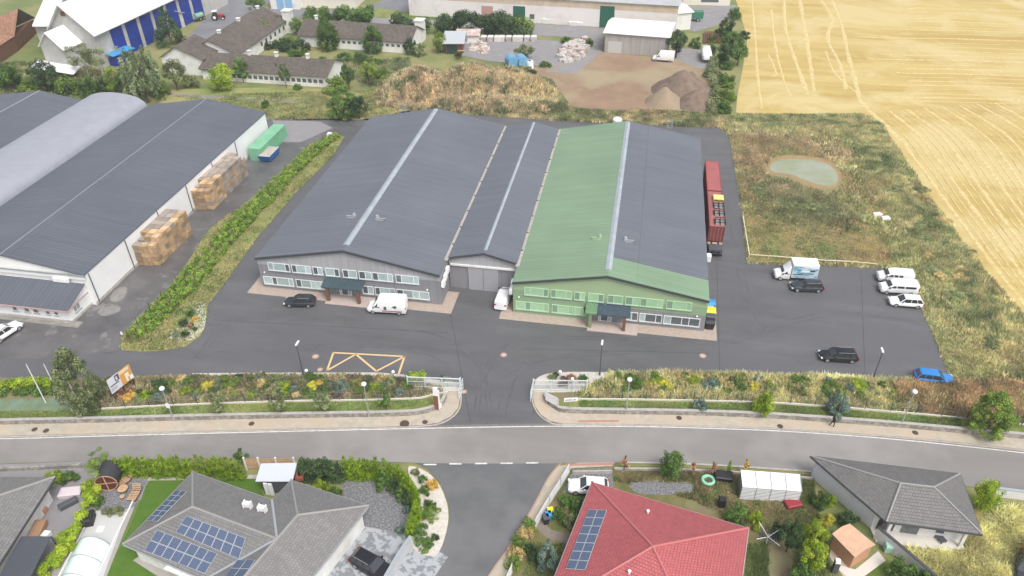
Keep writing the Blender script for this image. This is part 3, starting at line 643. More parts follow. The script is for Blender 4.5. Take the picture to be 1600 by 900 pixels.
UW = [(1.5, 4.7, (.25, .8), (2,)), (5.0, 7.8, (.25, .72), (0,)), (8.1, 9.5, (.5,), (0,)), (9.9, 11.9, (.65,), (1,)), (12.4, 14.4, (.4,), (0,)), (14.7, 16.5, (.5,), (0,)), (16.6, 19.5, (.28, .75), (0,)), (19.9, 23.1, (.25, .78), (0,))]
LW = [(.35, 4.8, (.3, .45, .85), (1,)), (5.2, 8.0, (.28, .78), (0,)), (8.1, 9.7, (.5,), ()), (14.9, 16.5, (.5,), (0,)), (16.7, 19.6, (.25, .72), (0,)), (19.8, 24.4, (.2, .5, .7), (0,))]
YF = 79.3*K
def hall_block(name, label, x0, xr, x1, yf, yb, ze, zr, green):
    root = empty(name, ((x0+x1)/2, yf, 0), 0, label, 'industrial hall')
    # walls as one gabled shell
    m = MB()
    for y in (yf, yb):
        pass
    A = [(x0, yf, 0), (x1, yf, 0), (x1, yf, ze), (xr, yf, zr), (x0, yf, ze)]; B = [(v[0], yb, v[2]) for v in A]
    if not green:
        m.loft([A, B]); m.build('wall', M_wallg, root, uv=True)
        f = MB(); e = .03
        f.add([(x0, yf-e, ze-1.15), (x1, yf-e, ze-1.15), (x1, yf-e, ze-.05), (xr, yf-e, zr-.05), (x0, yf-e, ze-.05)], [(0, 1, 2, 3, 4)])
        f.build('upper_cladding', M_wallg2, root, uv=True)
    else:
        m.loft([A, B]); m.build('wall', M_wallg, root, uv=True)
        f = MB(); e = .03; zs = 2.75
        xs = x0+11.2*K*.93
        f.add([(x0, yf-e, 0), (xs, yf-e, 0), (xs, yf-e, zs), (x1, yf-e, zs), (x1, yf-e, 4.2), (x0, yf-e, 4.2)], [(0, 1, 2, 5), (2, 3, 4, 5)])
        f.build('green_cladding', M_wallgr, root)
        f = MB(); f.add([(x0, yf-e, 4.2), (x1, yf-e, 4.2), (x1, yf-e, ze-.05), (xr, yf-e, zr-.05), (x0, yf-e, ze-.05)], [(0, 1, 2, 3, 4)])
        f.build('green_upper_cladding', M_wallgr2, root)
    o = .35; t = .16
    def rf(xa, za, xb, zb, ya, yb_, mt, nm):
        MB().slab([(xa, ya, za+t), (xb, ya, zb+t), (xb, yb_, zb+t), (xa, yb_, za+t)], t).build(nm, mt, root, uv=True)
    sl = (zr-ze)/(xr-x0); sr = (zr-ze)/(x1-xr)
    xl, zl = x0-.05, ze-.05*sl; xq, zq = x1+.05, ze-.05*sr
    if green:
        rf(xl, zl, xr, zr, yf-o, yb+o, M_roofg, 'green_roof_slope')
        rf(xr, zr, xq, zq, yf-o, yf+4.6, M_roofg, 'green_roof_slope')
        rf(xr, zr, xq, zq, yf+4.6, yb+o, M_roofd, 'roof_slope')
    else:
        rf(xl, zl, xr, zr, yf-o, yb+o, M_roofd, 'roof_slope'); rf(xr, zr, xq, zq, yf-o, yb+o, M_roofd, 'roof_slope')
    g = MB(); yy = yf-o-.02
    for (xa, za, xb, zb) in ((xl, zl, xr, zr), (xr, zr, xq, zq)):
        g.add([(xa, yy-.05, za-.18), (xb, yy-.05, zb-.18), (xb, yy-.05, zb+.2), (xa, yy-.05, za+.2), (xa, yy, za-.18), (xb, yy, zb-.18), (xb, yy, zb+.2), (xa, yy, za+.2)],
              [(0, 1, 2, 3), (4, 7, 6, 5), (0, 4, 5, 1), (3, 2, 6, 7), (0, 3, 7, 4), (1, 5, 6, 2)])
    g.build('verge_trim', M_trim, root)
    return root
M_wallg2 = roofmat('pale_upper_cladding', (.36, .36, .375), (.31, .31, .32), 1.1, 30, rough=.55, brick=False, jit=.03, bstr=.2)
YB = 127.6*K
def facade(root, x0, green):
    for k, (a, b, s, d) in enumerate(UW):
        g = green
        window(root, x0, a*K, b*K, 3.45, 4.85, YF-.03, s, M_frameg if g else M_frame, M_blindg if g else M_blind, d, M_dpaneg if g else M_dpane)
    for k, (a, b, s, d) in enumerate(LW):
        g = green and k < 3
        dd = d if not green or g else tuple(range(len(s)+1))[1:]
        window(root, x0, a*K, b*K, .75, 2.2, YF-.03, s, M_frameg if g else M_frame, M_blindg if g else M_blind, dd, M_dpaneg if g else M_dpane)
    # glazed entrance
    d0 = (11.5 if not green else 11.4)*K
    dr = window(root, x0, d0, d0+1.9, .12, 2.35, YF-.03, (.18, .72), M_frame, M_blind, (1,), name='entrance_door', depth=.12)
    hb = MB(); hb.tube((x0+d0+1.35, YF-.2, .95), (x0+d0+1.35, YF-.2, 1.5), .02); hb.build('handle', M_galv, dr)
    window(root, x0, d0-2.2, d0-.25, 1.2, 2.2, YF-.03, (), M_frameg if green else M_frame, M_blindg if green else M_blind, ())
    window(root, x0, d0+2.1, d0+3.6, 1.2, 2.2, YF-.03, (), M_frame, M_blind if not green else M_dpane, ())
    # canopy on posts
    cx0, cx1 = x0+9.75*K, x0+15.5*K; cz = 2.75
    cp = MB(); 
    if green:
        xs = x0+11.2*K*.93+.9
        MB().slab([(cx0, YF-2.1, cz), (xs, YF-2.1, cz), (xs, YF-.06, cz+.55), (cx0, YF-.06, cz+.55)], .14).build('green_canopy_roof', roofmat('green_tiles', (.13, .24, .13), (.07, .14, .08), .5, .3, bstr=.8), root, uv=True)
        MB().slab([(xs, YF-2.1, cz), (cx1, YF-2.1, cz), (cx1, YF-.06, cz+.55), (xs, YF-.06, cz+.55)], .14).build('canopy_roof', roofmat('dark_tiles', (.05, .075, .10), (.02, .03, .04), .5, .3, bstr=.8), root, uv=True)
    else:
        MB().slab([(cx0, YF-2.1, cz), (cx1, YF-2.1, cz), (cx1, YF-.06, cz+.55), (cx0, YF-.06, cz+.55)], .14).build('canopy_roof', roofmat('dark_teal_tiles', (.05, .08, .095), (.02, .035, .04), .5, .3, bstr=.8), root, uv=True)
    for x in (cx0+.75, cx1-.75):
        p = MB(); p.box(x-.22, x+.22, YF-2.0, YF-1.55, 0, 2.62)
        p.build('canopy_post', mat('brown_brick', (.2, .10, .07), .9, c2=(.14, .07, .05), scale=4) if not (green and x < cx0+2) else mat('green_post', (.2, .25, .14), .9), root)
    st = MB(); st.box(cx0+.4, cx1+1.2, YF-2.6, YF-.05, .02, .14); st.build('entrance_step', mat('pinkish_slab', (.46, .38, .34), .85, c2=(.4, .33, .3), scale=2), root)
    for (u, z) in ((.8, 3.0), (12.2, 3.15), (24.2 if not green else 23.9, 2.7)):
        l = MB(); l.ball((x0+u*K, YF-.2, z), .13, 8, 5); l.box(x0+u*K-.04, x0+u*K+.04, YF-.16, YF-.03, z-.05, z+.05); l.build('wall_lamp', M_wmetal, root)
def apron(x0, x1, y0, y1, name):
    q = [(x0-1.8, y0), (x1+1.8, y0), (x1+1.8, y1), (x1-.02, y1), (x1-.02, YF-.0), (x0+.02, YF), (x0+.02, y1), (x0-1.8, y1)]
    sheet(name, q, mat('pinkish_pebble_paving', (.42, .34, .28), .9, c2=(.34, .28, .235), scale=1.8, bump=.3, bscale=6), zc=.06, h=.12, world=True)
blocks = []
XA0, XA1 = -50.6*K, -24.5*K; XB0, XB1 = -24.4*K, -14.75*K; XC0, XC1 = -14.65*K, 10.4*K
ra = hall_block('production_hall', 'largest grey hall block, its windowed two-storey front behind the white van and dark car', XA0, -37.6*K, XA1, YF, YB, 5.5, 8.3, False)
facade(ra, XA0, False)
rc = hall_block('production_hall', 'right block of the production hall with green left roof slope and green facade', XC0, -2.45*K, XC1, YF, YB, 5.5, 8.1, True)
facade(rc, XC0, True)
rb = hall_block('connecting_hall', 'narrow grey hall wedged between the two big blocks, with wide sliding gates', XB0+.02, -19.3*K, XB1-.02, 83.6*K, YB-.3, 5.6, 6.9, False)
apron(XA0, XA1, YF-1.9, YF+3.5, 'paved_apron'); apron(XC0, XC1, YF-1.9, YF+3.5, 'paved_apron')
# gates of the connecting hall
yg = 83.6*K
for a, b in ((.28, .5), (.5, .72)):
    m = MB(); x0 = XB0+(XB1-XB0)*a; x1 = XB0+(XB1-XB0)*b; m.box(x0+.04, x1-.04, yg-.16, yg-.05, .03, 4.2)
    g = m.build('sliding_gate', mat('gate_panel', (.33, .335, .35), .55), rb)
    e = MB(); e.box(x1-.12, x1-.04, yg-.2, yg-.16, .05, 4.2); e.box(x0+.04, x0+.12, yg-.2, yg-.16, .05, 4.2); e.build('gate_frame', M_wallh, g)
m = MB(); m.box(XB0+.3, XB1-.2, yg-.3, yg-.04, 4.28, 4.55); m.build('gate_rail', M_render, rb)
# skylight bands, gutters, roof vents
def band(root, x, z, y0, y1, wd, nm='skylight_band', sl=.21):
    MB().loft([[(x-wd/2, y, z+.17-wd/2*sl), (x, y, z+.25), (x+wd/2, y, z+.17-wd/2*sl), (x+wd/2, y, z+.0-wd/2*sl), (x-wd/2, y, z+.0-wd/2*sl)] for y in (y0, y1)]).build(nm, M_skyl, root)
band(ra, -37.6*K, 8.34, YF+1.2, YB, .95); band(rc, -2.45*K, 8.14, YF+1.2, YB-.2, .9); band(rb, -19.3*K, 6.93, yg+.5, YB-.5, .5)
for (x, root, z) in ((XA1, ra, 5.62), (XC0, rc, 5.62)):
    m = MB(); m.box(x-.28, x+.28, YF+3.6 if root is ra else YF+3.6, YB, z-.02, z+.14); m.build('valley_gutter', M_gutter, root)
    for k in range(9):
        y = YF+8+k*5.2; d = MB(); d.tube((x, y, z+.1), (x, y, z+.2), .2, .16, 8); d.build('gutter_drain', M_trim, root)
def roofvent(root, x, y, z, mt=None):
    m = MB(); m.box(x-1.3, x+1.3, y-.12, y+.12, z-.02, z+.12); m.box(x-1.1, x+1.1, y-.55, y-.4, z-.02, z+.1); 
    m.box(x-.28, x+.28, y-.28, y+.28, z, z+.3); m.tube((x, y, z+.3), (x, y, z+.5), .2, .16, 10); m.ball((x, y, z+.55), .24, 10, 6, .5)
    m.build('roof_vent', mt or M_galv, root)
for root, xr, zr, h in ((ra, -37.6*K, 8.3, 2.0), (rc, -2.45*K, 8.1, 1.7)):
    yv = at(575, 338, 8.3).y if root is ra else at(962, 370, 8.3).y
    for s in (-1, 1):
        roofvent(root, xr+s*1.9, yv, zr-1.9*.2+.1, mat('green_vent', (.30, .42, .28), .5) if (root is rc and s < 0) else None)
for (px, py, root, zz) in ((632, 172, ra, 7.2), (1046, 198, rc, 6.8)):
    a = at(px, py, zz); m = MB()
    for dx in (-.5, .5): m.tube((a.x+dx, a.y, zz-.4), (a.x+dx, a.y, zz+1.6), .04, None, 5); m.tube((a.x+dx, a.y-1.2, zz-.3), (a.x+dx, a.y-1.2, zz+1.2), .04, None, 5)
    for k in range(5): m.tube((a.x-.5, a.y, zz-.2+k*.4), (a.x+.5, a.y, zz-.2+k*.4), .03, None, 5)
    for dx in (-.5, .5): m.tube((a.x+dx, a.y, zz+1.6), (a.x+dx, a.y-1.2, zz+1.2), .03, None, 5)
    m.build('roof_access_ladder', M_galv, root)
a = at(968, 184, 3); m = MB(); m.tube((a.x, YB+1.6, 0), (a.x, YB+1.6, 7.9), .9, None, 16); m.ball((a.x, YB+1.6, 7.9), .9, 16, 8, .5)
tag(m.build('storage_tank', M_wmetal, smooth=40), 'white storage tank behind the ridge of the green roof', 'tank')
# pipes and units beside the gates
for x, root, k in ((XA1+.3, ra, 0), (XC0-.35, rc, 1)):
    for j in range(3 if not k else 2):
        m = MB(); y = YF+.5+j*1.3; m.box(x-.22, x+.22, y-.5, y+.5, 3.2+j*.35, 4.1+j*.35); m.tube((x+(.02 if not k else -.02), y-.52, 3.65+j*.35), (x, y-.5, 3.65+j*.35), .3, None, 10)
        m.build('air_conditioner', M_wmetal, root)
# ================================================================== white halls on the left
ze = 5.5; XR = -71.5*K; yf = 71.6*K; yb = 126.8*K
def gable_block(name, label, cat, x0, xr, x1, yf, yb, ze, zr, wall, roof, kinds=None, o=.3, trim=M_trim):
    root = empty(name, ((x0+x1)/2, yf, 0), 0, label, cat)
    A = [(x0, yf, 0), (x1, yf, 0), (x1, yf, ze), (xr, yf, zr), (x0, yf, ze)]
    MB().loft([A, [(v[0], yb, v[2]) for v in A]]).build('wall', wall, root)
    t = .15
    for xa, za, xb, zb in ((x0-.1, ze, xr, zr), (xr, zr, x1+.1, ze)):
        MB().slab([(xa, yf-o, za+t), (xb, yf-o, zb+t), (xb, yb+o, zb+t), (xa, yb+o, za+t)], t).build('roof_slope', roof, root, uv=True)
    m = MB()
    m.bar((xr, yf-o, zr+t+.03), (xr, yb+o, zr+t+.03), .25, .08); m.build('ridge_cap', trim, root)
    return root
M_hwall = mat('white_hall_wall', (.82, .82, .81), .7, c2=(.76, .76, .75), scale=.3)
h1 = gable_block('warehouse_hall', 'white-walled hall with dark roof nearest the stacked wooden crates', 'warehouse', -95.9*K, -83.2*K, XR, yf, yb, ze, 7.7, M_hwall, M_roofh, trim=mat('grey_ridge', (.22, .23, .26), .5))
m = MB(); m.box(XR+.01, XR+.06, yf+.02, yb, 0, .5); m.build('plinth', mat('stained_plinth', (.5, .48, .44), .9, c2=(.35, .33, .3), scale=1), h1)
for k in range(6):
    y = yf+.6+k*9.2; m = MB(); m.tube((XR+.12, y, .2), (XR+.12, y, 5.4), .07, None, 6); m.build('downpipe', M_trim, h1)
m = MB(); m.box(-95.9*K, XR+.1, yf-.33, yf-.31, ze-.75, ze+.1); m.build('fascia', M_hwall, h1)
m = MB(); m.box(-95.9*K, XR+.25, yf-.5, yf-.34, ze-.05, ze+.12); m.build('gutter', M_galv, h1)
# arched hall
ra_ = empty('arched_hall', (-102.4*K, 80*K, 0), 0, 'long hall with pale rounded metal roof between two dark roofed halls', 'warehouse')
n = 16; cx = -102.6*K; hw = 6.6*K; rise = 2.9
def arc(y, r, z0): return [(cx+hw*math.cos(math.pi*(1-i/n))*r, y, z0+rise*math.sin(math.pi*i/n)**.8) for i in range(n+1)]
A = arc(60, 1, 5.4)
MB().loft([[*arc(y, 1, 5.4), (cx+hw, y, 5.2), (cx-hw, y, 5.2)] for y in (62*K, 126.4*K)]).build('arched_roof', mat('pale_sheet_metal', (.30, .31, .35), .5, c2=(.27, .28, .315), scale=.5), ra_, smooth=40)
m = MB(); m.box(cx-hw+.05, cx+hw-.05, 62*K+.1, 126.4*K-.1, 0, 5.19); m.build('wall', M_hwall, ra_)
m = MB(); m.box(cx+hw-.25, cx+hw+.15, 62*K, 126.4*K, 5.35, 5.62); m.build('valley_gutter', M_trim, ra_)
h0 = gable_block('warehouse_hall', 'dark roofed hall at the far left, beyond the rounded pale roof', 'warehouse', -131*K, -119.3*K, -109.4*K, 62*K, 126.6*K, 5.4, 7.3, M_hwall, M_roofh, trim=mat('pale_ridge', (.3, .31, .34), .5))
# low annex in front
an = empty('office_annex', (XR, 66.6*K, 0), 0, 'low white annex with pink trim and dark lean-to roof in front of the white hall', 'annex')
ax0, ax1, ay0, ay1 = -100*K, -72.2*K, 67.4*K, yf-.02
m = MB(); m.loft([[(x, ay0, 0), (x, ay1, 0), (x, ay1, 3.9), (x, ay0, 2.75)] for x in (ax0, ax1)]); m.build('wall', M_hwall, an)
MB().slab([(ax0, ay0-.7, 2.75), (ax1+.5, ay0-.7, 2.75), (ax1+.5, ay1-.35, 4.15), (ax0, ay1-.35, 4.15)], .16).build('roof', M_roofh, an, uv=True)
m = MB(); m.box(ax0, ax1+.5, ay0-.78, ay0-.7, 2.55, 2.75); m.box(ax1+.5, ax1+.56, ay0-.7, ay1-.4, 2.5, 2.72); m.build('pink_fascia', mat('pink_trim', (.5, .32, .33), .7), an)
m = MB(); m.box(ax0, ax1+.05, ay0-.06, ay0-.01, 0, .45); m.box(ax1+.01, ax1+.06, ay0, ay1, 0, .4); m.build('plinth', MATS['stained_plinth'], an)
for px0, px1 in ((0, 9), (21, 31), (37, 47), (59, 67), (74, 82)):
    u0 = at(px0, 497, 1.7).x; u1 = at(px1, 497, 1.7).x
    window(an, 0, u0, max(u1, u0+.7), 1.2, 2.25 if px0 < 50 else 1.9, ay0, (), M_frame, mat('brownish_pane', (.22, .17, .15), .2), ())
window(an, 0, ay0+1.0, ay0+2.4, 1.1, 2.3, ax1, (.5,), M_frame, mat('grey_pane', (.32, .33, .32), .3), (), axis='y')
for k in range(3):
    m = MB(); x = at(85+k*9, 440, 4.4).x; m.box(x-.4, x+.4, yf-.72, yf-.35, 4.2, 4.85); m.tube((x, yf-.74, 4.52), (x, yf-.72, 4.52), .26, None, 10); m.build('air_conditioner', M_wmetal, h1)
sheet('paved_apron', [(ax0, ay0-.9), (ax1+1.4, ay0-.9), (ax1+1.4, ay0+.5), (ax0, ay0+.5)], mat('damp_concrete', (.3, .28, .25), .85, c2=(.2, .19, .17), scale=1), z=.02, world=True)
# ================================================================== farm buildings behind
M_oldroof = roofmat('old_brown_roof', (.115, .095, .08), (.07, .06, .05), .5, .5, rough=.9, jit=.25, bstr=.5)
M_whitew = mat('limewashed_wall', (.72, .71, .68), .9, c2=(.5, .48, .44), scale=.3, lo=.5, hi=.75)
def frame2(p0, p1):
    a, b = Vector(p0), Vector(p1); u = (b-a); L = u.length; u.normalize(); v = Vector((-u.y, u.x))
    return (lambda s, t, z: (a.x+u.x*s+v.x*t, a.y+u.y*s+v.y*t, z)), L
def barn(name, label, cat, b0, b1, W, eave, ridge, wall, roof, o=.5, rdir='u', t=.15, rpos=.5, par=None):
    """gabled building on the front base line b0-b1 (photo pixels on the ground) running W back"""
    F, L = frame2(at(*b0), at(*b1)); o0 = F(0, 0, 0)
    root = empty(name, o0, 0, label, cat)
    if rdir == 'u':
        prof = [(0, 0), (W, 0), (W, eave), (W*rpos, ridge), (0, eave)]
        MB().loft([[F(s, a, z) for a, z in prof] for s in (0, L)]).build('wall', wall, root)
        k = (ridge-eave)/(W*rpos); k2 = (ridge-eave)/(W*(1-rpos))
        for ta, za, tb, zb in ((-o, eave-o*k, W*rpos, ridge), (W*rpos, ridge, W+o, eave-o*k2)):
            MB().slab([F(-o, ta, za+t), F(L+o, ta, za+t), F(L+o, tb, zb+t), F(-o, tb, zb+t)], t).build('roof', roof, root, uv=True)
    else:
        prof = [(0, 0), (L, 0), (L, eave), (L*rpos, ridge), (0, eave)]
        MB().loft([[F(s, b, z) for s, z in prof] for b in (0, W)]).build('wall', wall, root)
        k = (ridge-eave)/(L*rpos); k2 = (ridge-eave)/(L*(1-rpos))
        for sa, za, sb, zb in ((-o, eave-o*k, L*rpos, ridge), (L*rpos, ridge, L+o, eave-o*k2)):
            MB().slab([F(sa, -o, za+t), F(sb, -o, zb+t), F(sb, W+o, zb+t), F(sa, W+o, za+t)], t).build('roof', roof, root, uv=True)
    return root, F, L
def wins(root, F, L, n, s0, s1, z0, z1, wd, pm=M_dpane, nm='window', t0=-.04):
    for k in range(n):
        s = s0+(s1-s0)*(k+.5)/n; m = MB()
        m.add([F(s-wd/2, t0, z0), F(s+wd/2, t0, z0), F(s+wd/2, t0, z1), F(s-wd/2, t0, z1), F(s-wd/2, .02, z0), F(s+wd/2, .02, z0), F(s+wd/2, .02, z1), F(s-wd/2, .02, z1)],
              [(0, 1, 2, 3), (4, 7, 6, 5), (0, 4, 5, 1), (3, 2, 6, 7), (0, 3, 7, 4), (1, 5, 6, 2)]); m.build(nm, pm, root)
def roofvents(root, F, pts, z):
    for s, t in pts:
        m = MB(); p = F(s, t, z); m.box(p[0]-.35, p[0]+.35, p[1]-.35, p[1]+.35, z-.6, z+.55); m.box(p[0]-.5, p[0]+.5, p[1]-.5, p[1]+.5, z+.6, z+.72); m.build('roof_ventilator', M_render, root)
# low long cowshed K2
r, F, L = barn('farm_shed', 'long low white shed with brown roof and many small windows, nearest the halls', 'farm building', (318, 124), (512, 137), 11, 2.9, 5.0, M_whitew, M_oldroof)
wins(r, F, L, 17, 8, L-.8, 1.0, 1.9, 1.0); roofvents(r, F, [(L*.33, 5.5), (L*.55, 5.5), (L*.80, 5.5)], 5.5)
# middle long shed K3
r, F, L = barn('farm_shed', 'long white shed with grey-brown roof behind the round bushes, near the open yard', 'farm building', (470, 72), (642, 84), 11, 3.2, 5.8, M_whitew, M_oldroof)
wins(r, F, L, 16, 6, L-1, 1.6, 2.3, .9); roofvents(r, F, [(3, 6)], 6.2)
# angled barn K1
def ridgebarn(name, label, cat, r0, r1, zr, ze, hl, hr_, wall, roof, o=.5, t=.15, ext=0):
    a, b = at(*r0, zr), at(*r1, zr); u = (b-a).normalized(); L = (b-a).length+ext; n = Vector((-u.y, u.x))
    F = lambda s, q, z: (a.x+u.x*s+n.x*q, a.y+u.y*s+n.y*q, z)
    root = empty(name, F(0, 0, 0), 0, label, cat)
    prof = [(hl, 0), (-hr_, 0), (-hr_, ze), (0, zr), (hl, ze)]
    MB().loft([[F(s, q, z) for q, z in prof] for s in (0, L)]).build('wall', wall, root)
    for q, k in ((hl, (zr-ze)/hl), (-hr_, (zr-ze)/hr_)):
        e = q+(o if q > 0 else -o)
        MB().slab([F(-o, e, ze-o*k+t), F(L+o, e, ze-o*k+t), F(L+o, 0, zr+t), F(-o, 0, zr+t)], t).build('roof', roof, root, uv=True)
    return root, F, L
r, F, L = ridgebarn('white_barn', 'long brown roofed white barn running up beside the farm road', 'barn', (325, 63), (407, 11), 6.8, 3.6, 6.5, 7.5, M_whitew, M_oldroof)
for s in (6, 17, 29, 40): 
    m = MB(); p = F(s, 0, 6.8); m.box(p[0]-.4, p[0]+.4, p[1]-.4, p[1]+.4, 6.5, 7.5); m.box(p[0]-.55, p[0]+.55, p[1]-.55, p[1]+.55, 7.52, 7.65); m.build('roof_ventilator', M_render, r)
for k in range(6):
    m = MB(); s = L-18+k*2.9; m.add([F(s, -7.54, 1.4), F(s+1.1, -7.54, 1.4), F(s+1.1, -7.54, 2.6), F(s, -7.54, 2.6)], [(0, 1, 2, 3)]); m.build('window', M_dpane, r)
r, F, L = ridgebarn('gabled_barn', 'white gabled barn end with short mossy brown roof beside the olive tree', 'barn', (273, 73), (303, 55), 7.2, 4.4, 4.6, 6.8, M_whitew, M_oldroof)
L = 0
m = MB(); 
for k in range(0): m.add([F(L+.05, 38+k*3.4, 1.3), F(L+.05, 39.2+k*3.4, 1.3), F(L+.05, 39.2+k*3.4, 2.5), F(L+.05, 38+k*3.4, 2.5)], [(0, 1, 2, 3)])
r, F, L = barn('low_shed', 'small low brown roofed lean-to beside the white gabled barn', 'shed', (300, 112), (330, 122), 8, 2.4, 4, M_whitew, M_oldroof)
# white-roofed shed
r, F, L = barn('machine_shed', 'grey plank shed with bright white roof beside the dirt lot', 'shed', (944, 82), (1042, 90), 13, 5.4, 6.4, mat('weathered_planks', (.40, .38, .36), .9, c2=(.30, .28, .26), scale=1.2, stretch=(2.5, 2.5, .1)), mat('white_sheet_roof', (.82, .82, .80), .5, c2=(.74, .73, .72), scale=.3), rpos=.5)
wins(r, F, L, 1, 1.0, 4.6, .1, 3.2, 3.6, mat('plank_door', (.5, .48, .46), .9), 'door')
# long hall at top
r, F, L = barn('long_barn', 'very long white hall with beige upper band and green doors, top of photo', 'barn', (640, 24), (1056, 50), 26, 7.4, 9.5, mat('worn_white_wall', (.72, .68, .66), .9, c2=(.55, .50, .47), scale=.2, lo=.5, hi=.8), mat('grey_sheet_roof', (.42, .43, .43), .6, c2=(.36, .37, .37), scale=.3))
m = MB(); m.add([F(0, -.03, 5.2), F(L, -.03, 5.2), F(L, -.03, 7.3), F(0, -.03, 7.3)], [(0, 1, 2, 3)]); m.build('beige_band', mat('beige_band', (.62, .50, .38), .9, c2=(.5, .4, .3), scale=.4), r)
M_gdoor = mat('green_door', (.02, .11, .075), .6)
for s0, s1, h in ((.405, .453, 4.7), (.725, .78, 6.2)): wins(r, F, L, 1, L*s0, L*s1, .05, h, L*(s1-s0)*.95, M_gdoor, 'door')
wins(r, F, L, 1, L*.285, L*.33, .3, 4.2, 3.6, mat('red_planks', (.45, .27, .22), .9), 'door'); wins(r, F, L, 1, L*.47, L*.485, 1.2, 2.6, 1.4)
r, F, L = barn('white_extension', 'low white lean-to with white roof against the end of the long hall', 'shed', (1056, 48), (1078, 46), 10, 5, 5.6, M_whitew, MATS['white_sheet_roof'])
r, F, L = barn('farm_house', 'cream low building with dark window strip at the top right, beside the stubble field', 'farm building', (1066, 8), (1140, 9), 14, 5, 7, mat('cream_wall', (.68, .64, .55), .9), MATS['grey_sheet_roof'])
wins(r, F, L, 1, L*.42, L*.72, 1.0, 2.6, 5.5)
# cream low building top centre-left
r, F, L = barn('workshop', 'pale workshop with blue doors at the top edge left of the centre', 'farm building', (424, 14), (468, 15), 10, 4.4, 5.4, M_whitew, MATS['grey_sheet_roof'])
wins(r, F, L, 2, L*.2, L*.8, .1, 3.2, 2.4, mat('pale_blue_door', (.22, .42, .62), .6), 'door')
r, F, L = barn('low_wall_building', 'long cream walled building with flat grey roof at the top edge', 'farm building', (468, 12), (556, 14), 26, 3.6, 4.0, MATS['cream_wall'], mat('flat_grey_roof', (.3, .3, .31), .7))
# lean-to with open front
r, F, L = barn('lean_to_shed', 'small open-fronted shed with sloping sheet roof among rubble and planks', 'shed', (697, 84), (722, 84), 7, 3.0, 4.0, M_brown, mat('bluish_sheet', (.42, .45, .47), .5), rpos=.95, o=.8)
wins(r, F, L, 1, .2, L-1.2, .1, 2.5, L-1.6, mat('painted_opening_shade', (.02, .045, .035), .8), 'door')  # dark panel painted for the shade inside the open front, not a door
r, F, L = barn('brick_ruin', 'low ruin with reddish broken roof behind the open-fronted shed', 'ruin', (716, 68), (748, 68), 5, 2.4, 3.2, M_whitew, mat('broken_red_tiles', (.38, .24, .20), .9, c2=(.55, .5, .48), scale=.8))
for px, nm in ((454, 'a'), (658, 'b')):
    a = at(px, 50 if px < 500 else 62); m = MB(); m.box(a.x-1.2, a.x+1.2, a.y-1.2, a.y+1.2, 0, 6.2 if px < 500 else 5.5)
    m.box(a.x-1.4, a.x+1.4, a.y-1.4, a.y+1.4, 6.2 if px < 500 else 5.5, 6.4 if px < 500 else 5.75)
    tag(m.build('brick_tower', M_whitew), 'whitewashed square tower among bushes at the '+('left' if px < 500 else 'right')+' end of the middle shed', 'tower')
# grain store with blue panels
gs = empty('grain_store', (*at(162, 106), 0), 0, 'tall pale grain store with white roof and blue side panels, top left', 'industrial building')
zE, zR = 9.5, 15.5
c1 = at(163, 107); c2 = at(100, 97); F, L = frame2(c2, c1); W = 62
u = (c1-c2).normalized(); vb = (at(248, 65)-at(179, 101)).normalized()
def G2(s, t, z): return (c2.x+u.x*s+vb.x*t, c2.y+u.y*s+vb.y*t, z)
prof = [(0, 0), (L, 0), (L, zE), (L*.42, zR), (0, zE)]
M_conc = mat('pale_concrete', (.50, .49, .47), .9, c2=(.40, .39, .37), scale=.5, bump=.1)
MB().loft([[G2(s, t, z) for s, z in prof] for t in (0, W)]).build('wall', M_conc, gs)
k1 = (zR-zE)/(L*.42); k2 = (zR-zE)/(L*.58)
for sa, za, sb, zb in ((-1, zE-k1, L*.42, zR), (L*.42, zR, L+1.2, zE-1.2*k2)):
    MB().slab([G2(sa, -1, za+.3), G2(sb, -1, zb+.3), G2(sb, W+1, zb+.3), G2(sa, W+1, za+.3)], .25).build('roof', MATS['white_sheet_roof'], gs)
M_blue = mat('blue_panel', (.015, .045, .30), .5, c2=(.01, .03, .22), scale=.6)
for k in range(7):
    t0 = 6.0+k*6.2; m = MB(); m.add([G2(L+.15, t0, .3), G2(L+.15, t0+4.7, .3), G2(L+.15, t0+4.7, zE-1.4), G2(L+.15, t0, zE-1.4), G2(L, t0, .3), G2(L, t0+4.7, .3), G2(L, t0+4.7, zE-1.4), G2(L, t0, zE-1.4)],
        [(0, 1, 2, 3), (4, 7, 6, 5), (0, 4, 5, 1), (3, 2, 6, 7), (0, 3, 7, 4), (1, 5, 6, 2)]); m.build('blue_panel', M_blue, gs)
# front projection with its own gable
pw0, pw1, pd = L*.08, L*.62, 6.5
prof = [(pw0, 0), (pw1, 0), (pw1, 6.8), ((pw0+pw1)/2-.3, 10.2), (pw0, 6.8)]
MB().loft([[G2(s, t, z) for s, z in prof] for t in (-pd, .1)]).build('projecting_bay', M_conc, gs)
mid = (pw0+pw1)/2-.3
for sa, za, sb, zb in ((pw0-.5, 6.3, mid, 10.2), (mid, 10.2, pw1+.6, 6.2)):
    MB().slab([G2(sa, -pd-.5, za+.2), G2(sb, -pd-.5, zb+.2), G2(sb, .2, zb+.2), G2(sa, .2, za+.2)], .2).build('bay_roof', MATS['white_sheet_roof'], gs)
MB().slab([G2(-2, -9.5, 1.6), G2(L*.9, -9.5, 1.6), G2(L*.9, -6.3, 2.6), G2(-2, -6.3, 2.6)], .15).build('lean_to_roof', MATS['white_sheet_roof'], gs)
m = MB(); p = G2(L*.42, -.05, zR-2.2); m.box(p[0]-.7, p[0]+.7, p[1]-.1, p[1]+.2, p[2]-.6, p[2]+.5); m.build('gable_window', M_brown, gs)
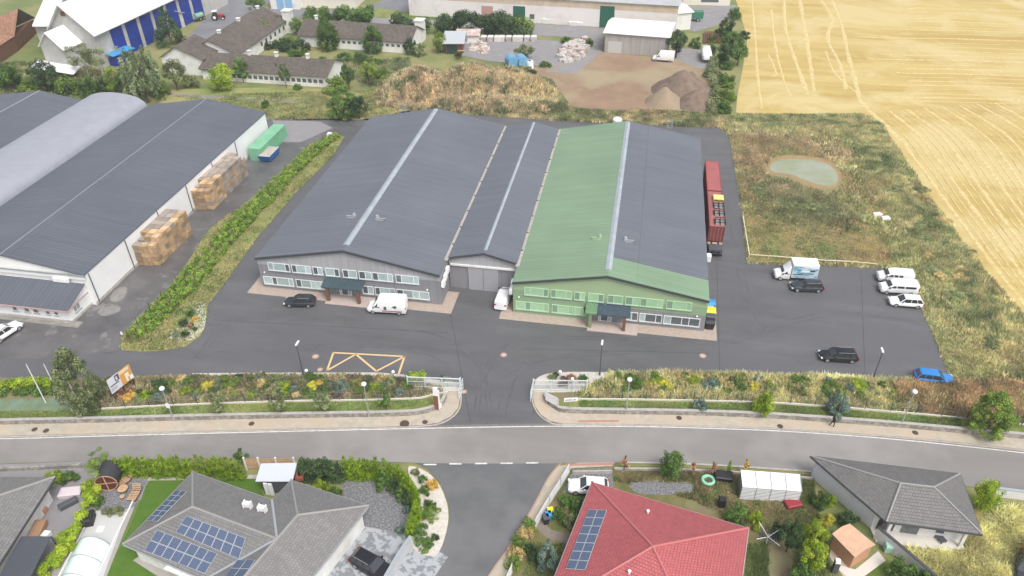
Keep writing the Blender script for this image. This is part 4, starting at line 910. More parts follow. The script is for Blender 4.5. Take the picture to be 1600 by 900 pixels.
# neighbours of the grain store
q = [P(50, 40, 9), P(75, 40, 9), P(113, -28, 9), P(80, -28, 9)]; ss = empty('side_store', (q[0].x, q[0].y, 0), 0, 'narrow building with flat white roof left of the tall grain store', 'industrial building')
MB().slab(q, .3).build('roof', MATS['white_sheet_roof'], ss); cc = sum((p.xy for p in q), Vector((0, 0)))/4; MB().prism([tuple(cc+(p.xy-cc)*.93) for p in q], 0, 8.68).build('wall', M_conc, ss)
ob = empty('old_barn', (*at(30, 50), 0), 0, 'old barn with rusty red and brown tiled roof at the top left corner', 'barn')
ea, eb = P(-50, 74, 4), P(54, 27, 4); ga, gb = P(-50, 50, 9), P(28, 13, 9); na, nb = ga+(ga-ea)*1.0, gb+(gb-eb)*1.0; na.z = nb.z = 4
MB().slab([ea, eb, gb, ga], .2).build('roof', M_oldroof, ob, uv=True); MB().slab([ga, gb, nb, na], .2).build('rusty_roof', roofmat('rusty_tiles', (.40, .21, .14), (.26, .15, .10), .5, .5, rough=.9, jit=.2), ob, uv=True)
cc = (ea+eb+na+nb)/4; MB().prism([tuple(cc.xy+(p.xy-cc.xy)*.94) for p in (ea, eb, nb, na)], 0, 3.7).build('wall', M_brown, ob)
r, F, L = barn('tin_roof_store', 'pale roofed store between the conifer and the red tractor', 'shed', (262, 52), (290, 42), 20, 4.2, 5.6, M_conc, mat('pale_roof', (.6, .58, .55), .7, c2=(.5, .48, .45), scale=.5), rdir='v')
r, F, L = barn('blue_roof_canopy', 'small blue flat roofed box at the foot of the grain store', 'container', (182, 104), (212, 92), 4, 2.8, 3.0, M_blue, mat('bright_blue_sheet', (.05, .28, .58), .5))
# ================================================================== family houses
M_tile = roofmat('grey_roof_tiles', (.20, .195, .19), (.12, .115, .11), .30, .32, rough=.7, jit=.1, bstr=.9)
M_tiled = roofmat('dark_grey_roof_tiles', (.165, .16, .155), (.095, .09, .088), .30, .32, rough=.7, jit=.1, bstr=.9)
M_rtile = roofmat('red_roof_tiles', (.41, .10, .105), (.25, .06, .062), .30, .32, rough=.6, jit=.08, bstr=.9)
M_ridge = mat('grey_ridge_tiles', (.28, .27, .26), .7); M_rridge = mat('red_ridge_tiles', (.44, .14, .14), .65)
M_cell = None
def solarmat():
    m = bpy.data.materials.new('solar_cells'); m.use_nodes = True; N = m.node_tree.nodes; L = m.node_tree.links; b = N['Principled BSDF']
    uv = N.new('ShaderNodeUVMap'); br = N.new('ShaderNodeTexBrick'); br.offset = 0
    br.inputs['Scale'].default_value = 1; br.inputs['Brick Width'].default_value = .165; br.inputs['Row Height'].default_value = .165
    br.inputs['Mortar Size'].default_value = .008; br.inputs['Color1'].default_value = (.055, .078, .14, 1); br.inputs['Color2'].default_value = (.065, .09, .16, 1)
    br.inputs['Mortar'].default_value = (.20, .24, .31, 1)
    L.new(uv.outputs[0], br.inputs['Vector']); L.new(br.outputs[0], b.inputs['Base Color']); b.inputs['Roughness'].default_value = .18
    b.inputs['Specular IOR Level'].default_value = .6; return m
M_cell = solarmat()
def hiproof(root, polys, pts, mt, t=.22, nm='roof_slope'):
    for p in polys: MB().slab([pts[k] for k in p], t).build(nm, mt, root, uv=True)
def ridges(root, segs, pts, mt, r=.13):
    for a, b in segs:
        m = MB(); m.tube(Vector(pts[a])+Vector((0, 0, .03)), Vector(pts[b])+Vector((0, 0, .03)), r, None, 6); m.build('ridge_tiles', mt, root)
def solar(root, quad, nx, ny, plane, off=.12, gap=.014):
    """panels laid in a regular grid over a quad given in photo pixels, on a roof plane"""
    a, b, c = [Vector(p) for p in plane[:3]]; n = (b-a).cross(c-a).normalized(); n = n if n.z > 0 else -n
    q = [onplane(px, py, plane)+n*off for px, py in quad]    # tl tr br bl
    for i in range(nx):
        for j in range(ny):
            def S(u, v): return (q[0]*(1-u)+q[1]*u)*(1-v)+(q[3]*(1-u)+q[2]*u)*v
            u0, u1, v0, v1 = (i+gap)/nx, (i+1-gap)/nx, (j+gap)/ny, (j+1-gap)/ny
            c4 = [S(u0, v0), S(u1, v0), S(u1, v1), S(u0, v1)]
            m = MB(); m.add([p for p in c4]+[p-n*.05 for p in c4], [(0, 1, 2, 3), (4, 7, 6, 5), (0, 4, 5, 1), (1, 5, 6, 2), (2, 6, 7, 3), (3, 7, 4, 0)])
            fr = m.build('solar_panel', mat('panel_frame', (.42, .44, .46), .4), root)
            e = .035
            i4 = []
            cc = sum(c4, Vector())/4
            for p in c4:
                d = cc-p; i4.append(p+d*(e/d.length*1.4)+n*.006)
            m = MB(); m.add(i4, [(0, 1, 2, 3)]); m.build('solar_cells', M_cell, fr, uv=True)
def walls(root, pxs, z, mt, z0=0, name='wall'):
    pts = [tuple(at(x, y, z)) for x, y in pxs]; MB().prism(pts, z0, z).build(name, mt, root)
def inset(pts, d):
    c = sum((Vector(p) for p in pts), Vector((0, 0)))/len(pts); return [tuple(c+(Vector(p)-c)*(1-d/((Vector(p)-c).length))) for p in pts]
# --- grey solar house
e2, r2 = 3.0, 5.4
hp = dict(C1=P(301, 737, e2), C2=P(192, 850, e2), J1=P(301, 792, r2), J2=P(433, 842, r2), V1=P(425, 781, e2), C3=P(455, 750, e2), C4=P(576, 790, e2), J3=P(465, 805, r2))
# mirror the far hips to close the wings out of frame
dr = (hp['J3']-hp['J2']).normalized(); R1 = hp['J2']-dr*6.5; R1.z = r2
hp['R1'] = R1
dS = Vector((hp['C4'].x-hp['J3'].x, hp['C4'].y-hp['J3'].y, 0))
hp['C5'] = hp['C4']-Vector((dr.x, dr.y, 0))*17.5; hp['C5'].z = e2
hp['R2'] = hp['J3']-Vector((dr.x, dr.y, 0))*15.5; hp['R2'].z = r2
dc = (hp['V1']-hp['C1']); dc.z = 0; dc.normalize()
hp['S1'] = P(330, 899, e2+.6); hp['S1'].z = e2
hp['S1'] = P(320, 906, e2)
hp['C6'] = hp['S1']-Vector((dr.x, dr.y, 0))*9; hp['C6'].z = e2
h2 = empty('family_house', (hp['J2'].x, hp['J2'].y, 0), 0, 'L-shaped grey tiled bungalow carrying blue solar panels, with black car on its drive', 'house')
hiproof(h2, [('C1', 'V1', 'J2', 'J1'), ('C1', 'J1', 'C2'), ('C2', 'J1', 'J2', 'S1'), ('V1', 'C3', 'J3', 'J2'), ('C3', 'C4', 'J3'), ('C4', 'C5', 'R2', 'J3'), ('S1', 'J2', 'R2', 'C6'), ('C5', 'C6', 'R2')], hp, M_tile)
ridges(h2, [('C1', 'J1'), ('J1', 'C2'), ('J1', 'J2'), ('J3', 'C3'), ('J3', 'C4'), ('J3', 'R2')], hp, M_ridge)
for a, b in (('V1', 'J2'), ('S1', 'J2')):
    m = MB(); m.bar(Vector(hp[a])+Vector((0, 0, .05)), Vector(hp[b])+Vector((0, 0, .05)), .22, .05); m.build('valley_flashing', mat('zinc', (.42, .45, .48), .35, metal=.3), h2)
m = MB()
for a, b in (('C1', 'V1'), ('V1', 'C3'), ('C3', 'C4'), ('C4', 'C5'), ('C1', 'C2'), ('C2', 'S1')):
    m.bar(Vector(hp[a])-Vector((0, 0, .12)), Vector(hp[b])-Vector((0, 0, .12)), .14, .14)
m.build('gutter', MATS['zinc'], h2)
w1 = inset([hp['C1'].xy, hp['V1'].xy, hp['S1'].xy+Vector((dc.x, dc.y))*2, hp['C2'].xy], .8)
MB().prism(w1, 0, e2-.25).build('wall', M_render, h2)
w2 = inset([hp['C3'].xy, hp['C4'].xy, hp['C5'].xy, hp['C6'].xy+Vector((0, 1))], .9)
MB().prism(w2, 0, e2-.26).build('wall', M_render, h2)
pl = [hp['C2'], hp['J1'], hp['J2']]
solar(h2, [(292, 806), (385, 841), (374, 874), (275, 832)], 7, 2, pl)
solar(h2, [(246, 828), (341, 865), (321, 897), (226, 861)], 7, 2, pl)
solar(h2, [(276, 767), (293, 769), (247, 816), (229, 815)], 2, 6, [hp['C1'], hp['J1'], hp['C2']])
solar(h2, [(372, 876), (400, 876), (360, 935), (330, 930)], 2, 4, [hp['S1'], hp['J2'], hp['R2']])
for px, py in ((388, 793), (411, 799)):
    b = onplane(px, py, [hp['C1'], hp['J2'], hp['J1']]); m = MB()
    m.box(b.x-.35, b.x+.35, b.y-.22, b.y+.22, b.z+.25, b.z+.8); m.box(b.x-.4, b.x-.34, b.y-.3, b.y+.3, b.z-.05, b.z+.9); m.box(b.x+.34, b.x+.4, b.y-.3, b.y+.3, b.z-.05, b.z+.9)
    m.build('roof_window_lift', M_wmetal, h2)
m = MB(); q = [P(262, 881, 2.5), P(287, 889, 2.5), P(279, 898, 2.5), P(256, 889, 2.5)]; m.slab(q, .08); q = [P(287, 890, 2.5), P(316, 900, 2.5), P(308, 915, 2.5), P(279, 900, 2.5)]; m.slab(q, .08); m.build('awning', M_wmetal, h2)
sheet('terrace', [(208, 876), (226, 862), (330, 905), (300, 935)], MATS['concrete_terrace'], z=.03)
# --- red house
e3, r3 = 2.9, 6.3
rp = dict(C1=P(925, 753, e3), C2=P(1170, 825, e3), S2=P(1134, 1093, e3), S1=P(844, 958, e3), J=P(1020, 854, r3))
# square the plan up
h3 = empty('family_house', (rp['J'].x, rp['J'].y, 0), 0, 'red tiled pyramid roof house with one long solar array', 'house')
hiproof(h3, [('C1', 'C2', 'J'), ('C2', 'S2', 'J'), ('S2', 'S1', 'J'), ('S1', 'C1', 'J')], rp, M_rtile)
ridges(h3, [('J', 'C1'), ('J', 'C2'), ('J', 'S1'), ('J', 'S2')], rp, M_rridge)
m = MB()
for a, b in (('C1', 'C2'), ('C2', 'S2'), ('C1', 'S1')): m.bar(Vector(rp[a])-Vector((0, 0, .12)), Vector(rp[b])-Vector((0, 0, .12)), .14, .14)
m.build('gutter', MATS['zinc'], h3)
MB().prism(inset([rp['C1'].xy, rp['C2'].xy, rp['S2'].xy, rp['S1'].xy], 1.0), 0, e3-.25).build('wall', M_render, h3)
solar(h3, [(920, 797), (949, 798), (915, 892), (884, 890)], 2, 7, [rp['S1'], rp['C1'], rp['J']])
for px, py, plk in ((1012, 802, ('C1', 'C2', 'J')), (983, 896, ('S2', 'S1', 'J'))):
    b = onplane(px, py, [rp[k] for k in plk]); m = MB(); m.tube((b.x, b.y, b.z-.1), (b.x, b.y, b.z+.35), .1, None, 8); m.ball((b.x, b.y, b.z+.42), .18, 8, 5, .6); m.build('vent_pipe', M_wmetal, h3)
# --- right grey house
e4, r4 = 3.1, 5.3
gp = dict(C1=P(1266, 712, e4), C2=P(1500, 740, e4), C3=P(1535, 835, e4), C4=P(1385, 815, e4), J1=P(1407, 755, r4), J2=P(1459, 761, r4))
h4 = empty('family_house', (gp['J1'].x, gp['J1'].y, 0), 0, 'grey tiled hip roof bungalow with terrace at the right, standing alone by the road', 'house')
hiproof(h4, [('C1', 'C2', 'J2', 'J1'), ('C2', 'C3', 'J2'), ('C3', 'C4', 'J1', 'J2'), ('C4', 'C1', 'J1')], gp, M_tiled)
ridges(h4, [('C1', 'J1'), ('J1', 'J2'), ('J2', 'C2'), ('J2', 'C3'), ('J1', 'C4')], gp, M_ridge, .1)
m = MB()
for a, b in (('C1', 'C2'), ('C2', 'C3'), ('C3', 'C4'), ('C4', 'C1')): m.bar(Vector(gp[a])-Vector((0, 0, .12)), Vector(gp[b])-Vector((0, 0, .12)), .16, .16)
m.build('gutter', M_trim, h4)
q = [gp[k].xy for k in ('C1', 'C2', 'C3', 'C4')]; c = sum(q, Vector((0, 0)))/4
def toward(a, f): return tuple(c+(a-c)*f)
wq = [toward(q[0], .93), toward(q[1], .9), toward(q[2], .86), tuple(Vector(toward(q[3], .9)))]
# terrace side recessed
f1 = Vector(wq[2])*.90+Vector(wq[1])*.10; f2 = Vector(wq[3])*.86+Vector(wq[0])*.14
MB().prism([wq[0], wq[1], tuple(f1), tuple(f2)], 0, e4-.25).build('wall', mat('lilac_white_render', (.66, .65, .66), .85, c2=(.6, .59, .6), scale=.4), h4)
b0 = Vector(wq[3]); b1 = Vector(wq[2])
for f in (0.05, .97):
    m = MB(); p = b0.lerp(b1, f); m.box(p.x-.15, p.x+.15, p.y-.15, p.y+.15, .1, e4-.25); m.build('terrace_post', M_render, h4)
d = (f1-f2).normalized(); nrm = Vector((d.y, -d.x))
for s0, s1, z0, mt in ((.5, 2.2, .15, M_glass), (2.9, 4.6, .15, M_dpane), (6.2, 7.0, .9, M_dpane)):
    m = MB(); a = f2+d*s0+nrm*.03; b = f2+d*s1+nrm*.03
    m.add([(a.x, a.y, z0), (b.x, b.y, z0), (b.x, b.y, 2.4), (a.x, a.y, 2.4)], [(0, 1, 2, 3)]); m.build('window', mt, h4)
tz = [tuple(b0-(b1-b0).normalized()*.6-Vector((0, .6))), tuple(b1+(b1-b0).normalized()*.5-Vector((0, .8))), tuple(f1), tuple(f2)]
MB().prism(tz, -.1, .12).build('terrace_floor', mat('cream_tiles', (.6, .56, .5), .7), h4)
tc = empty('lounge_chair', (*at(1468, 843, .12), .12), .5, 'grey lounge chair on the terrace of the right grey house', 'chair')
m = MB(); m.box(-.35, .35, -.6, .4, .3, .38); m.build('seat', M_dgrey, tc, local=True); m = MB(); m.loft([[(-.35, .4, .36), (.35, .4, .36), (.35, .46, .36), (-.35, .46, .36)], [(-.35, .7, .95), (.35, .7, .95), (.35, .76, .95), (-.35, .76, .95)]]); m.build('backrest', M_dgrey, tc, local=True)
for x in (-.3, .3):
    for y in (-.5, .35): m = MB(); m.box(x-.03, x+.03, y-.03, y+.03, 0, .3); m.build('leg', M_black, tc, local=True)
# garden wall running from the house
def wallrun(name, px, z, wd, mt, label, cat, cap=None, z0=0.0, dn=3, parts=False):
    q = [tuple(at(*p, z)) for p in px]; q = dens(q, dn) if len(q) > 2 else [Vector(a) for a in q]
    q = [(a.x, a.y) for a in q]
    root = empty(name, (q[0][0], q[0][1], z0), 0, label, cat) if cap else None
    o = ribbon(q, wd, z0-.05, z).build(name if not cap else 'wall_body', mt, root)
    if cap: ribbon(q, wd+.08, z+.002, z+.08).build('coping', cap, root)
    else: tag(o, label, cat)
    return root or o
wallrun('garden_wall', [(1372, 824), (1410, 855), (1462, 900), (1500, 940)], 1.7, .25, MATS['lilac_white_render'], 'white garden wall with dark coping running diagonally from the right grey house', 'wall', M_trim)
wallrun('garden_wall', [(1553, 762), (1600, 768), (1740, 784)], 1.2, .25, MATS['lilac_white_render'], 'white roadside wall right of the round clipped tree', 'wall', MATS['zinc'])
wallrun('drive_wall', [(642, 838), (625, 862), (600, 905), (575, 950)], 1.5, .28, mat('grey_render', (.45, .46, .47), .8), 'grey smooth drive wall beside the black car', 'wall', MATS['zinc'])
# --- left grey house
lp = dict(A=P(86, 745, 3.0), B=P(0, 774, 4.4), C=P(0, 745, 3.0), D=P(-160, 745, 3.0), E_=P(-120, 822, 5.4), F=P(-30, 925, 3.0), G=P(-150, 905, 5.4))
lp['E'] = lp['A']+(lp['B']-lp['A'])*1.75
dd = Vector((lp['F'].x-lp['A'].x, lp['F'].y-lp['A'].y, 0)).normalized()
lp['G'] = lp['E']+dd*14; lp['F'] = lp['A']+dd*18; lp['D2'] = lp['D']; lp['H'] = lp['E']+Vector((-10, -1, 0))
h1b = empty('family_house', (lp['E'].x, lp['E'].y, 0), 0, 'grey tiled house cut off by the left edge of the photo, beside the yellow-green hedge', 'house')
hiproof(h1b, [('A', 'E', 'G', 'F'), ('A', 'D', 'H', 'E')], lp, M_tile)
ridges(h1b, [('A', 'E'), ('E', 'G'), ('E', 'H')], lp, M_ridge)
m = MB(); m.bar(lp['A']-Vector((0, 0, .12)), lp['F']-Vector((0, 0, .12)), .2, .2); m.build('gutter', M_trim, h1b)
A2 = lp['A'].xy+Vector((-.75, -.9)); F2 = A2+dd.xy*16
MB().prism([tuple(A2), tuple(F2), (F2.x-12, F2.y), (A2.x-14, A2.y)], 0, 2.8).build('wall', M_render, h1b)
pg = empty('patio_roof', (*at(60, 880, 0), 0), 0, 'dark corrugated patio roof beside the left grey house', 'patio roof')
q = [P(33, 838, 2.6), P(80, 838, 2.6), P(45, 905, 2.6), P(20, 950, 2.6), P(-30, 950, 2.6)]
MB().slab(q, .1).build('roof_panel', roofmat('dark_corrugated', (.075, .08, .095), (.035, .04, .05), .28, 50, rough=.4, brick=False, jit=.02), pg, uv=True)
for p in (q[0], q[1], q[3]):
    m = MB(); m.box(p.x-.06, p.x+.06, p.y-.06, p.y+.06, 0, 2.5); m.build('post', M_trim, pg)
# --- pool enclosure
pe = empty('pool_enclosure', (*at(130, 880, 0), 0), 0, 'translucent arched pool enclosure of four sections beside the green lawn', 'pool enclosure')
l0, r0 = at(122, 850), at(172, 852); dirp = (at(75, 940)-at(122, 850)).normalized(); n0 = (r0-l0)
M_poly = mat('polycarbonate_sheet', (.68, .80, .78), .2, spec=.7); 
for k in range(5):
    s0, s1 = k*2.15, (k+1)*2.15-.05; rg = []
    wk = 1-.0*k
    for s in (s0, s1):
        b = l0+dirp*s; rg.append([(b.x+n0.x*t, b.y+n0.y*t, .05+1.25*math.sin(math.pi*t)**.7) for t in [i/12 for i in range(13)]])
    MB().loft(rg).build('glazed_section', M_poly, pe, smooth=50)
    b = l0+dirp*s0; m = MB()
    pts = [Vector((b.x+n0.x*t, b.y+n0.y*t, .09+1.27*math.sin(math.pi*t)**.7)) for t in [i/12 for i in range(13)]]
    for i in range(12): m.bar(pts[i], pts[i+1], .07, .07)
    m.build('rib', M_galv, pe)
for t in (-.06, 1.06):
    m = MB(); a = l0+n0*t+dirp*-6; b = l0+n0*t+dirp*12; m.bar((a.x, a.y, .08), (b.x, b.y, .08), .14, .1); m.build('rail', M_wmetal, pe)
sheet('white_mat', [(149, 832), (160, 832), (164, 822), (154, 822)], M_wmetal, z=.035, kind=None, label='white mat on the terrace in front of the pool enclosure', cat='mat')
# --- barrel sauna
bc = at(176, 754); fdir = (at(172, 768)-at(180, 742)).normalized(); fd = Vector((math.sin(R(18)), -math.cos(R(18))))
bs = empty('barrel_sauna', (bc.x, bc.y, 0), 0, 'dark barrel sauna with round glazed front by the road hedge', 'sauna')
c0 = Vector((bc.x, bc.y, 1.25)); ax = Vector((fd.x, fd.y, 0))
m = MB(); m.tube(c0-ax*1.2, c0+ax*1.1, 1.2, 1.2, 24, caps=True); m.build('barrel', mat('charcoal_shingles', (.03, .032, .036), .7, c2=(.05, .05, .055), scale=5), bs, smooth=40)
m = MB(); m.tube(c0+ax*1.1, c0+ax*1.16, 1.12, 1.12, 24); m.build('front', mat('sauna_interior', (.10, .03, .02), .6), bs)
m = MB(); n_ = 24; sx = Vector((-ax.y, ax.x, 0))
pp = [c0+ax*1.18+(sx*math.cos(2*math.pi*i/n_)+Vector((0, 0, 1))*math.sin(2*math.pi*i/n_))*1.17 for i in range(n_)]
for i in range(n_): m.bar(pp[i], pp[(i+1) % n_], .06, .08)
m.bar(c0+ax*1.2-Vector((0, 0, 1.1)), c0+ax*1.2+Vector((0, 0, 1.1)), .08, .08); m.bar(c0+ax*1.2-sx*1.1, c0+ax*1.2+sx*1.1, .06, .06); m.build('front_frame', M_wood, bs)
for s in (-.7, .7): m = MB(); p = c0+ax*s; m.box(p.x-.9, p.x+.9, p.y-.12, p.y+.12, 0, .35); m.build('cradle', M_brown, bs)
# --- carport shed (white roof, timber fence)
cs = empty('garden_shed', (*at(425, 765), 0), 0, 'grey garden shed with white sheet roof beside a timber slatted fence', 'shed')
q = [P(408, 724, 2.7), P(464, 723, 2.7), P(457, 752, 2.3), P(399, 752, 2.3)]
MB().slab(q, .1).build('roof', mat('pale_blue_sheet', (.5, .53, .56), .4), cs, uv=True)
b = [tuple(at(x, y, 2.4)) for x, y in ((410, 728), (458, 727), (453, 748), (406, 748))]; MB().prism(b, 0, 2.28).build('wall', M_dgrey, cs)
a = at(413, 749, 2.3); m = MB(); m.box(a.x-.1, a.x+.35, a.y-.35, a.y-.2, .1, 2.0); m.box(a.x+.45, a.x+.9, a.y-.35, a.y-.2, .1, 2.0); m.build('door', M_wmetal, cs)
tf = empty('timber_fence', (*at(425, 724), 0), 0, 'pale timber slatted fence between the hedges by the road', 'fence')
for x0, x1 in ((386, 408), (408, 434), (436, 462)):
    m = MB(); A_, B_ = at(x0, 734), at(x1, 734)
    for k in range(6): m.bar((A_.x, A_.y, .3+k*.3), (B_.x, B_.y, .3+k*.3), .04, .2)
    m.build('slat_panel', M_wood, tf)
for x in (386, 408, 435, 463): m = MB(); A_ = at(x, 734); m.box(A_.x-.08, A_.x+.08, A_.y-.08, A_.y+.08, 0, 2.1); m.build('post', M_wmetal, tf)
gr_ = empty('smoker_grill', (*at(470, 752), 0), .3, 'rusty red metal grill beside the garden shed', 'grill')
m = MB(); m.box(-.45, .45, -.4, .4, .5, 1.0); m.build('firebox', mat('rusty_red', (.32, .10, .06), .7), gr_, local=True)
for x in (-.38, .38):
    for y in (-.32, .32): m = MB(); m.box(x-.04, x+.04, y-.04, y+.04, 0, .5); m.build('leg', M_black, gr_, local=True)
m = MB(); m.tube((0, 0, 1), (0, 0, 1.7), .1, None, 8); m.build('chimney', M_black, gr_, local=True)
# --- white greenhouse
gh = empty('greenhouse', (*at(1205, 782), 0), 0, 'white slatted greenhouse tunnel in the vegetable garden behind the road', 'greenhouse')
T = [P(1157, 734, 2.3), P(1250, 741, 2.3), P(1253, 767, 2.1), P(1160, 760, 2.1)]
MB().slab(T, .06).build('roof', mat('milky_sheet', (.78, .79, .80), .35), gh)
A_, B_ = T[3], T[2]
for k in range(9):
    m = MB(); z = .12+k*.235; m.bar((A_.x, A_.y-.02, z), (B_.x, B_.y-.02, z), .03, .13); m.build('wall_slat', MATS['milky_sheet'], gh)
for f in (0, .25, .5, .75, 1):
    m = MB(); a = A_.lerp(B_, f); b = T[0].lerp(T[1], f); m.bar((a.x, a.y-.04, 0), (a.x, a.y-.04, 2.12), .05, .05); m.bar((a.x, a.y, 2.16), (b.x, b.y, 2.36), .05, .05); m.build('frame_rib', M_galv, gh)
m = MB(); a, b = T[0], T[1]; m.loft([[(a.x+.05, a.y-.1, 0), (a.x+.05, a.y-.1, 2.2), (A_.x+.05, A_.y+.1, 2.0), (A_.x+.05, A_.y+.1, 0)], [(b.x-.05, b.y-.1, 0), (b.x-.05, b.y-.1, 2.2), (B_.x-.05, B_.y+.1, 2.0), (B_.x-.05, B_.y+.1, 0)]]); m.build('inner_sheet', mat('dark_interior', (.2, .22, .2), .8), gh)
# --- timber shed
ts = empty('timber_shed', (*at(1330, 875), 0), 0, 'pale plywood garden shed with shallow gabled roof beside the white wall', 'shed')
q = [P(1300, 834, 2.2), P(1328, 818, 2.2), P(1368, 851, 2.2), P(1336, 871, 2.2)]
mid0 = (q[0]+q[1])/2+Vector((0, 0, .35)); mid1 = (q[3]+q[2])/2+Vector((0, 0, .35))
M_ply = mat('plywood', (.62, .40, .27), .8, c2=(.54, .34, .22), scale=1.5)
MB().slab([q[0], mid0, mid1, q[3]], .08).build('roof', M_ply, ts); MB().slab([mid0, q[1], q[2], mid1], .08).build('roof', M_ply, ts)
MB().prism(inset([x.xy for x in q], .25), 0, 2.15).build('wall', mat('timber_cladding', (.50, .27, .16), .85, c2=(.42, .22, .13), scale=2, stretch=(1, 1, 6)), ts)
sheet('terrace', [(1300, 880), (1335, 912), (1384, 876), (1372, 862), (1336, 890)], MATS['cream_tiles'], z=.024)
# --- white slatted fence by the side street
wf = empty('picket_fence', (*at(880, 760), 0), 0, 'white metal picket fence along the side street pavement', 'fence')
def fence_panels(root, px, z, wd, mt, postm, gap=.16, pn='fence_panel'):
    q = [at(*p, z) for p in px]
    for a, b in zip(q[:-1], q[1:]):
        L_ = (b-a).length; n = max(1, int(L_/2.4))
        for k in range(n):
            s, e = a.lerp(b, k/n), a.lerp(b, (k+1)/n); m = MB(); L2 = (e-s).length; kk = int(L2/gap)
            for j in range(1, kk): p = s.lerp(e, j/kk); m.box(p.x-.045, p.x+.045, p.y-.02, p.y+.02, .22, z)
            m.bar((s.x, s.y, .35), (e.x, e.y, .35), .03, .06); m.bar((s.x, s.y, z-.2), (e.x, e.y, z-.2), .03, .06); m.build(pn, mt, root)
            m = MB(); m.box(s.x-.06, s.x+.06, s.y-.06, s.y+.06, 0, z+.06); m.build('post', postm, root)
        m = MB(); m.bar((a.x, a.y, .1), (b.x, b.y, .1), .2, .26); m.build('plinth', M_kerb, root)
fence_panels(wf, [(890, 724), (876, 747), (858, 775), (836, 812)], 1.5, 0, M_wmetal, M_galv, gap=.14)
wf2 = empty('picket_fence', (*at(797, 890), 0), 0, 'short white fence piece at the bottom edge below the flowering shrubs', 'fence')
fence_panels(wf2, [(800, 880), (785, 915)], 1.5, 0, M_wmetal, M_galv, gap=.14)
wallrun('garden_fence_wall', [(895, 736), (957, 735)], .5, .15, M_kerb, 'low concrete edge wall behind the white car in the garden', 'wall')
wallrun('roadside_edge', [(960, 731), (1050, 732), (1140, 736), (1270, 746)], .35, .2, M_kerb, 'long low concrete edging between the main road and the vegetable garden', 'wall')
wallrun('stone_edging', [(-140, 735), (0, 731), (148, 724)], .5, .3, M_stone, 'low grey stone edging wall along the road at the bottom left', 'wall')
# --- wheelie bins, dryer etc.
def bin_(px, py, rz, c, lid, label, sc=1):
    t = empty('wheelie_bin', (*at(px, py), 0), rz, label, 'bin'); 
    m = MB(); m.loft([[(-.24, -.28, .06), (.24, -.28, .06), (.24, .22, .06), (-.24, .22, .06)], [(-.3, -.36, .98), (.3, -.36, .98), (.3, .34, .98), (-.3, .34, .98)]]); m.build('body', c, t, local=True)
    m = MB(); m.box(-.32, .32, -.38, .38, .985, 1.07); m.build('lid', lid, t, local=True)
    m = MB(); m.tube((-.28, .3, .12), (.28, .3, .12), .12, None, 8); m.build('wheel', M_black, t, local=True)
M_ybin = mat('yellow_plastic', (.75, .62, .03), .5); M_bbin = mat('blue_plastic', (.04, .25, .55), .5)
bin_(860, 806, .4, M_black, M_ybin, 'black bin with yellow lid, topmost of the row behind the white picket fence')
bin_(857, 812, .4, M_bbin, M_bbin, 'blue bin in the middle of the row behind the white picket fence')
bin_(853, 817, .4, M_black, M_dgrey, 'dark grey bin, lowest of the row behind the white picket fence')
# yard bins beside the green building
def skip(px, py, c, label, name='waste_container', sz=1.0, cov=None):
    a = at(px, py); t = empty(name, (a.x, a.y, 0), 0, label, 'container'); m = MB()
    m.loft([[(-.5*sz, -.6*sz, .15), (.5*sz, -.6*sz, .15), (.5*sz, .6*sz, .15), (-.5*sz, .6*sz, .15)], [(-.65*sz, -.75*sz, 1.3*sz), (.65*sz, -.75*sz, 1.3*sz), (.65*sz, .75*sz, 1.3*sz), (-.65*sz, .75*sz, 1.3*sz)]]); m.build('body', c, t, local=True)
    m = MB(); m.loft([[(-.68*sz, -.78*sz+.3*sz*0, 1.305*sz), (.68*sz, -.78*sz, 1.305*sz), (.68*sz, .78*sz, 1.305*sz), (-.68*sz, .78*sz, 1.305*sz)], [(-.6*sz, -.35*sz, 1.55*sz), (.6*sz, -.35*sz, 1.55*sz), (.6*sz, .35*sz, 1.55*sz), (-.6*sz, .35*sz, 1.55*sz)]]); m.build('lid', cov or c, t, local=True)
    for x in (-.4, .4):
        for y in (-.45, .45): m = MB(); m.tube((x*sz-.04, y*sz, .1), (x*sz+.04, y*sz, .1), .1, None, 8); m.build('wheel', M_black, t, local=True)
skip(1109, 483, M_bbin, 'blue waste container beside the right side wall of the green building')
skip(1109, 496, M_ybin, 'yellow waste container beside the right side wall of the green building', sz=1.05)
skip(1109, 505, M_black, 'grey waste container in front of the yellow one at the building corner', cov=M_dgrey)
skip(1108, 512, M_black, 'black waste container nearest the corner of the green building')
skip(1108, 489, mat('pale_blue_plastic', (.35, .5, .6), .5), 'pale blue waste container between the blue and the yellow one', sz=.8)
rd = empty('rotary_dryer', (*at(1197, 850), 0), .6, 'white rotary clothes dryer standing on the garden lawn right of the red roof', 'clothes dryer')
m = MB(); m.tube((0, 0, 0), (0, 0, 1.7), .03, None, 6); m.build('pole', M_wmetal, rd, local=True)
for k in range(4):
    a = k*math.pi/2; m = MB(); m.tube((0, 0, 1.2), (1.6*math.cos(a), 1.6*math.sin(a), 1.75), .035, None, 5); m.build('arm', M_wmetal, rd, local=True)
m = MB()
for rr in (.5, .8, 1.1, 1.4):
    pp = [Vector((rr*math.cos(k*math.pi/2), rr*math.sin(k*math.pi/2), 1.2+.55*rr/1.6)) for k in range(4)]
    for k in range(4): m.tube(pp[k], pp[(k+1) % 4], .008, None, 4)
m.build('line', M_galv, rd, local=True)
tp = empty('paddling_ring', (*at(1106, 752), 0), 0, 'green round inflatable ring lying on the garden grass', 'ring')
m = MB(); rg = []
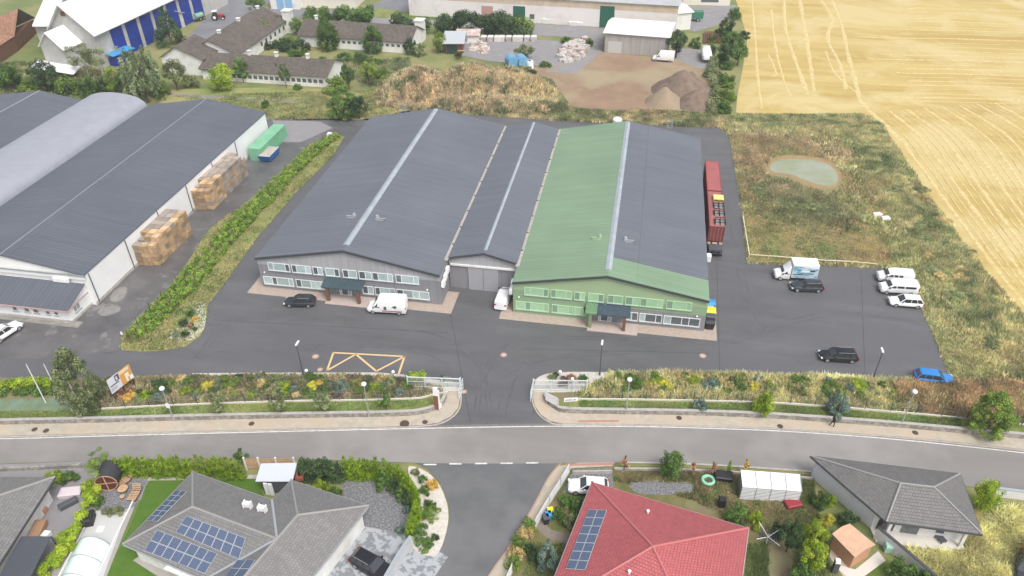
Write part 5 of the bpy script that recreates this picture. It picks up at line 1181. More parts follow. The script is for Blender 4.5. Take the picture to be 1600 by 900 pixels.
for i in range(20):
    a = 2*math.pi*i/20; rg.append([((.62+.2*math.cos(b))*math.cos(a), (.62+.2*math.cos(b))*math.sin(a), .2+.2*math.sin(b)) for b in [2*math.pi*j/8 for j in range(8)]])
m.loft(rg+[rg[0]], caps=False); m.build('tube', mat('mint_plastic', (.25, .55, .38), .5), tp, smooth=60, local=True)
m = MB(); m.tube((0, 0, .02), (0, 0, .12), .5, None, 16); m.build('centre', mat('pale_plastic', (.5, .6, .5), .5), tp, local=True)
def boxy(name, px, py, dims, c, label, cat, rz=0, z=0, cap=None):
    a = at(px, py, z); t = empty(name, (a.x, a.y, z), rz, label, cat); x, y, h = dims
    m = MB(); m.loft([[(-x/2, -y/2, 0), (x/2, -y/2, 0), (x/2, y/2, 0), (-x/2, y/2, 0)], [(-x/2*1.06, -y/2*1.06, h*.85), (x/2*1.06, -y/2*1.06, h*.85), (x/2*1.06, y/2*1.06, h*.85), (-x/2*1.06, y/2*1.06, h*.85)]]); m.build('body', c, t, local=True)
    m = MB(); m.loft([[(-x/2*1.1, -y/2*1.1, h*.86), (x/2*1.1, -y/2*1.1, h*.86), (x/2*1.1, y/2*1.1, h*.86), (-x/2*1.1, y/2*1.1, h*.86)], [(-x/2*.9, -y/2*.9, h), (x/2*.9, -y/2*.9, h), (x/2*.9, y/2*.9, h), (-x/2*.9, y/2*.9, h)]]); m.build('lid', cap or c, t, local=True); return t
boxy('composter', 1130, 748, (1.8, 1.2, .8), M_black, 'black composter in the grass right of the green ring', 'composter')
boxy('composter', 1127, 790, (.7, .7, 1.2), M_black, 'black composter behind the red house beside the bushes', 'composter')
boxy('garden_box', 1238, 790, (1.6, 1, .6), mat('dark_red_plastic', (.28, .03, .04), .5), 'dark red garden box at the corner of the white greenhouse', 'box', .4)
boxy('rain_barrel', 1386, 860, (.7, .7, 1.0), mat('mint_barrel', (.35, .55, .45), .5), 'mint green rain barrel by the diagonal white wall', 'barrel')
boxy('parasol_base', 1303, 893, (.5, .5, 1.9), M_dgrey, 'grey folded parasol in front of the plywood shed', 'parasol', 0, cap=M_wmetal)
boxy('storage_box', 140, 815, (1.1, 1.5, 1.1), M_black, 'black barrel box beside the pool terrace next to the hedge', 'box', .4)
boxy('wooden_box', 62, 832, (1.1, 2.0, .9), mat('tan_box', (.34, .2, .12), .8), 'tan wooden box by the left house wall', 'box', .3)
boxy('garden_box', 74, 838, (.7, .7, .6), M_wmetal, 'white box next to the tan wooden box', 'box')
boxy('garden_box', 44, 835, (.9, .9, .5), M_bbin, 'blue box at the corner of the dark patio roof', 'box')
boxy('garden_bench', 112, 772, (2.2, 1.2, .6), mat('pinkish_cloth', (.6, .52, .55), .8), 'pale garden lounger with covers on the gravel by the hedge', 'lounger', .3)
boxy('garden_table', 108, 790, (1.8, .6, .7), M_dgrey, 'dark garden table leaning by the hedge', 'table', .9)
boxy('flower_pot', 70, 800, (.6, .6, .7), mat('terracotta', (.4, .2, .12), .8), 'terracotta pot against the left house wall', 'pot')
for (x, y, s, lb) in ((194, 768, 1.0, 'round wooden table beside the slatted lounger'), (192, 778, .5, 'small wooden stool below the round table')):
    t = empty('wooden_table' if s == 1 else 'stool', (*at(x, y), 0), 0, lb+' on the dark gravel', 'table' if s == 1 else 'stool')
    m = MB(); m.tube((0, 0, .5*s), (0, 0, .58*s), .55*s, None, 14); m.build('top', M_wood, t, local=True)
    for k in range(3): a = k*2.1; m = MB(); m.tube((.35*s*math.cos(a), .35*s*math.sin(a), 0), (.25*s*math.cos(a), .25*s*math.sin(a), .5*s), .04, None, 5); m.build('leg', M_brown, t, local=True)
for (x, y, rz, lb) in ((211, 775, .1, 'slatted wooden lounger with raised back on the dark gravel'), (196, 753, -.3, 'small wooden bench beside the barrel sauna')):
    t = empty('wooden_lounger', (*at(x, y), 0), rz, lb, 'lounger'); m = MB()
    for k in range(6): m.box(-.5, .5, -.8+k*.22, -.65+k*.22, .3, .34)
    m.build('seat', M_wood, t, local=True)
    m = MB()
    for k in range(4): m.box(-.5, .5, .55+k*.1, .66+k*.1, .4+k*.18, .46+k*.18)
    m.build('backrest', M_wood, t, local=True)
    for sx_ in (-.42, .42): m = MB(); m.box(sx_-.04, sx_+.04, -.8, .6, 0, .3); m.build('leg', M_brown, t, local=True)
a = at(560, 744); tag(MB().ball((a.x, a.y, .3), .3, 10, 6, 1.2).build('garden_statue', M_render), 'small white garden stone at the top of the dark gravel yard', 'stone')
# ================================================================== gates, walls, signs at the entrance
def wall_stone(px_top, z, label):
    q = [tuple(at(*p, z)) for p in px_top]; q = [(a.x, a.y) for a in dens(q, 4)]
    root = empty('retaining_wall', (q[0][0], q[0][1], 0), 0, label, 'wall')
    ribbon(q, .35, -.05, z).build('stone_wall', M_stone, root); ribbon(q, .42, z+.002, z+.07).build('coping', mat('grey_coping', (.42, .40, .37), .85, c2=(.33, .31, .29), scale=2), root)
wall_stone([(-140, 659), (0, 656), (150, 653), (300, 649), (450, 646), (600, 643.5), (650, 641), (678, 634), (691, 625), (696, 614)], .75, 'grey stone retaining wall along the pavement left of the entrance')
wall_stone([(852, 612), (855, 622), (868, 632), (890, 638), (1000, 640), (1100, 642), (1200, 646), (1300, 652.5), (1400, 660), (1500, 669), (1600, 678), (1740, 694)], .75, 'grey stone retaining wall along the pavement right of the entrance')
def kerbfence(px, label, n_h=1.3, gap=3.0):
    q = [tuple(at(*p, .5)) for p in px]; q = dens(q, 5); q = [(a.x, a.y) for a in q]
    root = empty('bed_fence', (q[0][0], q[0][1], .3), 0, label, 'fence')
    ribbon(q, .14, .2, .55).build('base_slab', mat('pale_concrete_slab', (.62, .57, .50), .8), root)
    d = 0; nxt = 0
    for a, b in zip(q[:-1], q[1:]):
        a, b = Vector(a), Vector(b); L_ = (b-a).length
        while nxt <= d+L_:
            p = a.lerp(b, (nxt-d)/L_); m = MB(); m.box(p.x-.035, p.x+.035, p.y-.035, p.y+.035, .55, .55+n_h); m.build('post', mat('green_post_paint', (.05, .09, .07), .6), root); nxt += gap
        d += L_
    for z in (.8, 1.3, 1.78): 
        m = MB()
        for a, b in zip(q[:-1], q[1:]): m.bar((a[0], a[1], z), (b[0], b[1], z), .012, .012)
        m.build('wire', M_galv, root)
kerbfence([(158, 638), (300, 631), (450, 626), (560, 624.5), (640, 622), (662, 620), (680, 615), (700, 612)], 'thin wire fence on a pale slab in the bed left of the entrance')
kerbfence([(898, 623), (1000, 623.5), (1180, 627.5), (1290, 634), (1400, 643), (1500, 652), (1600, 662), (1740, 679)], 'thin wire fence on a pale slab in the bed right of the entrance')
def gate(px0, px1, z, label, y0):
    a, b = at(*px0), at(*px1); root = empty('sliding_gate', (a.x, a.y, 0), 0, label, 'gate')
    m = MB()
    m.bar((a.x, a.y, z), (b.x, b.y, z), .1, .12); m.bar((a.x, a.y, .25), (b.x, b.y, .25), .1, .14); m.bar((a.x, a.y, z*.62), (b.x, b.y, z*.62), .05, .05)
    for t in (0, .33, .66, 1): p = a.lerp(b, t); m.box(p.x-.05, p.x+.05, p.y-.05, p.y+.05, .2, z)
    m.build('gate_frame', mat('galv_white', (.62, .66, .66), .45), root)
    m = MB(); n = 46
    for k in range(1, n): p = a.lerp(b, k/n); m.box(p.x-.012, p.x+.012, p.y-.012, p.y+.012, .3, z)
    m.build('gate_bars', MATS['galv_white'], root)
    for t in (-.01, 1.01): p = a.lerp(b, t); m = MB(); m.box(p.x-.08, p.x+.08, p.y+.08, p.y+.22, 0, z+.1); m.build('gate_post', MATS['galv_white'], root)
gate((638, 606), (719, 609), 1.9, 'galvanised sliding gate standing open on the left of the entrance', 0)
gate((834, 611), (916, 612), 1.9, 'galvanised sliding gate standing open on the right of the entrance', 0)
def gcage(px, label):
    a = at(*px); t = empty('gate_end_frame', (a.x, a.y, 0), 0, label, 'fence'); m = MB()
    for z in (.3, 1.0, 1.7): m.bar((a.x-.0, a.y-1.6, z), (a.x, a.y+.6, z), .05, .05)
    for y in (-1.6, -.9, -.2, .6): m.box(a.x-.04, a.x+.04, a.y+y-.04, a.y+y+.04, 0, 1.75)
    m.build('frame', MATS['galv_white'], t)
gcage((722, 612), 'short galvanised frame at the inner end of the left gate'); gcage((832, 614), 'short galvanised frame at the inner end of the right gate')
# signs
def post_sign(name, bx, by, hp_, w_, h_, c, label, rz=0, posts=(0,), pz=0, tilt=0, pc=M_galv, zt=None):
    a = at(bx, by, pz); t = empty(name, (a.x, a.y, pz), rz, label, 'sign')
    for x in posts: m = MB(); m.tube((x, .04, 0), (x, .04, hp_), .04, None, 6); m.build('post', pc, t, local=True)
    m = MB(); m.box(-w_/2, w_/2, -.03, 0, hp_-h_, hp_); m.build('board', c, t, local=True); return t
t = post_sign('totem_sign', 683, 638, 3.3, .5, .1, M_wmetal, 'brown and white totem sign on the lawn left of the entrance', pz=.3)
m = MB(); m.box(-.3, .28, -.2, .02, 0, 2.3); m.build('brown_lower_panel', mat('red_brown_panel', (.22, .07, .05), .6), t, local=True)
m = MB(); m.box(.29, .45, -.18, .02, 0, 3.2); m.box(-.3, .285, -.19, .01, 2.31, 3.6); m.build('white_panel', M_wmetal, t, local=True)
t = post_sign('notice_board', 688, 637, .9, .5, .9, M_wmetal, 'small white upright panel right of the brown totem sign', pz=.3)
t = post_sign('entrance_sign', 861, 634, 1.9, 1.7, 1.35, M_wmetal, 'large blank white board sign right of the entrance', rz=-.45, posts=(-.7, .7), pz=.3)
t = post_sign('upright_sign', 870, 638, 1.8, .55, 1.75, mat('cream_panel', (.72, .70, .64), .6), 'narrow rounded cream panel right of the large white board', rz=-.5, pz=.1)
t = post_sign('street_name_sign', 891, 645, 2.6, 1.7, .62, M_wmetal, 'white direction sign with grey lettering strokes on a pole by the pavement', rz=.25, pz=.1)
m = MB(); r_ = random.Random(3)
for k in range(9): m.box(-.7+k*.155, -.7+k*.155+.09, -.036, -.03, 2.15, 2.15+r_.uniform(.15, .25))
m.build('lettering', M_dgrey, t, local=True)
t = post_sign('small_sign', 192, 526, .9, .3, .55, M_wmetal, 'small white panel at the tip of the grass strip', rz=.3)
t = post_sign('yard_sign', 700, 606, 1.9, .9, .05, M_galv, 'grey mast with V-shaped bracket behind the left gate')
m = MB(); m.bar((0, 0, 1.5), (-.5, 0, 1.95), .06, .06); m.bar((0, 0, 1.5), (.5, 0, 1.95), .06, .06); m.build('bracket', M_galv, t, local=True)
for (x, y), lb in zip([(480, 586), (615, 588), (875, 588), (372, 576)], ['under the left yard lamp', 'below the yellow marking', 'in the gravel bed behind the right gate', 'x']):
    if lb == 'x': continue
    a = at(x, y, .12); t = empty('bollard_light', (a.x, a.y, .12), 0, 'white globe garden light on a short post '+lb, 'lamp', 'globe lights'); m = MB(); m.tube((0, 0, 0), (0, 0, .6), .04, None, 6); m.build('post', M_galv, t, local=True); m = MB(); m.ball((0, 0, .8), .24, 10, 6); m.build('globe', M_wmetal, t, smooth=60, local=True)
# billboard: white left part, orange right part, on dark legs
b0, b1 = at(170, 640), at(204, 614); fr = (b1-b0).normalized(); 
tl, tr = (166, 600), (204, 572)
bb = empty('billboard', (b0.x, b0.y, 0), 0, 'tilted advertising board, white left and orange right, beside the big roadside tree', 'billboard')
aL = at(175, 639); aR = at(200, 622); zb = 1.7
q0 = at(175, 616, zb); q1 = at(209, 589, zb); u = (q1-q0).normalized(); Lb = (q1-q0).length; nv = Vector((u.y, -u.x))
hb = 2.3
def bq(s0, s1, z0, z1, mt, nm, off, par=bb):
    m = MB(); p = [q0+u*s0*Lb, q0+u*s1*Lb]; vs = []
    for o_ in (off, off-.03):
        for pp_, z in ((p[0], z0), (p[1], z0), (p[1], z1), (p[0], z1)): vs.append((pp_.x+nv.x*o_, pp_.y+nv.y*o_, zb+z*hb))
    m.add(vs, [(0, 1, 2, 3), (4, 7, 6, 5), (0, 4, 5, 1), (1, 5, 6, 2), (2, 6, 7, 3), (3, 7, 4, 0)]); return m.build(nm, mt, par)
pn = bq(0, 1, 0, 1, M_dgrey, 'back_panel', 0)
bq(0, .5, 0, 1, mat('board_white', (.62, .62, .68), .5), 'white_face', .04, pn); bq(.5, 1, 0, 1, mat('board_orange', (.62, .33, .10), .5), 'orange_face', .045, pn)
for k in range(8): bq(.53+k*.05, .565+k*.05, .74, .93, mat('board_letter', (.8, .72, .55), .5), 'letter_stroke', .055, pn)
m_ = bq(.70, .78, .05, .6, MATS['board_letter'], 'emblem', .055, pn); bq(.78, .86, .3, .6, MATS['board_letter'], 'emblem', .056, pn)
bq(.30, .48, .55, .95, M_dgrey, 'dark_print', .05, pn); bq(.05, .42, .42, .5, M_dgrey, 'dark_print', .051, pn); bq(.34, .40, .62, .85, MATS['board_white'], 'white_print', .056, pn)
bq(.03, .3, .12, .34, mat('board_grey', (.45, .44, .47), .5), 'grey_print', .051, pn); bq(.86, 1.0, .0, .28, M_wmetal, 'white_corner', .057, pn)
for s in (.06, .5, .94):
    p = q0+u*s*Lb; m = MB(); m.tube((p.x-nv.x*.1, p.y-nv.y*.1, 0), (p.x-nv.x*.1, p.y-nv.y*.1, zb+hb*.9), .06, None, 6); m.tube((p.x-nv.x*1.1, p.y-nv.y*1.1, 0), (p.x-nv.x*.12, p.y-nv.y*.12, zb+hb*.5), .05, None, 6); m.build('leg', M_black, bb)
# lamps and poles
def streetlamp(bx, by, ty, label, z0=.1, kind='globe', hd=None):
    h = zheight(bx, by, ty, z0); a = at(bx, by, z0); t = empty('street_lamp' if kind == 'globe' else 'yard_lamp', (a.x, a.y, z0), 0, label, 'street lamp', 'grey street lamps along the pavement' if kind == 'globe' else 'dark yard lamps')
    m = MB(); m.tube((0, 0, 0), (0, 0, h-.15), .09, .055, 8); m.tube((0, 0, 0), (0, 0, .8), .12, None, 8); m.build('pole', M_galv if kind == 'globe' else M_dgrey, t, local=True)
    m = MB()
    if kind == 'globe':
        m.tube((0, 0, h-.3), (0, 0, h-.12), .12, .26, 10); m.build('collar', M_galv, t, local=True)
        m = MB(); m.ball((0, 0, h), .33, 12, 8, .8); m.build('lamp_head', M_wmetal, t, smooth=60, local=True)
    else:
        m.box(-.12, .12, -.2, .75, h-.1, h+.03); m.build('lamp_head', M_wmetal, t, local=True)
    return t, h
t, h = streetlamp(272, 657, 607, 'grey street lamp with white globe and round sign, first from the left')
m = MB(); m.box(-.25, .25, -.14, -.1, h*.42, h*.42+.75); m.build('sign_plate', M_wmetal, t, local=True)
streetlamp(577, 651, 600, 'grey street lamp left of the entrance, before the dense bed')
streetlamp(978, 646, 593, 'grey street lamp right of the entrance sign')
streetlamp(1407, 666, 612, 'grey street lamp farthest right along the pavement')
streetlamp(474, 586, 538, 'dark yard lamp left of the yellow marking', z0=.12, kind='yard')
streetlamp(937, 586, 537, 'dark yard lamp in front of the green building', z0=.12, kind='yard')
streetlamp(1364, 592, 549, 'dark yard lamp between the black wagon and the blue car', z0=.12, kind='yard')
a = at(893, 620, .3); t = empty('globe_lamp', (a.x, a.y, .3), 0, 'thin pole lamp with white globe behind the right gate', 'lamp'); m = MB(); m.tube((0, 0, 0), (0, 0, 3.0), .04, None, 6); m.build('pole', M_galv, t, local=True); m = MB(); m.ball((0, 0, 3.1), .22, 10, 6); m.build('lamp_head', M_wmetal, t, smooth=60, local=True)
for k, (bx, by, ty) in enumerate([(73, 632, 569), (98, 629, 569), (118, 620, 568)]):
    h = zheight(bx, by, ty); a = at(bx, by); t = empty('flagpole', (a.x, a.y, 0), 0, ['leftmost', 'middle', 'rightmost'][k]+' of three bare white flagpoles left of the big tree', 'flagpole', 'white flagpoles')
    m = MB(); m.tube((0, 0, 0), (0, 0, h), .075, .05, 8); m.build('pole', M_wmetal, t, local=True); m = MB(); m.ball((0, 0, h), .09, 6, 4); m.build('finial', M_galv, t, local=True)
sheet('sports_surface', [(-60, 626), (115, 620), (110, 640), (-60, 644)], mat('green_surface', (.16, .24, .17), .9, c2=(.14, .17, .09), scale=.6), zc=.32)
# fence between meadow and asphalt: white rope on posts
def rope(px, label):
    q = [at(*p) for p in px]; root = empty('rope_fence', (q[0].x, q[0].y, 0), 0, label, 'fence')
    m = MB()
    for a, b in zip(q[:-1], q[1:]): m.bar((a.x, a.y, .55), (b.x, b.y, .55), .12, .1)
    m.build('rail', mat('pale_rail', (.68, .62, .45), .7), root)
    for a in q: p = MB(); p.box(a.x-.06, a.x+.06, a.y-.06, a.y+.06, 0, .6); p.build('post', MATS['pale_rail'], root)
rope([(1160, 340), (1164, 365), (1170, 402), (1200, 404), (1240, 407), (1290, 411), (1330, 413), (1370, 417)], 'pale low rail fence bounding the meadow corner beside the box truck')
for (x, y, s, lb) in ((1370, 337, .9, 'flat pale stone slab in the meadow, left of two'), (1383, 343, .8, 'upright white block in the meadow, right of two')):
    a = at(x, y); m = MB(); m.loft([[(-s, -.5, 0), (s, -.5, 0), (s*.9, .6, 0), (-s*.8, .5, 0)], [(-s*.9, -.4, .5), (s*.8, -.45, .6), (s*.7, .5, .5), (-s*.7, .4, .45)]])
    o = m.build('stone_block', M_render); o.location = (a.x, a.y, 0); o.rotation_euler.z = .3*s; tag(o, lb, 'stone')
# ================================================================== vehicles (front towards -X, origin on the ground)
def paint(n, c, r=.25): return mat('paint_'+n, c, r, spec=.6)
P_white = paint('white', (.80, .80, .80)); P_black = paint('black', (.012, .013, .016), .18); P_dark = paint('dark_grey', (.03, .035, .045), .2); P_blue = paint('blue', (.03, .20, .52), .22)
M_tyre = mat('tyre_rubber', (.02, .02, .02), .85); M_rim = mat('alloy_rim', (.45, .46, .48), .35, metal=.6); M_lens = mat('headlight_lens', (.6, .63, .66), .1, spec=.8); M_red = mat('taillight', (.35, .01, .01), .3); M_plate = mat('number_plate', (.7, .7, .68), .5)
def ring(x, hw, z0, z1, r=.12, tn=.0):
    """rounded cross-section at x; tn narrows the top"""
    r = min(r, (z1-z0)*.4); t = hw-tn
    return [(x, -hw+r*.6, z0), (x, hw-r*.6, z0), (x, hw, z0+r), (x, hw, z0+(z1-z0)*.55), (x, t, z1-r), (x, t-r, z1), (x, -t+r, z1), (x, -t, z1-r), (x, -hw, z0+(z1-z0)*.55), (x, -hw, z0+r)]
def wheels(t, xf, xr, hw, r, wd=.22):
    for x in (xf, xr):
        for s in (-1, 1):
            y1 = s*hw; y0 = s*(hw-wd); m = MB(); m.tube((x, y0, r), (x, y1, r), r, None, 16); w_ = m.build('wheel', M_tyre, t, smooth=30, local=True)
            m = MB(); m.tube((x, y1-s*.01, r), (x, y1+s*.015, r), r*.66, None, 12); m.build('rim', M_rim, w_, local=True)
def lamps(t, L, hw, zf, zr, xf=0, xr=0, sz=.16):
    for s in (-1, 1):
        m = MB(); m.box(-L/2+xf-.03, -L/2+xf+.22, min(s*hw*.58, s*hw*.92), max(s*hw*.58, s*hw*.92), zf-sz/2, zf+sz/2); m.build('headlight', M_lens, t, local=True)
        m = MB(); m.box(L/2-xr-.12, L/2-xr+.03, min(s*hw*.66, s*hw*.97), max(s*hw*.66, s*hw*.97), zr-sz*.8, zr+sz*.8); m.build('taillight', M_red, t, local=True)
    m = MB(); m.box(-L/2+xf*.2-.05, -L/2+.05, -.26, .26, .36, .48); m.build('number_plate', M_plate, t, local=True)
def car(name, label, kind, col, L=4.6, W=1.84, Hh=1.48, roof=None, rails=None, cat='car', group=None):
    t = empty(name, (0, 0, 0), 0, label, cat, group); hw = W/2
    hood = .98 if kind == 'suv' else .86; belt = 1.02 if kind == 'suv' else .92; gc = .22 if kind != 'suv' else .26
    tl = .98 if kind == 'sedan' else belt+.02
    xs = [(-L/2, hw*.72, .38, hood-.24), (-L/2+.12, hw*.86, .26, hood-.13), (-L/2+.45, hw*.97, gc, hood-.05), (-L/2+1.25, hw, gc, hood+.02), (-L/2+1.6, hw, gc, belt), (0, hw, gc, belt+.01), (L/2-.9, hw, gc, tl+.02), (L/2-.25, hw*.95, gc+.04, tl), (L/2-.05, hw*.86, .34, tl-.08), (L/2, hw*.8, .42, tl-.2)]
    MB().loft([ring(x, h, a, b, .13, .07) for x, h, a, b in xs]).build('body', col, t, smooth=40, local=True)
    # glasshouse
    c0 = -L/2+(1.28 if kind != 'hatch' else 1.15); r0 = c0+.72
    c1 = L/2-(.12 if kind in ('suv', 'wagon', 'hatch') else .75); r1 = c1-(.45 if kind != 'sedan' else .75)
    b, tp = belt-.04, Hh-.04; bw, tw = hw-.09, hw-.27
    def q(x0, x1, wd, z): return [(x0, -wd, z), (x1, -wd*.94, z), (x1, wd*.94, z), (x0, wd, z)]
    MB().loft([q(c0, c1, bw, b), q(r0, r1, tw, tp)]).build('windows', M_glass, t, local=True)
    rr = MB(); rr.loft([q(r0-.04, r1+.06, tw+.03, tp-.05), q(r0, r1+.02, tw+.02, tp+.02), q(r0+.12, r1-.12, tw-.1, Hh+.01)]); rr.build('roof', roof or col, t, smooth=50, local=True)
    pm = MB()
    for s in (-1, 1):
        for f0, f1 in (((c0, bw), (r0, tw)), ((c1, bw*.94), (r1, tw*.94))):
            pm.bar((f0[0], s*f0[1], b), (f1[0], s*f1[1], tp), .09, .09)
        for f in (.42, .72) if kind != 'sedan' else (.5,):
            xb = c0+(c1-c0)*f+.12; xt = r0+(r1-r0)*f; pm.bar((xb, s*(bw-.01), b), (xt, s*(tw+.0), tp), .07, .05)
    pm.build('pillars', col if kind != 'x' else M_black, t, local=True)
    for s in (-1, 1):
        m = MB(); m.box(c0+.42, c0+.6, min(s*(hw-.02), s*(hw+.17)), max(s*(hw-.02), s*(hw+.17)), belt, belt+.14); m.build('mirror', col, t, local=True)
        m = MB(); m.box(-L/2+1.1, L/2-1.1, min(s*(hw-.05), s*(hw+.01)), max(s*(hw-.05), s*(hw+.01)), gc-.02, gc+.14); m.build('side_sill', M_black, t, local=True)
        if rails:
            m = MB(); m.bar((r0+.15, s*(tw-.02), Hh+.05), (r1-.1, s*(tw-.04), Hh+.05), .05, .05); m.build('roof_rail', rails, t, local=True)
    m = MB(); m.box(-L/2-.01, -L/2+.2, -hw*.5, hw*.5, .42, .6); m.build('grille', M_black, t, local=True)
    wheels(t, -L/2+.85, L/2-.85, hw, .33 if kind != 'suv' else .37)
    lamps(t, L, hw, hood-.27, tl-.22)
    return t
def van(name, label, col, L=5.4, W=2.0, Hh=2.5, kind='panel', cat='van', group=None):
    t = empty(name, (0, 0, 0), 0, label, cat, group); hw = W/2
    nose = 1.15
    prof = [(-L/2, hw*.75, .4, nose-.35), (-L/2+.15, hw*.9, .3, nose-.12), (-L/2+.55, hw*.97, .28, nose), (-L/2+.9, hw, .28, nose+.12), (-L/2+1.75, hw, .28, Hh-.12), (-L/2+2.2, hw, .28, Hh), (L/2-.3, hw, .28, Hh), (L/2-.06, hw*.97, .3, Hh-.06), (L/2, hw*.92, .36, Hh-.25)]
    MB().loft([ring(x, h, a, b, .16, .04+.05*(b > 1.6)) for x, h, a, b in prof]).build('body', col, t, smooth=35, local=True)
    x0, z0, x1, z1 = -L/2+.95, nose+.17, -L/2+1.68, Hh-.24
    m = MB(); dx = .03
    m.add([(x0-dx, -hw*.82, z0+dx), (x0-dx, hw*.82, z0+dx), (x1-dx, hw*.74, z1+dx), (x1-dx, -hw*.74, z1+dx)], [(0, 1, 2, 3)]); m.build('windscreen', M_glass, t, local=True)
    def sw(xa, xb, za, zb, nm='side_window'):
        for s in (-1, 1):
            y = s*(hw+.012); yt = s*(hw-.05+.012); m = MB(); m.add([(xa, y, za), (xb, y, za), (xb, yt, zb), (xa+.0, yt, zb)], [(0, 1, 2, 3)]); m.build(nm, M_glass, t, local=True)
    for s in (-1, 1):
        y = s*(hw+.012); m = MB(); m.add([(-L/2+1.15, y, nose+.1), (-L/2+2.0, y, nose+.1), (-L/2+2.0, s*(hw-.045), Hh*.5+.62), (-L/2+1.68, s*(hw-.045), Hh*.5+.62)], [(0, 1, 2, 3)]); m.build('cab_window', M_glass, t, local=True)
        m = MB(); m.box(-L/2+1.0, -L/2+1.12, min(s*hw, s*(hw+.2)), max(s*hw, s*(hw+.2)), nose+.02, nose+.32); m.build('mirror', M_black, t, local=True)
        m = MB(); m.box(-L/2+1.2, L/2-1.3, min(s*(hw-.05), s*(hw+.012)), max(s*(hw-.05), s*(hw+.012)), .3, .46); m.build('side_trim', M_black, t, local=True)
    if kind == 'minibus':
        sw(-L/2+2.15, -L/2+3.15, nose+.12, Hh-.35); sw(-L/2+3.3, L/2-.45, nose+.12, Hh-.35)
    if kind == 'combi': sw(-L/2+2.15, -L/2+2.7, nose+.12, Hh-.35); sw(-L/2+2.85, -L/2+3.4, nose+.12, Hh-.35)
    m = MB(); m.add([(L/2-.02, -hw*.75, nose+.2), (L/2-.02, hw*.75, nose+.2), (L/2-.09, hw*.7, Hh-.4), (L/2-.09, -hw*.7, Hh-.4)], [(0, 1, 2, 3)]); m.build('rear_window', M_glass, t, local=True)
    m = MB(); m.box(-L/2-.03, -L/2+.25, -hw*.7, hw*.7, .3, .55); m.build('bumper', M_black, t, local=True)
    wheels(t, -L/2+.9, L/2-1.0, hw, .36); lamps(t, L, hw, nose-.32, 1.2, xf=.05)
    return t
def place(t, f, r, ln=None):
    a, b = at(*f), at(*r); c = (a+b)/2; d = a-b
    t.location = (c.x, c.y, .022 if t.location.z == 0 else t.location.z); t.rotation_euler.z = math.atan2(-d.y, -d.x)
M_chrome = mat('chrome', (.6, .6, .62), .2, metal=.8)
place(car('parked_car', 'dark grey estate car parked by the canopy of the left grey block', 'wagon', P_dark, 4.6, rails=M_chrome), (448, 475), (492, 476))
v = van('panel_van', 'white high-roof panel van parked at the left grey block', P_white, 5.8, 2.1, 2.65); place(v, (577, 484), (636, 487))
m = MB(); m.box(-.6, 2.4, -1.075, -1.06, .62, .8); m.build('red_stripe', mat('dull_red', (.35, .12, .12), .5), v, local=True)
m = MB(); m.add([(.9, -1.062, 1.5), (1.5, -1.062, 1.75), (1.7, -1.062, 1.35), (1.3, -1.062, 1.2)], [(0, 1, 2, 3)]); m.box(-.3, .1, -1.07, -1.06, .9, 1.5); m.build('dark_emblem', M_dgrey, v, local=True)
place(van('delivery_van', 'white van parked nose-in beside the wide gates between the two blocks', P_white, 5.0, 1.95, 1.95, kind='panel'), (794, 455), (781, 489))
# box truck
bt = van('box_truck', 'white box truck with blue printed side at the corner of the meadow', P_white, 5.2, 2.0, 2.3, cat='truck'); 
body = [c for c in bt.children if c.name.startswith('body')][0]
for c in list(bt.children):
    if c.name.split('.')[0] in ('body', 'rear_window', 'wheel', 'taillight', 'side_trim'):
        for g in list(c.children): bpy.data.objects.remove(g)
        bpy.data.objects.remove(c)
L = 6.6; hw = 1.0
prof = [(-L/2+.5, .75, .4, .8), (-L/2+.62, .9, .3, 1.0), (-L/2+1.0, .97, .28, 1.15), (-L/2+1.35, 1.0, .28, 1.27), (-L/2+2.2, 1.0, .28, 2.15), (-L/2+2.6, 1.0, .28, 2.6), (-L/2+2.7, 1.0, .28, 2.6)]
for c in bt.children: c.location.x -= .2
MB().loft([ring(x, h, a, b, .16, .06) for x, h, a, b in prof]).build('cab', P_white, bt, smooth=35, local=True)
m = MB(); m.box(-L/2+2.85, L/2+.1, -1.1, 1.1, .75, 3.1); bx = m.build('cargo_box', P_white, bt, local=True)
m = MB(); m.box(-L/2+2.6, L/2, -.5, .5, .45, .74); m.build('chassis', M_black, bt, local=True)
r_ = random.Random(12)
MS = [mat('print_blue', (.05, .25, .42), .4), mat('print_pale', (.38, .52, .58), .4), mat('print_navy', (.02, .06, .12), .4), P_white]
m = MB(); m.add([(-L/2+2.9, -1.106, .8), (L/2+.05, -1.106, .8), (L/2+.05, -1.106, 2.5), (-L/2+2.9, -1.106, 2.95)], [(0, 1, 2, 3)]); m.build('printed_side', mat('print_mix', (.50, .60, .64), .4, c2=(.14, .36, .50), scale=1.0, stretch=(.6, 1, 3), lo=.48, hi=.55), bx, local=True)
for x, z, w_, h_, k in ((-.2, 2.0, 1.1, .35, 0), (1.0, 1.9, 1.2, .3, 3), (1.9, 2.0, 1.1, .25, 2), (-.3, 1.35, 1.6, .14, 2), (.9, 1.55, 2.0, .1, 2), (.7, 1.1, 1.7, .12, 1), (-.1, 2.05, .5, .2, 1), (1.6, .95, 1.4, .12, 3)):
    m = MB(); m.add([(x-.2, -1.112-.001*k, z), (x+w_-.2, -1.112-.001*k, z-.05), (x+w_, -1.112-.001*k, z+h_), (x+.1, -1.112-.001*k, z+h_*.9)], [(0, 1, 2, 3)]); m.build('print', MS[k], bx, local=True)
wheels(bt, -L/2+1.35, L/2-1.2, 1.0, .38)
place(bt, (1200, 432), (1274, 436))
place(car('parked_car', 'black estate car parked behind the tail of the box truck', 'wagon', P_dark, 4.8, 1.85, 1.48, rails=M_chrome), (1235, 451), (1284, 453))
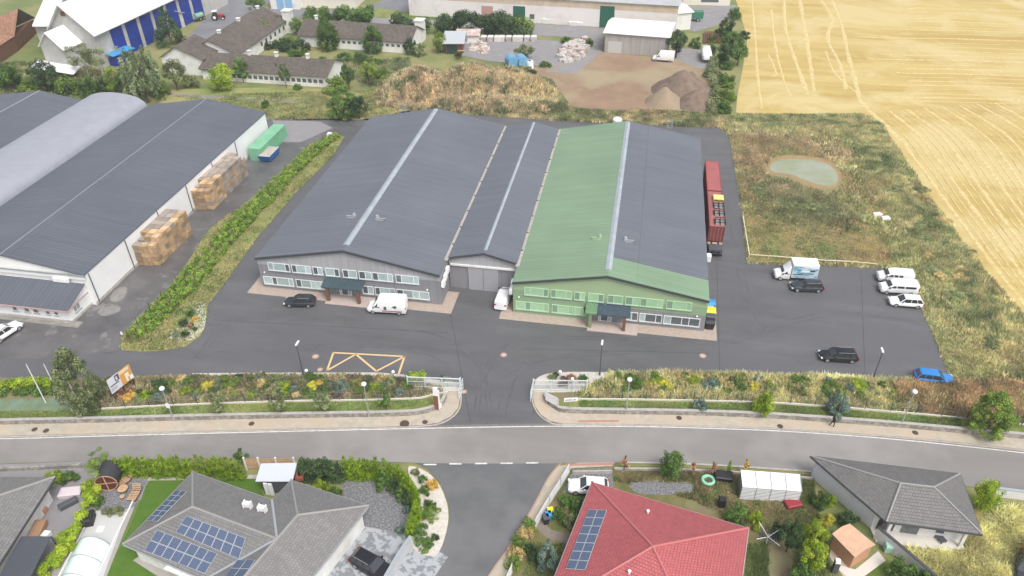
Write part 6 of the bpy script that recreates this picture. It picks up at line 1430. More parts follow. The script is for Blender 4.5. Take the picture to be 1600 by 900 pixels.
place(car('parked_car', 'black estate car standing alone in the middle of the right car park', 'wagon', P_black, 4.9, 1.88, 1.48, rails=M_chrome), (1280, 559), (1337, 562))
place(car('parked_car', 'bright blue estate car at the grassy corner of the right car park', 'wagon', P_blue, 4.8, 1.86, 1.48), (1486, 598), (1428, 592))
place(van('minibus', 'white van with two small side windows, topmost of three white vehicles', P_white, 5.1, 1.95, 1.95, kind='combi'), (1368, 436), (1424, 441))
place(van('minibus', 'white minibus with a long dark window band, middle of three white vehicles', P_white, 5.3, 1.95, 1.97, kind='minibus'), (1370, 454), (1432, 458))
place(car('parked_car', 'white estate car, lowest of three white vehicles at the meadow edge', 'wagon', P_white, 4.7, 1.85, 1.5), (1388, 474), (1439, 478))
place(car('parked_car', 'white car cut by the left photo edge, in front of the low white annex', 'suv', P_white, 4.7, 1.9, 1.62, rails=M_black), (30, 511), (-10, 537))
place(car('parked_car', 'black car with chrome roof rails on the patterned drive', 'suv', P_black, 4.7, 1.92, 1.55, rails=M_chrome), (612, 905), (553, 872))
place(car('parked_car', 'white car parked in the garden behind the red roof', 'suv', P_white, 4.5, 1.85, 1.55), (886, 764), (952, 767))
place(car('parked_car', 'dark car cut off at the lower right corner', 'hatch', P_dark, 4.2, 1.8, 1.45), (1596, 915), (1604, 872))
# old lorry, tractor, trailers in the farmyard
ol = van('old_lorry', 'old white cab lorry parked beside the dark tree at the plank shed', P_white, 5.5, 2.1, 2.6, cat='truck'); place(ol, (1022, 94), (1050, 96))
bc_ = empty('covered_trailer', (0, 0, 0), 0, 'long white covered trailer at the edge of the dirt lot by the hedgerow', 'trailer')
MB().loft([ring(-3.6, .8, 1.0, 2.0, .3), ring(-3.0, 1.2, .7, 2.6, .35), ring(3.4, 1.2, .7, 2.6, .35), ring(3.6, 1.1, .8, 2.4, .3)]).build('tank_body', P_white, bc_, smooth=50, local=True); wheels(bc_, 1.0, 2.1, 1.1, .45); place(bc_, (1104, 101), (1101, 84))
tr = empty('tractor', (0, 0, 0), 0, 'red tractor with white cab roof standing on the farm road', 'tractor')
MB().loft([ring(-2.0, .35, .8, 1.45), ring(-1.9, .42, .7, 1.6), ring(0, .45, .7, 1.7)]).build('bonnet', mat('tractor_red', (.32, .02, .035), .4), tr, smooth=40, local=True)
m = MB(); m.loft([[(-.1, -.75, 1.0), (1.3, -.75, 1.0), (1.3, .75, 1.0), (-.1, .75, 1.0)], [(.05, -.65, 2.5), (1.2, -.65, 2.5), (1.2, .65, 2.5), (.05, .65, 2.5)]]); m.build('cab', M_glass, tr, local=True)
m = MB(); m.box(-.15, 1.4, -.8, .8, 2.5, 2.68); m.build('cab_roof', P_white, tr, local=True)
for x, r, in ((-1.6, .5), (.8, .9)):
    for s in (-1, 1): m = MB(); m.tube((x, s*.7, r), (x, s*1.15, r), r, None, 16); w_ = m.build('wheel', M_tyre, tr, local=True); m = MB(); m.tube((x, s*1.14, r), (x, s*1.18, r), r*.5, None, 10); m.build('rim', P_white, w_, local=True)
place(tr, (349, 30), (333, 31))
gw = empty('farm_trailer', (0, 0, 0), 0, 'green farm trailer beside the end of the long hall', 'trailer'); m = MB()
m.loft([[(-3.2, -1.1, 1.0), (3.2, -1.1, 1.0), (3.2, 1.1, 1.0), (-3.2, 1.1, 1.0)], [(-3.3, -1.25, 2.9), (3.3, -1.25, 2.9), (3.3, 1.25, 2.9), (-3.3, 1.25, 2.9)]]); m.build('tub', mat('trailer_green', (.05, .20, .12), .6), gw, local=True); wheels(gw, -1.8, 1.8, 1.1, .5); place(gw, (1068, 32), (1093, 33))
gm = empty('sprayer', (0, 0, 0), 0, 'pale green farm implement beside the red tractor', 'farm machine'); m = MB(); m.tube((-1.4, 0, 1.5), (1.4, 0, 1.5), .8, None, 14); m.build('tank', mat('pale_green', (.22, .38, .28), .6), gm, local=True); m = MB(); m.box(-2, 2, -.6, .6, .5, .75); m.build('frame', M_dgrey, gm, local=True); wheels(gm, -.2, 1.2, .9, .5); place(gm, (306, 34), (318, 30))
for k, (x, w_) in enumerate(((800, 0), (816, 0))):
    a = at(x, 104); t = empty('liquid_tank', (a.x, a.y, 0), .5, ['left', 'right'][k]+' of two blue cylindrical tanks lying beside the overgrown mound', 'tank', 'blue tanks'); m = MB(); m.tube((0, -1.6, 1.5), (0, 1.6, 1.5), 1.45, None, 18); m.build('shell', mat('tank_blue', (.10, .30, .48), .6, c2=(.2, .36, .5), scale=1), t, smooth=40, local=True)
    for y in (-1, 1): m = MB(); m.box(-.9, .9, y-.1, y+.1, 0, .5); m.build('cradle', M_dgrey, t, local=True)
a = at(828, 106); t = empty('small_tank', (a.x, a.y, 0), 0, 'small white round tank right of the blue tanks', 'tank'); m = MB(); m.tube((0, 0, 0), (0, 0, 1.8), 1.0, .9, 14); m.build('shell', P_white, t, smooth=40, local=True); m = MB(); m.tube((0, 0, 1.8), (0, 0, 1.95), .3, None, 8); m.build('lid', M_black, t, local=True)
for k in range(9):
    a = at(756+k*9.5+ (k % 3), 64); t = boxy('stone_pallet', 0, 0, (1.5, 1.5, 1.5), mat('stone_pallet', (.42, .38, .35), .9, c2=(.55, .53, .5), scale=1.5, rv=.3), ordw(k+1)+' pale pallet from the left in the row under the long hedge', 'pallet', cap=mat('pale_wrap', (.62, .6, .58), .7)); t.location = (a.x, a.y, 0); t['group'] = 'pallets in a row under the hedge'
for k, (x, y, dm, c) in enumerate(((856, 36, (3, 2, 1.6), M_render), (874, 35, (2.4, 2, 2), M_galv), (900, 39, (4, 2, 1.2), M_render), (922, 37, (2.6, 2.4, 2.4), M_render))):
    boxy('farm_bin', x, y, dm, c, ['white row of hutches', 'grey metal bin with brown lid', 'low long white bin', 'tall pale bin with brown lid'][k]+' on the grass before the long hall', 'bin', cap=M_brown if k in (1, 3) else M_render)
# rubble beside the gravel road
q = rand_in([tuple(at(*p)) for p in [(872, 92), (885, 72), (915, 60), (918, 75), (905, 95), (885, 100)]], 260); mb = MB()
for x, y in q:
    s = rnd.uniform(.3, 1.0); mb.box(-s, s, -s*.5, s*.5, 0, s*rnd.uniform(.5, 1.3), rnd.uniform(0, 3), (x, y, 0))
tag(mb.build('rubble', mat('rubble', (.5, .47, .44), .9, c2=(.34, .22, .18), scale=.5, lo=.5, hi=.6)), 'heap of pale and reddish rubble beside the gravel road', 'rubble', kind='stuff')
q = rand_in([tuple(at(*p)) for p in [(740, 62), (765, 72), (760, 84), (735, 82)]], 60); mb = MB()
for x, y in q:
    s = rnd.uniform(.3, 1.2); mb.box(-s, s, -s*.3, s*.3, 0, s*rnd.uniform(.3, .8), rnd.uniform(0, 3), (x, y, 0))
tag(mb.build('debris', mat('debris', (.6, .55, .5), .9, c2=(.4, .25, .2), scale=.5, lo=.5, hi=.6)), 'scattered debris and planks beside the open-fronted shed', 'debris', kind='stuff')
for k in range(7):
    a = at(712+k*1.7, 83); b = at(716+k*1.5, 78, 3.2); m = MB(); m.tube((a.x, a.y-1, .1), (b.x, b.y, 3.0), .14, None, 5); tag(m.build('wooden_beam', M_wood), 'pale beams leaning against the open-fronted shed', 'beam', 'beams leaning on the shed')
for k in range(8):
    a = at(1100+k*3.2, 60); m = MB(); m.box(-.15, .15, -5, 5, .3, .6, -.05+k*.02, (a.x, a.y, 0)); tag(m.build('wooden_beam', M_brown), 'brown beams laid side by side by the hedgerow', 'beam', 'beams by the hedgerow')
# ================================================================== containers
def container(name, label, x0, x1, y0, y1, z0, h, c, doors=True, roofc=None):
    t = empty(name, ((x0+x1)/2, (y0+y1)/2, z0), 0, label, 'container'); m = MB()
    rg = []; n = int((y1-y0)/.28)
    m.box(x0+.05, x1-.05, y0+.05, y1-.05, z0+.1, z0+h-.06); m.build('shell', c, t)
    m = MB()
    for k in range(n):
        y = y0+.15+k*(y1-y0-.3)/n
        for xa, xb in ((x0+.0, x0+.06), (x1-.06, x1)): m.box(xa, xb, y, y+.14, z0+.2, z0+h-.2)
    m.build('corrugation', c, t)
    m = MB()
    for xa in (x0, x1-.12):
        for ya in (y0, y1-.12): m.box(xa, xa+.12, ya, ya+.12, z0, z0+h)
        for z in (z0, z0+h-.12): m.box(xa, xa+.12, y0+.12, y1-.12, z, z+.12)
    for ya in (y0, y1-.12):
        for z in (z0, z0+h-.12): m.box(x0+.12, x1-.12, ya, ya+.12, z, z+.12)
    m.build('frame', c, t)
    m = MB(); m.box(x0+.13, x1-.13, y0+.13, y1-.13, z0+h-.05, z0+h-.01); m.build('roof', roofc or c, t)
    if doors:
        for s in (0, 1):
            xa = x0+.14+s*(x1-x0-.28)/2; xb = xa+(x1-x0-.28)/2-.03; m = MB(); m.box(xa, xb, y0+.0, y0+.045, z0+.15, z0+h-.15); d = m.build('door', c, t)
            m = MB(); 
            for f in (.25, .75): xx = xa+(xb-xa)*f; m.tube((xx, y0-.03, z0+.15), (xx, y0-.03, z0+h-.15), .025, None, 6)
            m.build('lock_rod', M_galv, d)
    return t
M_cred = mat('faded_container_red', (.23, .05, .045), .8, c2=(.17, .04, .04), scale=.8); M_cred2 = mat('container_roof_pink', (.34, .13, .12), .8, c2=(.27, .10, .095), scale=.6, stretch=(1, .2, 1))
cx = at(1113, 390).x-.9; y0 = at(1113, 388).y+.2
c2_ = container('shipping_container', 'red shipping container on a trailer chassis, nearer of two beside the green building', cx-.1, cx+2.4, y0, y0+12.2, 1.3, 2.75, M_cred, roofc=M_cred2)
c1_ = container('shipping_container', 'red shipping container with bare roof, farther of two beside the green building', cx-.1, cx+2.4, y0+12.5, y0+24.2, 1.3, 2.75, mat('container_red', (.26, .05, .05), .7), roofc=mat('pinkish_red', (.36, .11, .105), .8, c2=(.30, .09, .09), scale=.5))
for k, (yy, c, lb) in enumerate(((y0+9.2, mat('yellow_pallet', (.75, .6, .2), .8), 'yellow pallet, farthest of four'), (y0+7.0, M_black, 'black crate, second farthest of four'), (y0+4.4, M_black, 'black crate, third farthest of four'), (y0+1.5, M_black, 'black crate, nearest of four'))):
    t = empty('roof_crate', (cx+1.65, yy, 4.06), 0, lb+' lying on the nearer red container', 'crate'); m = MB(); s = .85
    for x in (-s, -.04, s-.08): m.box(x, x+.09, -s, s, 0, .4)
    for y in (-s, -.04, s-.08): m.box(-s, s, y, y+.09, .405, .48)
    if k == 0: m.box(-s, s, -s, s, .49, .52)
    m.build('frame', c, t, local=True); m = MB(); m.box(-s, s, -s, s, .0, .05); m.build('base', mat('grey_base', (.3, .3, .3), .8) if k else c, t, local=True)
for nm, yy in (('nearer', y0), ('farther', y0+12.4)):
    t = empty('trailer_chassis', (cx+1.15, yy+6, 0), 0, 'dark chassis under the '+nm+' red container', 'trailer'); m = MB()
    ya = yy-3.2 if nm == 'nearer' else yy+.1
    m.box(cx+.5, cx+.7, ya, yy+11.9, .95, 1.28); m.box(cx+1.6, cx+1.8, ya, yy+11.9, .95, 1.28)
    for y in np.arange(ya+.1, yy+11.5, 2.2): m.box(cx+.7, cx+1.6, y, y+.15, 1.0, 1.2)
    m.build('frame', M_black, t)
    for y in (yy+8, yy+9.3, yy+10.6):
        for s in (cx-.05, cx+1.95): m = MB(); m.tube((s, y, .5), (s+.4, y, .5), .5, None, 14); m.build('wheel', M_tyre, t)
    if nm == 'nearer':
        m = MB(); m.box(cx+.0, cx+2.3, yy-.7, yy-.1, 1.0, 1.15); m.build('rear_beam', M_wood, t)
        for s in (cx+.0, cx+1.9): m = MB(); m.tube((s, yy-2.2, .5), (s+.4, yy-2.2, .5), .5, None, 14); m.build('wheel', M_tyre, t)
        m = MB(); m.box(cx+.1, cx+2.2, yy-3.0, yy-1.2, .7, 1.5); m.build('headboard', M_dgrey, t)
t = boxy('white_drum', 1105, 407, (1.0, .8, 1.2), M_wmetal, 'white drum standing at the trailer end beside the building wall', 'drum')
# green containers by the white hall
gx1 = at(410, 252).x+.3
container('shipping_container', 'light green container standing against the white hall wall', gx1-2.9, gx1-.2, at(409, 252).y, at(409, 252).y+12.2, .0, 2.7, mat('mint_green_paint', (.20, .46, .28), .7, c2=(.16, .38, .24), scale=.6))
bk = empty('waste_skip', (*at(422, 247), 0), 0, 'blue open skip of pale rubble beside the light green container', 'skip'); m = MB()
m.loft([[(-1.1, -1.9, .2), (1.1, -1.9, .2), (1.1, 1.9, .2), (-1.1, 1.9, .2)], [(-1.3, -2.5, 1.5), (1.3, -2.5, 1.5), (1.3, 2.5, 1.5), (-1.3, 2.5, 1.5)]]); m.build('tub', mat('skip_blue', (.02, .14, .36), .5), bk, local=True)
m = MB(); m.loft([[(-1.25, -2.35, 1.505), (1.25, -2.35, 1.505), (1.25, 2.35, 1.505), (-1.25, 2.35, 1.505)], [(-.7, -1.6, 1.75), (.8, -1.6, 1.75), (.8, 1.5, 1.75), (-.7, 1.5, 1.75)]]); m.build('rubble_load', mat('pale_rubble', (.5, .45, .4), .9, c2=(.3, .27, .24), scale=3), bk, local=True)
a = at(516, 217); t = boxy('concrete_block', 516, 217, (.9, .9, 1.4), M_render, 'small pale upright block at the far end of the grass strip', 'block')
# ================================================================== stacks of wooden crates
def crate_mesh():
    m = MB(); x, y, h = .58, .6, .74
    for sx in (-x, x-.06):
        for sy in (-y, y-.06): m.box(sx, sx+.06, sy, sy+.06, .0, h)
    for k in range(4):
        z = .1+k*.16; m.box(-x-.02, x+.02, -y-.022, -y-.002, z, z+.10); m.box(-x-.02, x+.02, y+.002, y+.022, z, z+.10)
        m.box(-x-.022, -x-.002, -y, y, z, z+.10); m.box(x+.002, x+.022, -y, y, z, z+.10)
    for k in range(7): m.box(-x+.01+k*.165, -x+.15+k*.165, -y, y, .1, .13); m.box(-x+.0+k*.166, -x+.155+k*.166, -y, y, h-.04, h-.01)
    return m
M_crate = mat('crate_timber', (.60, .415, .24), .85, c2=(.38, .26, .15), scale=.6, lo=.4, hi=.6, rv=.25)
M_crateo = mat('crate_weathered', (.30, .265, .235), .9, c2=(.42, .34, .27), scale=.5, rv=.25)
cm = crate_mesh()
proto = cm.build('wooden_crate', M_crate); pm_ = proto.data
pm_old = pm_.copy(); pm_old.materials.clear(); pm_old.materials.append(M_crateo)
first = [proto]; cnt = 0
def stack(x1, y0, nx, ny, nz, nm, notch):
    """x1: outer side; rows run back from y0"""
    core = MB(); sx, sy, sz = 1.26, 1.27, .77
    for i in range(nx):
        for j in range(ny):
            top = nz-(1 if (i >= nx-2 and j == 0) or (i == 0 and j < 2) else 0)
            if notch and i == nx-1 and j >= ny-1: top -= 1
            for k in range(top):
                if i < nx/2 and j == 0 and nx > 2 and False: continue
                x = x1-(nx-1-i+.5)*sx+rnd.uniform(-.04, .04); y = y0+(j+.5)*sy+rnd.uniform(-.04, .04)
                if i < nx/2 and j == 0: y -= .35
                z = k*sz
                vis = k >= top-1 or i == nx-1 or j == 0
                if not vis:
                    core.box(x-.6, x+.6, y-.61, y+.61, z+.02, z+.74); continue
                if first: o = first.pop()
                else: o = proto.copy(); COL.objects.link(o)
                wet = (i < 2 and j > 2) or (nm == 'far' and j > 3 and rnd.random() < .7) or rnd.random() < .12
                o.data = pm_old if wet and o is not proto else pm_
                o.location = (x, y, z+.0); o.rotation_euler.z = rnd.uniform(-.03, .03)
                tag(o, f'wooden crate in the {nm} stack: {ordw(k+1)} layer up, {ordw(j+1)} row back, {ordw(i+1)} from wall', 'crate', f'wooden crates in the {nm} stack')
    if core.v: tag(core.build('crate_stack_core', M_crateo), f'inner crates hidden within the {nm} crate stack', 'crates', kind='stuff')
sN = at(250, 415); sF = at(334, 327)
stack(sN.x+.2, at(233, 414).y, 3, 8, 6, 'near', False)
stack(sF.x+.2, at(320, 327).y, 3, 11, 6, 'far', True)
# ================================================================== the walking person
def person(px, py, rz, label):
    a = at(px, py, .1); t = empty('person', (a.x, a.y, .1), rz, label, 'person')
    V = [(0, 0, .95), (0, 0, 1.15), (0, .0, 1.42), (0, 0, 1.52), (0, .02, 1.60), (0, .02, 1.74),
         (-.19, 0, 1.42), (-.27, -.05, 1.16), (-.26, -.22, .98), (-.25, -.28, .92), (.19, 0, 1.42), (.27, .08, 1.16), (.26, .02, .92), (.26, -.02, .86),
         (-.1, 0, .9), (-.11, -.16, .50), (-.11, -.1, .10), (-.11, -.26, .05), (.1, 0, .9), (.11, .12, .50), (.11, .32, .13), (.11, .2, .05)]
    E_ = [(0, 1), (1, 2), (2, 3), (3, 4), (4, 5), (2, 6), (6, 7), (7, 8), (8, 9), (2, 10), (10, 11), (11, 12), (12, 13), (0, 14), (14, 15), (15, 16), (16, 17), (0, 18), (18, 19), (19, 20), (20, 21)]
    Rr = [.16, .16, .17, .06, .09, .09, .08, .055, .04, .035, .08, .055, .04, .035, .1, .075, .05, .045, .1, .075, .05, .045]
    me = bpy.data.meshes.new('body'); me.from_pydata(V, E_, []); o = bpy.data.objects.new('body', me); COL.objects.link(o); o.parent = t
    md = o.modifiers.new('skin', 'SKIN'); sk = me.skin_vertices[0].data
    for i, r in enumerate(Rr): sk[i].radius = (r, r*(.75 if i in (0, 1, 2) else 1))
    sk[0].use_root = True; s = o.modifiers.new('sub', 'SUBSURF'); s.levels = 2; s.render_levels = 2
    me.materials.append(mat('dark_clothes', (.02, .022, .028), .85))
    m = MB(); m.ball((0, .03, 1.76), .125, 10, 7, 1.05); m.build('hair', mat('dark_hair', (.02, .015, .012), .8), t, smooth=60, local=True)
    m = MB(); m.ball((0, -.045, 1.70), .09, 10, 7, 1.15); m.box(-.012, .012, -.155, -.12, 1.68, 1.72); m.build('face', mat('skin_tone', (.45, .27, .2), .6), t, smooth=60, local=True)
    for q in ((-.25, -.30, .90), (.26, -.03, .83)): m = MB(); m.ball(q, .045, 8, 5, 1.3); m.build('hand', MATS['skin_tone'], t, smooth=60, local=True)
    return t
person(1300, 666, R(95), 'person in dark clothes walking along the pavement right of the entrance')
# ================================================================== vegetation
def leaves(c, r, n, size, up=.35, flat=1.0):
    """n leaf quads scattered in clumps; c (k,3) clump centres, r (k,) radii -> verts (n*4,3), clump index"""
    k = len(c); idx = rng.choice(k, n, p=(r**2)/(r**2).sum())
    d = rng.normal(size=(n, 3)); d /= np.linalg.norm(d, axis=1)[:, None]
    rad = r[idx]*(.55+.5*rng.random(n)); p = c[idx]+d*rad[:, None]*np.array([1, 1, flat])
    nrm = d+rng.normal(0, .55, (n, 3)); nrm[:, 2] += up; nrm /= np.linalg.norm(nrm, axis=1)[:, None]
    a = rng.normal(size=(n, 3)); t = np.cross(nrm, a); t /= np.linalg.norm(t, axis=1)[:, None]; b = np.cross(nrm, t)
    s = size*rng.uniform(.6, 1.35, n)[:, None]
    V = np.stack([p-t*s-b*s*.55, p+t*s*.2-b*s*.7, p+t*s+b*s*.5, p-t*s*.2+b*s*.75], 1)
    return V.reshape(-1, 3), idx
def valence(idx, k, spread=.26):
    cv = rng.normal(.5, spread, k); return np.clip(cv[idx]+rng.normal(0, .13, len(idx)), 0, 1)
def crown_mesh(kind, n=1500, seed=0):
    """unit-height plants, origin at the ground, returned as mesh without material slots filled per object"""
    if kind == 'broad':
        k = 34; d = rng.normal(size=(k, 3)); d /= np.linalg.norm(d, axis=1)[:, None]; rr = rng.uniform(.55, 1, k)[:, None]
        c = d*rr*np.array([.34, .34, .36])+np.array([0, 0, .56]); c[:, 0] += rng.normal(0, .03); r = rng.uniform(.07, .13, k); sz = .016
    elif kind == 'dense':
        k = 150; h = rng.random(k); a = rng.uniform(0, 2*np.pi, k); q = .40*np.sin(np.pi*np.clip(h*.80+.20, 0, 1))**.8*rng.uniform(.45, 1, k); c = np.stack([q*np.cos(a), q*np.sin(a), .07+h*.86], 1); r = rng.uniform(.045, .085, k); sz = .013
    elif kind == 'ball':
        k = 90; d = rng.normal(size=(k, 3)); d /= np.linalg.norm(d, axis=1)[:, None]; c = d*np.array([.42, .42, .42])*rng.uniform(.45, 1, k)[:, None]+np.array([0, 0, .5]); r = rng.uniform(.08, .13, k); sz = .018
    elif kind == 'round':
        k = 40; d = rng.normal(size=(k, 3)); d /= np.linalg.norm(d, axis=1)[:, None]
        c = d*np.array([.40, .40, .38])*.82+np.array([0, 0, .52]); r = rng.uniform(.10, .14, k); sz = .019
    elif kind == 'bush':
        k = 30; a = rng.uniform(0, 2*np.pi, k); q = np.sqrt(rng.random(k)); c = np.stack([q*np.cos(a)*.42, q*np.sin(a)*.42, .12+.62*rng.random(k)*(1-q*.55)], 1); r = rng.uniform(.10, .17, k); sz = .027
    elif kind == 'conifer':
        k = 60; h = rng.random(k)**.8; a = rng.uniform(0, 2*np.pi, k); q = (1-h)*.27+.02; c = np.stack([q*np.cos(a), q*np.sin(a), .06+h*.88], 1); r = .04+.08*(1-h); sz = .016
    elif kind == 'thuja':
        k = 46; h = rng.random(k); a = rng.uniform(0, 2*np.pi, k); q = .11*np.clip((1-h)*2.2, .1, 1); c = np.stack([q*np.cos(a), q*np.sin(a), .04+h*.90], 1); r = .045+.05*(1-h); sz = .015
    elif kind == 'willow':
        k = 110; a = rng.uniform(0, 2*np.pi, k); q = .12+.26*np.sqrt(rng.random(k)); top = .88-.25*q/.38; hh = rng.random(k)
        c = np.stack([q*np.cos(a), q*np.sin(a), top*(1-hh*.72)], 1); r = np.full(k, .05); sz = .015
    elif kind == 'birch':
        k = 24; c = np.stack([rng.normal(0, .13, k), rng.normal(0, .13, k), rng.uniform(.45, .95, k)], 1); r = rng.uniform(.05, .10, k); sz = .015
    elif kind == 'sapling':
        k = 12; c = np.stack([rng.normal(0, .10, k), rng.normal(0, .10, k), rng.uniform(.25, .92, k)], 1); r = rng.uniform(.06, .12, k); sz = .028
    V, idx = leaves(c, r, n, sz, flat=1.7 if kind == 'willow' else 1.0)
    if kind == 'willow': 
        pass
    V[:, 2] = np.maximum(V[:, 2], 0.0)
    me = fast_mesh(kind+'_crown', V, 4, LF['green'], v=valence(idx, k), parent=False)
    # trunk with limbs
    tm = MB()
    if kind in ('broad', 'round', 'willow', 'birch', 'sapling'):
        bw = .028 if kind != 'birch' else .014; top = Vector((rng.normal(0, .015), rng.normal(0, .015), .5)); tm.tube((0, 0, -.01), top, bw, bw*.55, 7)
        for j in range(6):
            a = j*1.05+.3; z0 = .22+.05*j; st = Vector((0, 0, 0)).lerp(top, z0/.5); e = st+Vector((.2*math.cos(a), .2*math.sin(a), .18+.03*j)); tm.tube(st, e, bw*.4, bw*.15, 5)
        tm.tube(top, top+Vector((0.02, .02, .32)), bw*.5, bw*.1, 6)
    else:
        tm.tube((0, 0, -.01), (0, 0, .8 if kind in ('conifer', 'thuja') else .35), .02, .006, 6)
        for j in range(5): a = j*1.25; tm.tube((0, 0, .08+.04*j), (.2*math.cos(a)*(.4 if kind == 'thuja' else 1), .2*math.sin(a)*(.4 if kind == 'thuja' else 1), .3+.05*j), .01, .004, 4)
    to = tm.build('trunk', M_trunk); tme = to.data; bpy.data.objects.remove(to)
    return me, tme
CR = {k: [crown_mesh(k, n) for _ in range(v)] for k, n, v in (('broad', 5500, 5), ('round', 5000, 2), ('dense', 13000, 2), ('ball', 6000, 1), ('bush', 2600, 6), ('conifer', 5000, 2), ('thuja', 1800, 3), ('willow', 9000, 1), ('birch', 2000, 2), ('sapling', 1100, 3))}
def plant(name, kind, x, y, z, h, wd, leaf, label, cat, group=None, bark=None, parts=True):
    cme, tme = rnd.choice(CR[kind])
    sxy = wd/ {'broad': .82, 'round': .96, 'dense': .88, 'ball': .98, 'bush': 1.05, 'conifer': .62, 'thuja': .34, 'willow': .86, 'birch': .5, 'sapling': .45}[kind]
    e = empty(name, (x, y, z), rnd.uniform(0, 6.28), label, cat, group) if parts else None
    cro = bpy.data.objects.new('crown' if parts else name, cme); COL.objects.link(cro)
    cro.material_slots[0].link = 'OBJECT'; cro.material_slots[0].material = LF[leaf]
    cro.scale = (sxy, sxy, h)
    if not parts:
        cro.location = (x, y, z); cro.rotation_euler.z = rnd.uniform(0, 6.28); tag(cro, label, cat, group); return cro
    cro.parent = e
    tr_ = bpy.data.objects.new('trunk', tme); COL.objects.link(tr_); tr_.parent = e; tr_.scale = (sxy*1.0, sxy*1.0, h)
    if bark: tr_.material_slots[0].link = 'OBJECT'; tr_.material_slots[0].material = bark
    return e
def ptree(px, by, ty, wpx, kind, leaf, label, name='tree', cat='tree', z=0, bark=None, group=None):
    h = zheight(px, by, ty, z); a = at(px, by, z); b = at(px+wpx, by, z); wd = (b-a).length
    return plant(name, kind, a.x, a.y, z, max(h, .4), wd, leaf, label, cat, group, bark)
T = ptree
# row behind the left halls, left to right
row = [(4, 135, 90, 40, 'bush', 'dark', 'dark green bush at the left photo edge behind the far halls'), (24, 142, 96, 44, 'broad', 'green', 'green tree second from the left edge behind the halls'),
 (50, 146, 108, 34, 'bush', 'light', 'light bush between two darker trees behind the dark roof'), (80, 147, 92, 46, 'broad', 'dark', 'dark round tree left of the pale birches behind the dark roof'), (108, 149, 104, 40, 'bush', 'light', 'yellow-green bush just left of the left birch'),
 (143, 150, 104, 34, 'bush', 'green', 'green bush in front of the two birches'), (165, 148, 106, 30, 'bush', 'dark', 'dark bush in front of the right birch'), (184, 150, 104, 38, 'broad', 'light', 'light green tree left of the weeping willow'),
 (212, 152, 112, 28, 'bush', 'green', 'green bush at the left foot of the willow'), (254, 150, 112, 30, 'bush', 'light', 'light bush at the right foot of the willow'), (278, 141, 90, 40, 'broad', 'olive', 'olive green tree in front of the white gable'),
 (300, 136, 104, 30, 'bush', 'olive', 'olive bush below the white gabled barn'), (349, 141, 98, 50, 'ball', 'lime', 'large bright yellow-green round bush before the low white shed'), (381, 128, 88, 32, 'broad', 'green', 'dark green tree right of the bright round bush')]
for r in row: T(*r, name='tree' if r[4] != 'bush' else 'bush', cat='tree' if r[4] != 'bush' else 'bush')
T(140, 122, 68, 34, 'birch', 'olive', 'left of two pale stemmed birches before the grain store', name='birch_tree', bark=M_birchbark)
T(163, 122, 74, 28, 'birch', 'olive', 'right of two pale stemmed birches before the grain store', name='birch_tree', bark=M_birchbark)
T(232, 160, 54, 62, 'willow', 'willow', 'tall weeping willow with drooping grey-green branches', name='willow_tree')
T(268, 70, 6, 40, 'conifer', 'dark', 'dark conifer standing between the grain store and the pale roofed store', name='conifer_tree')
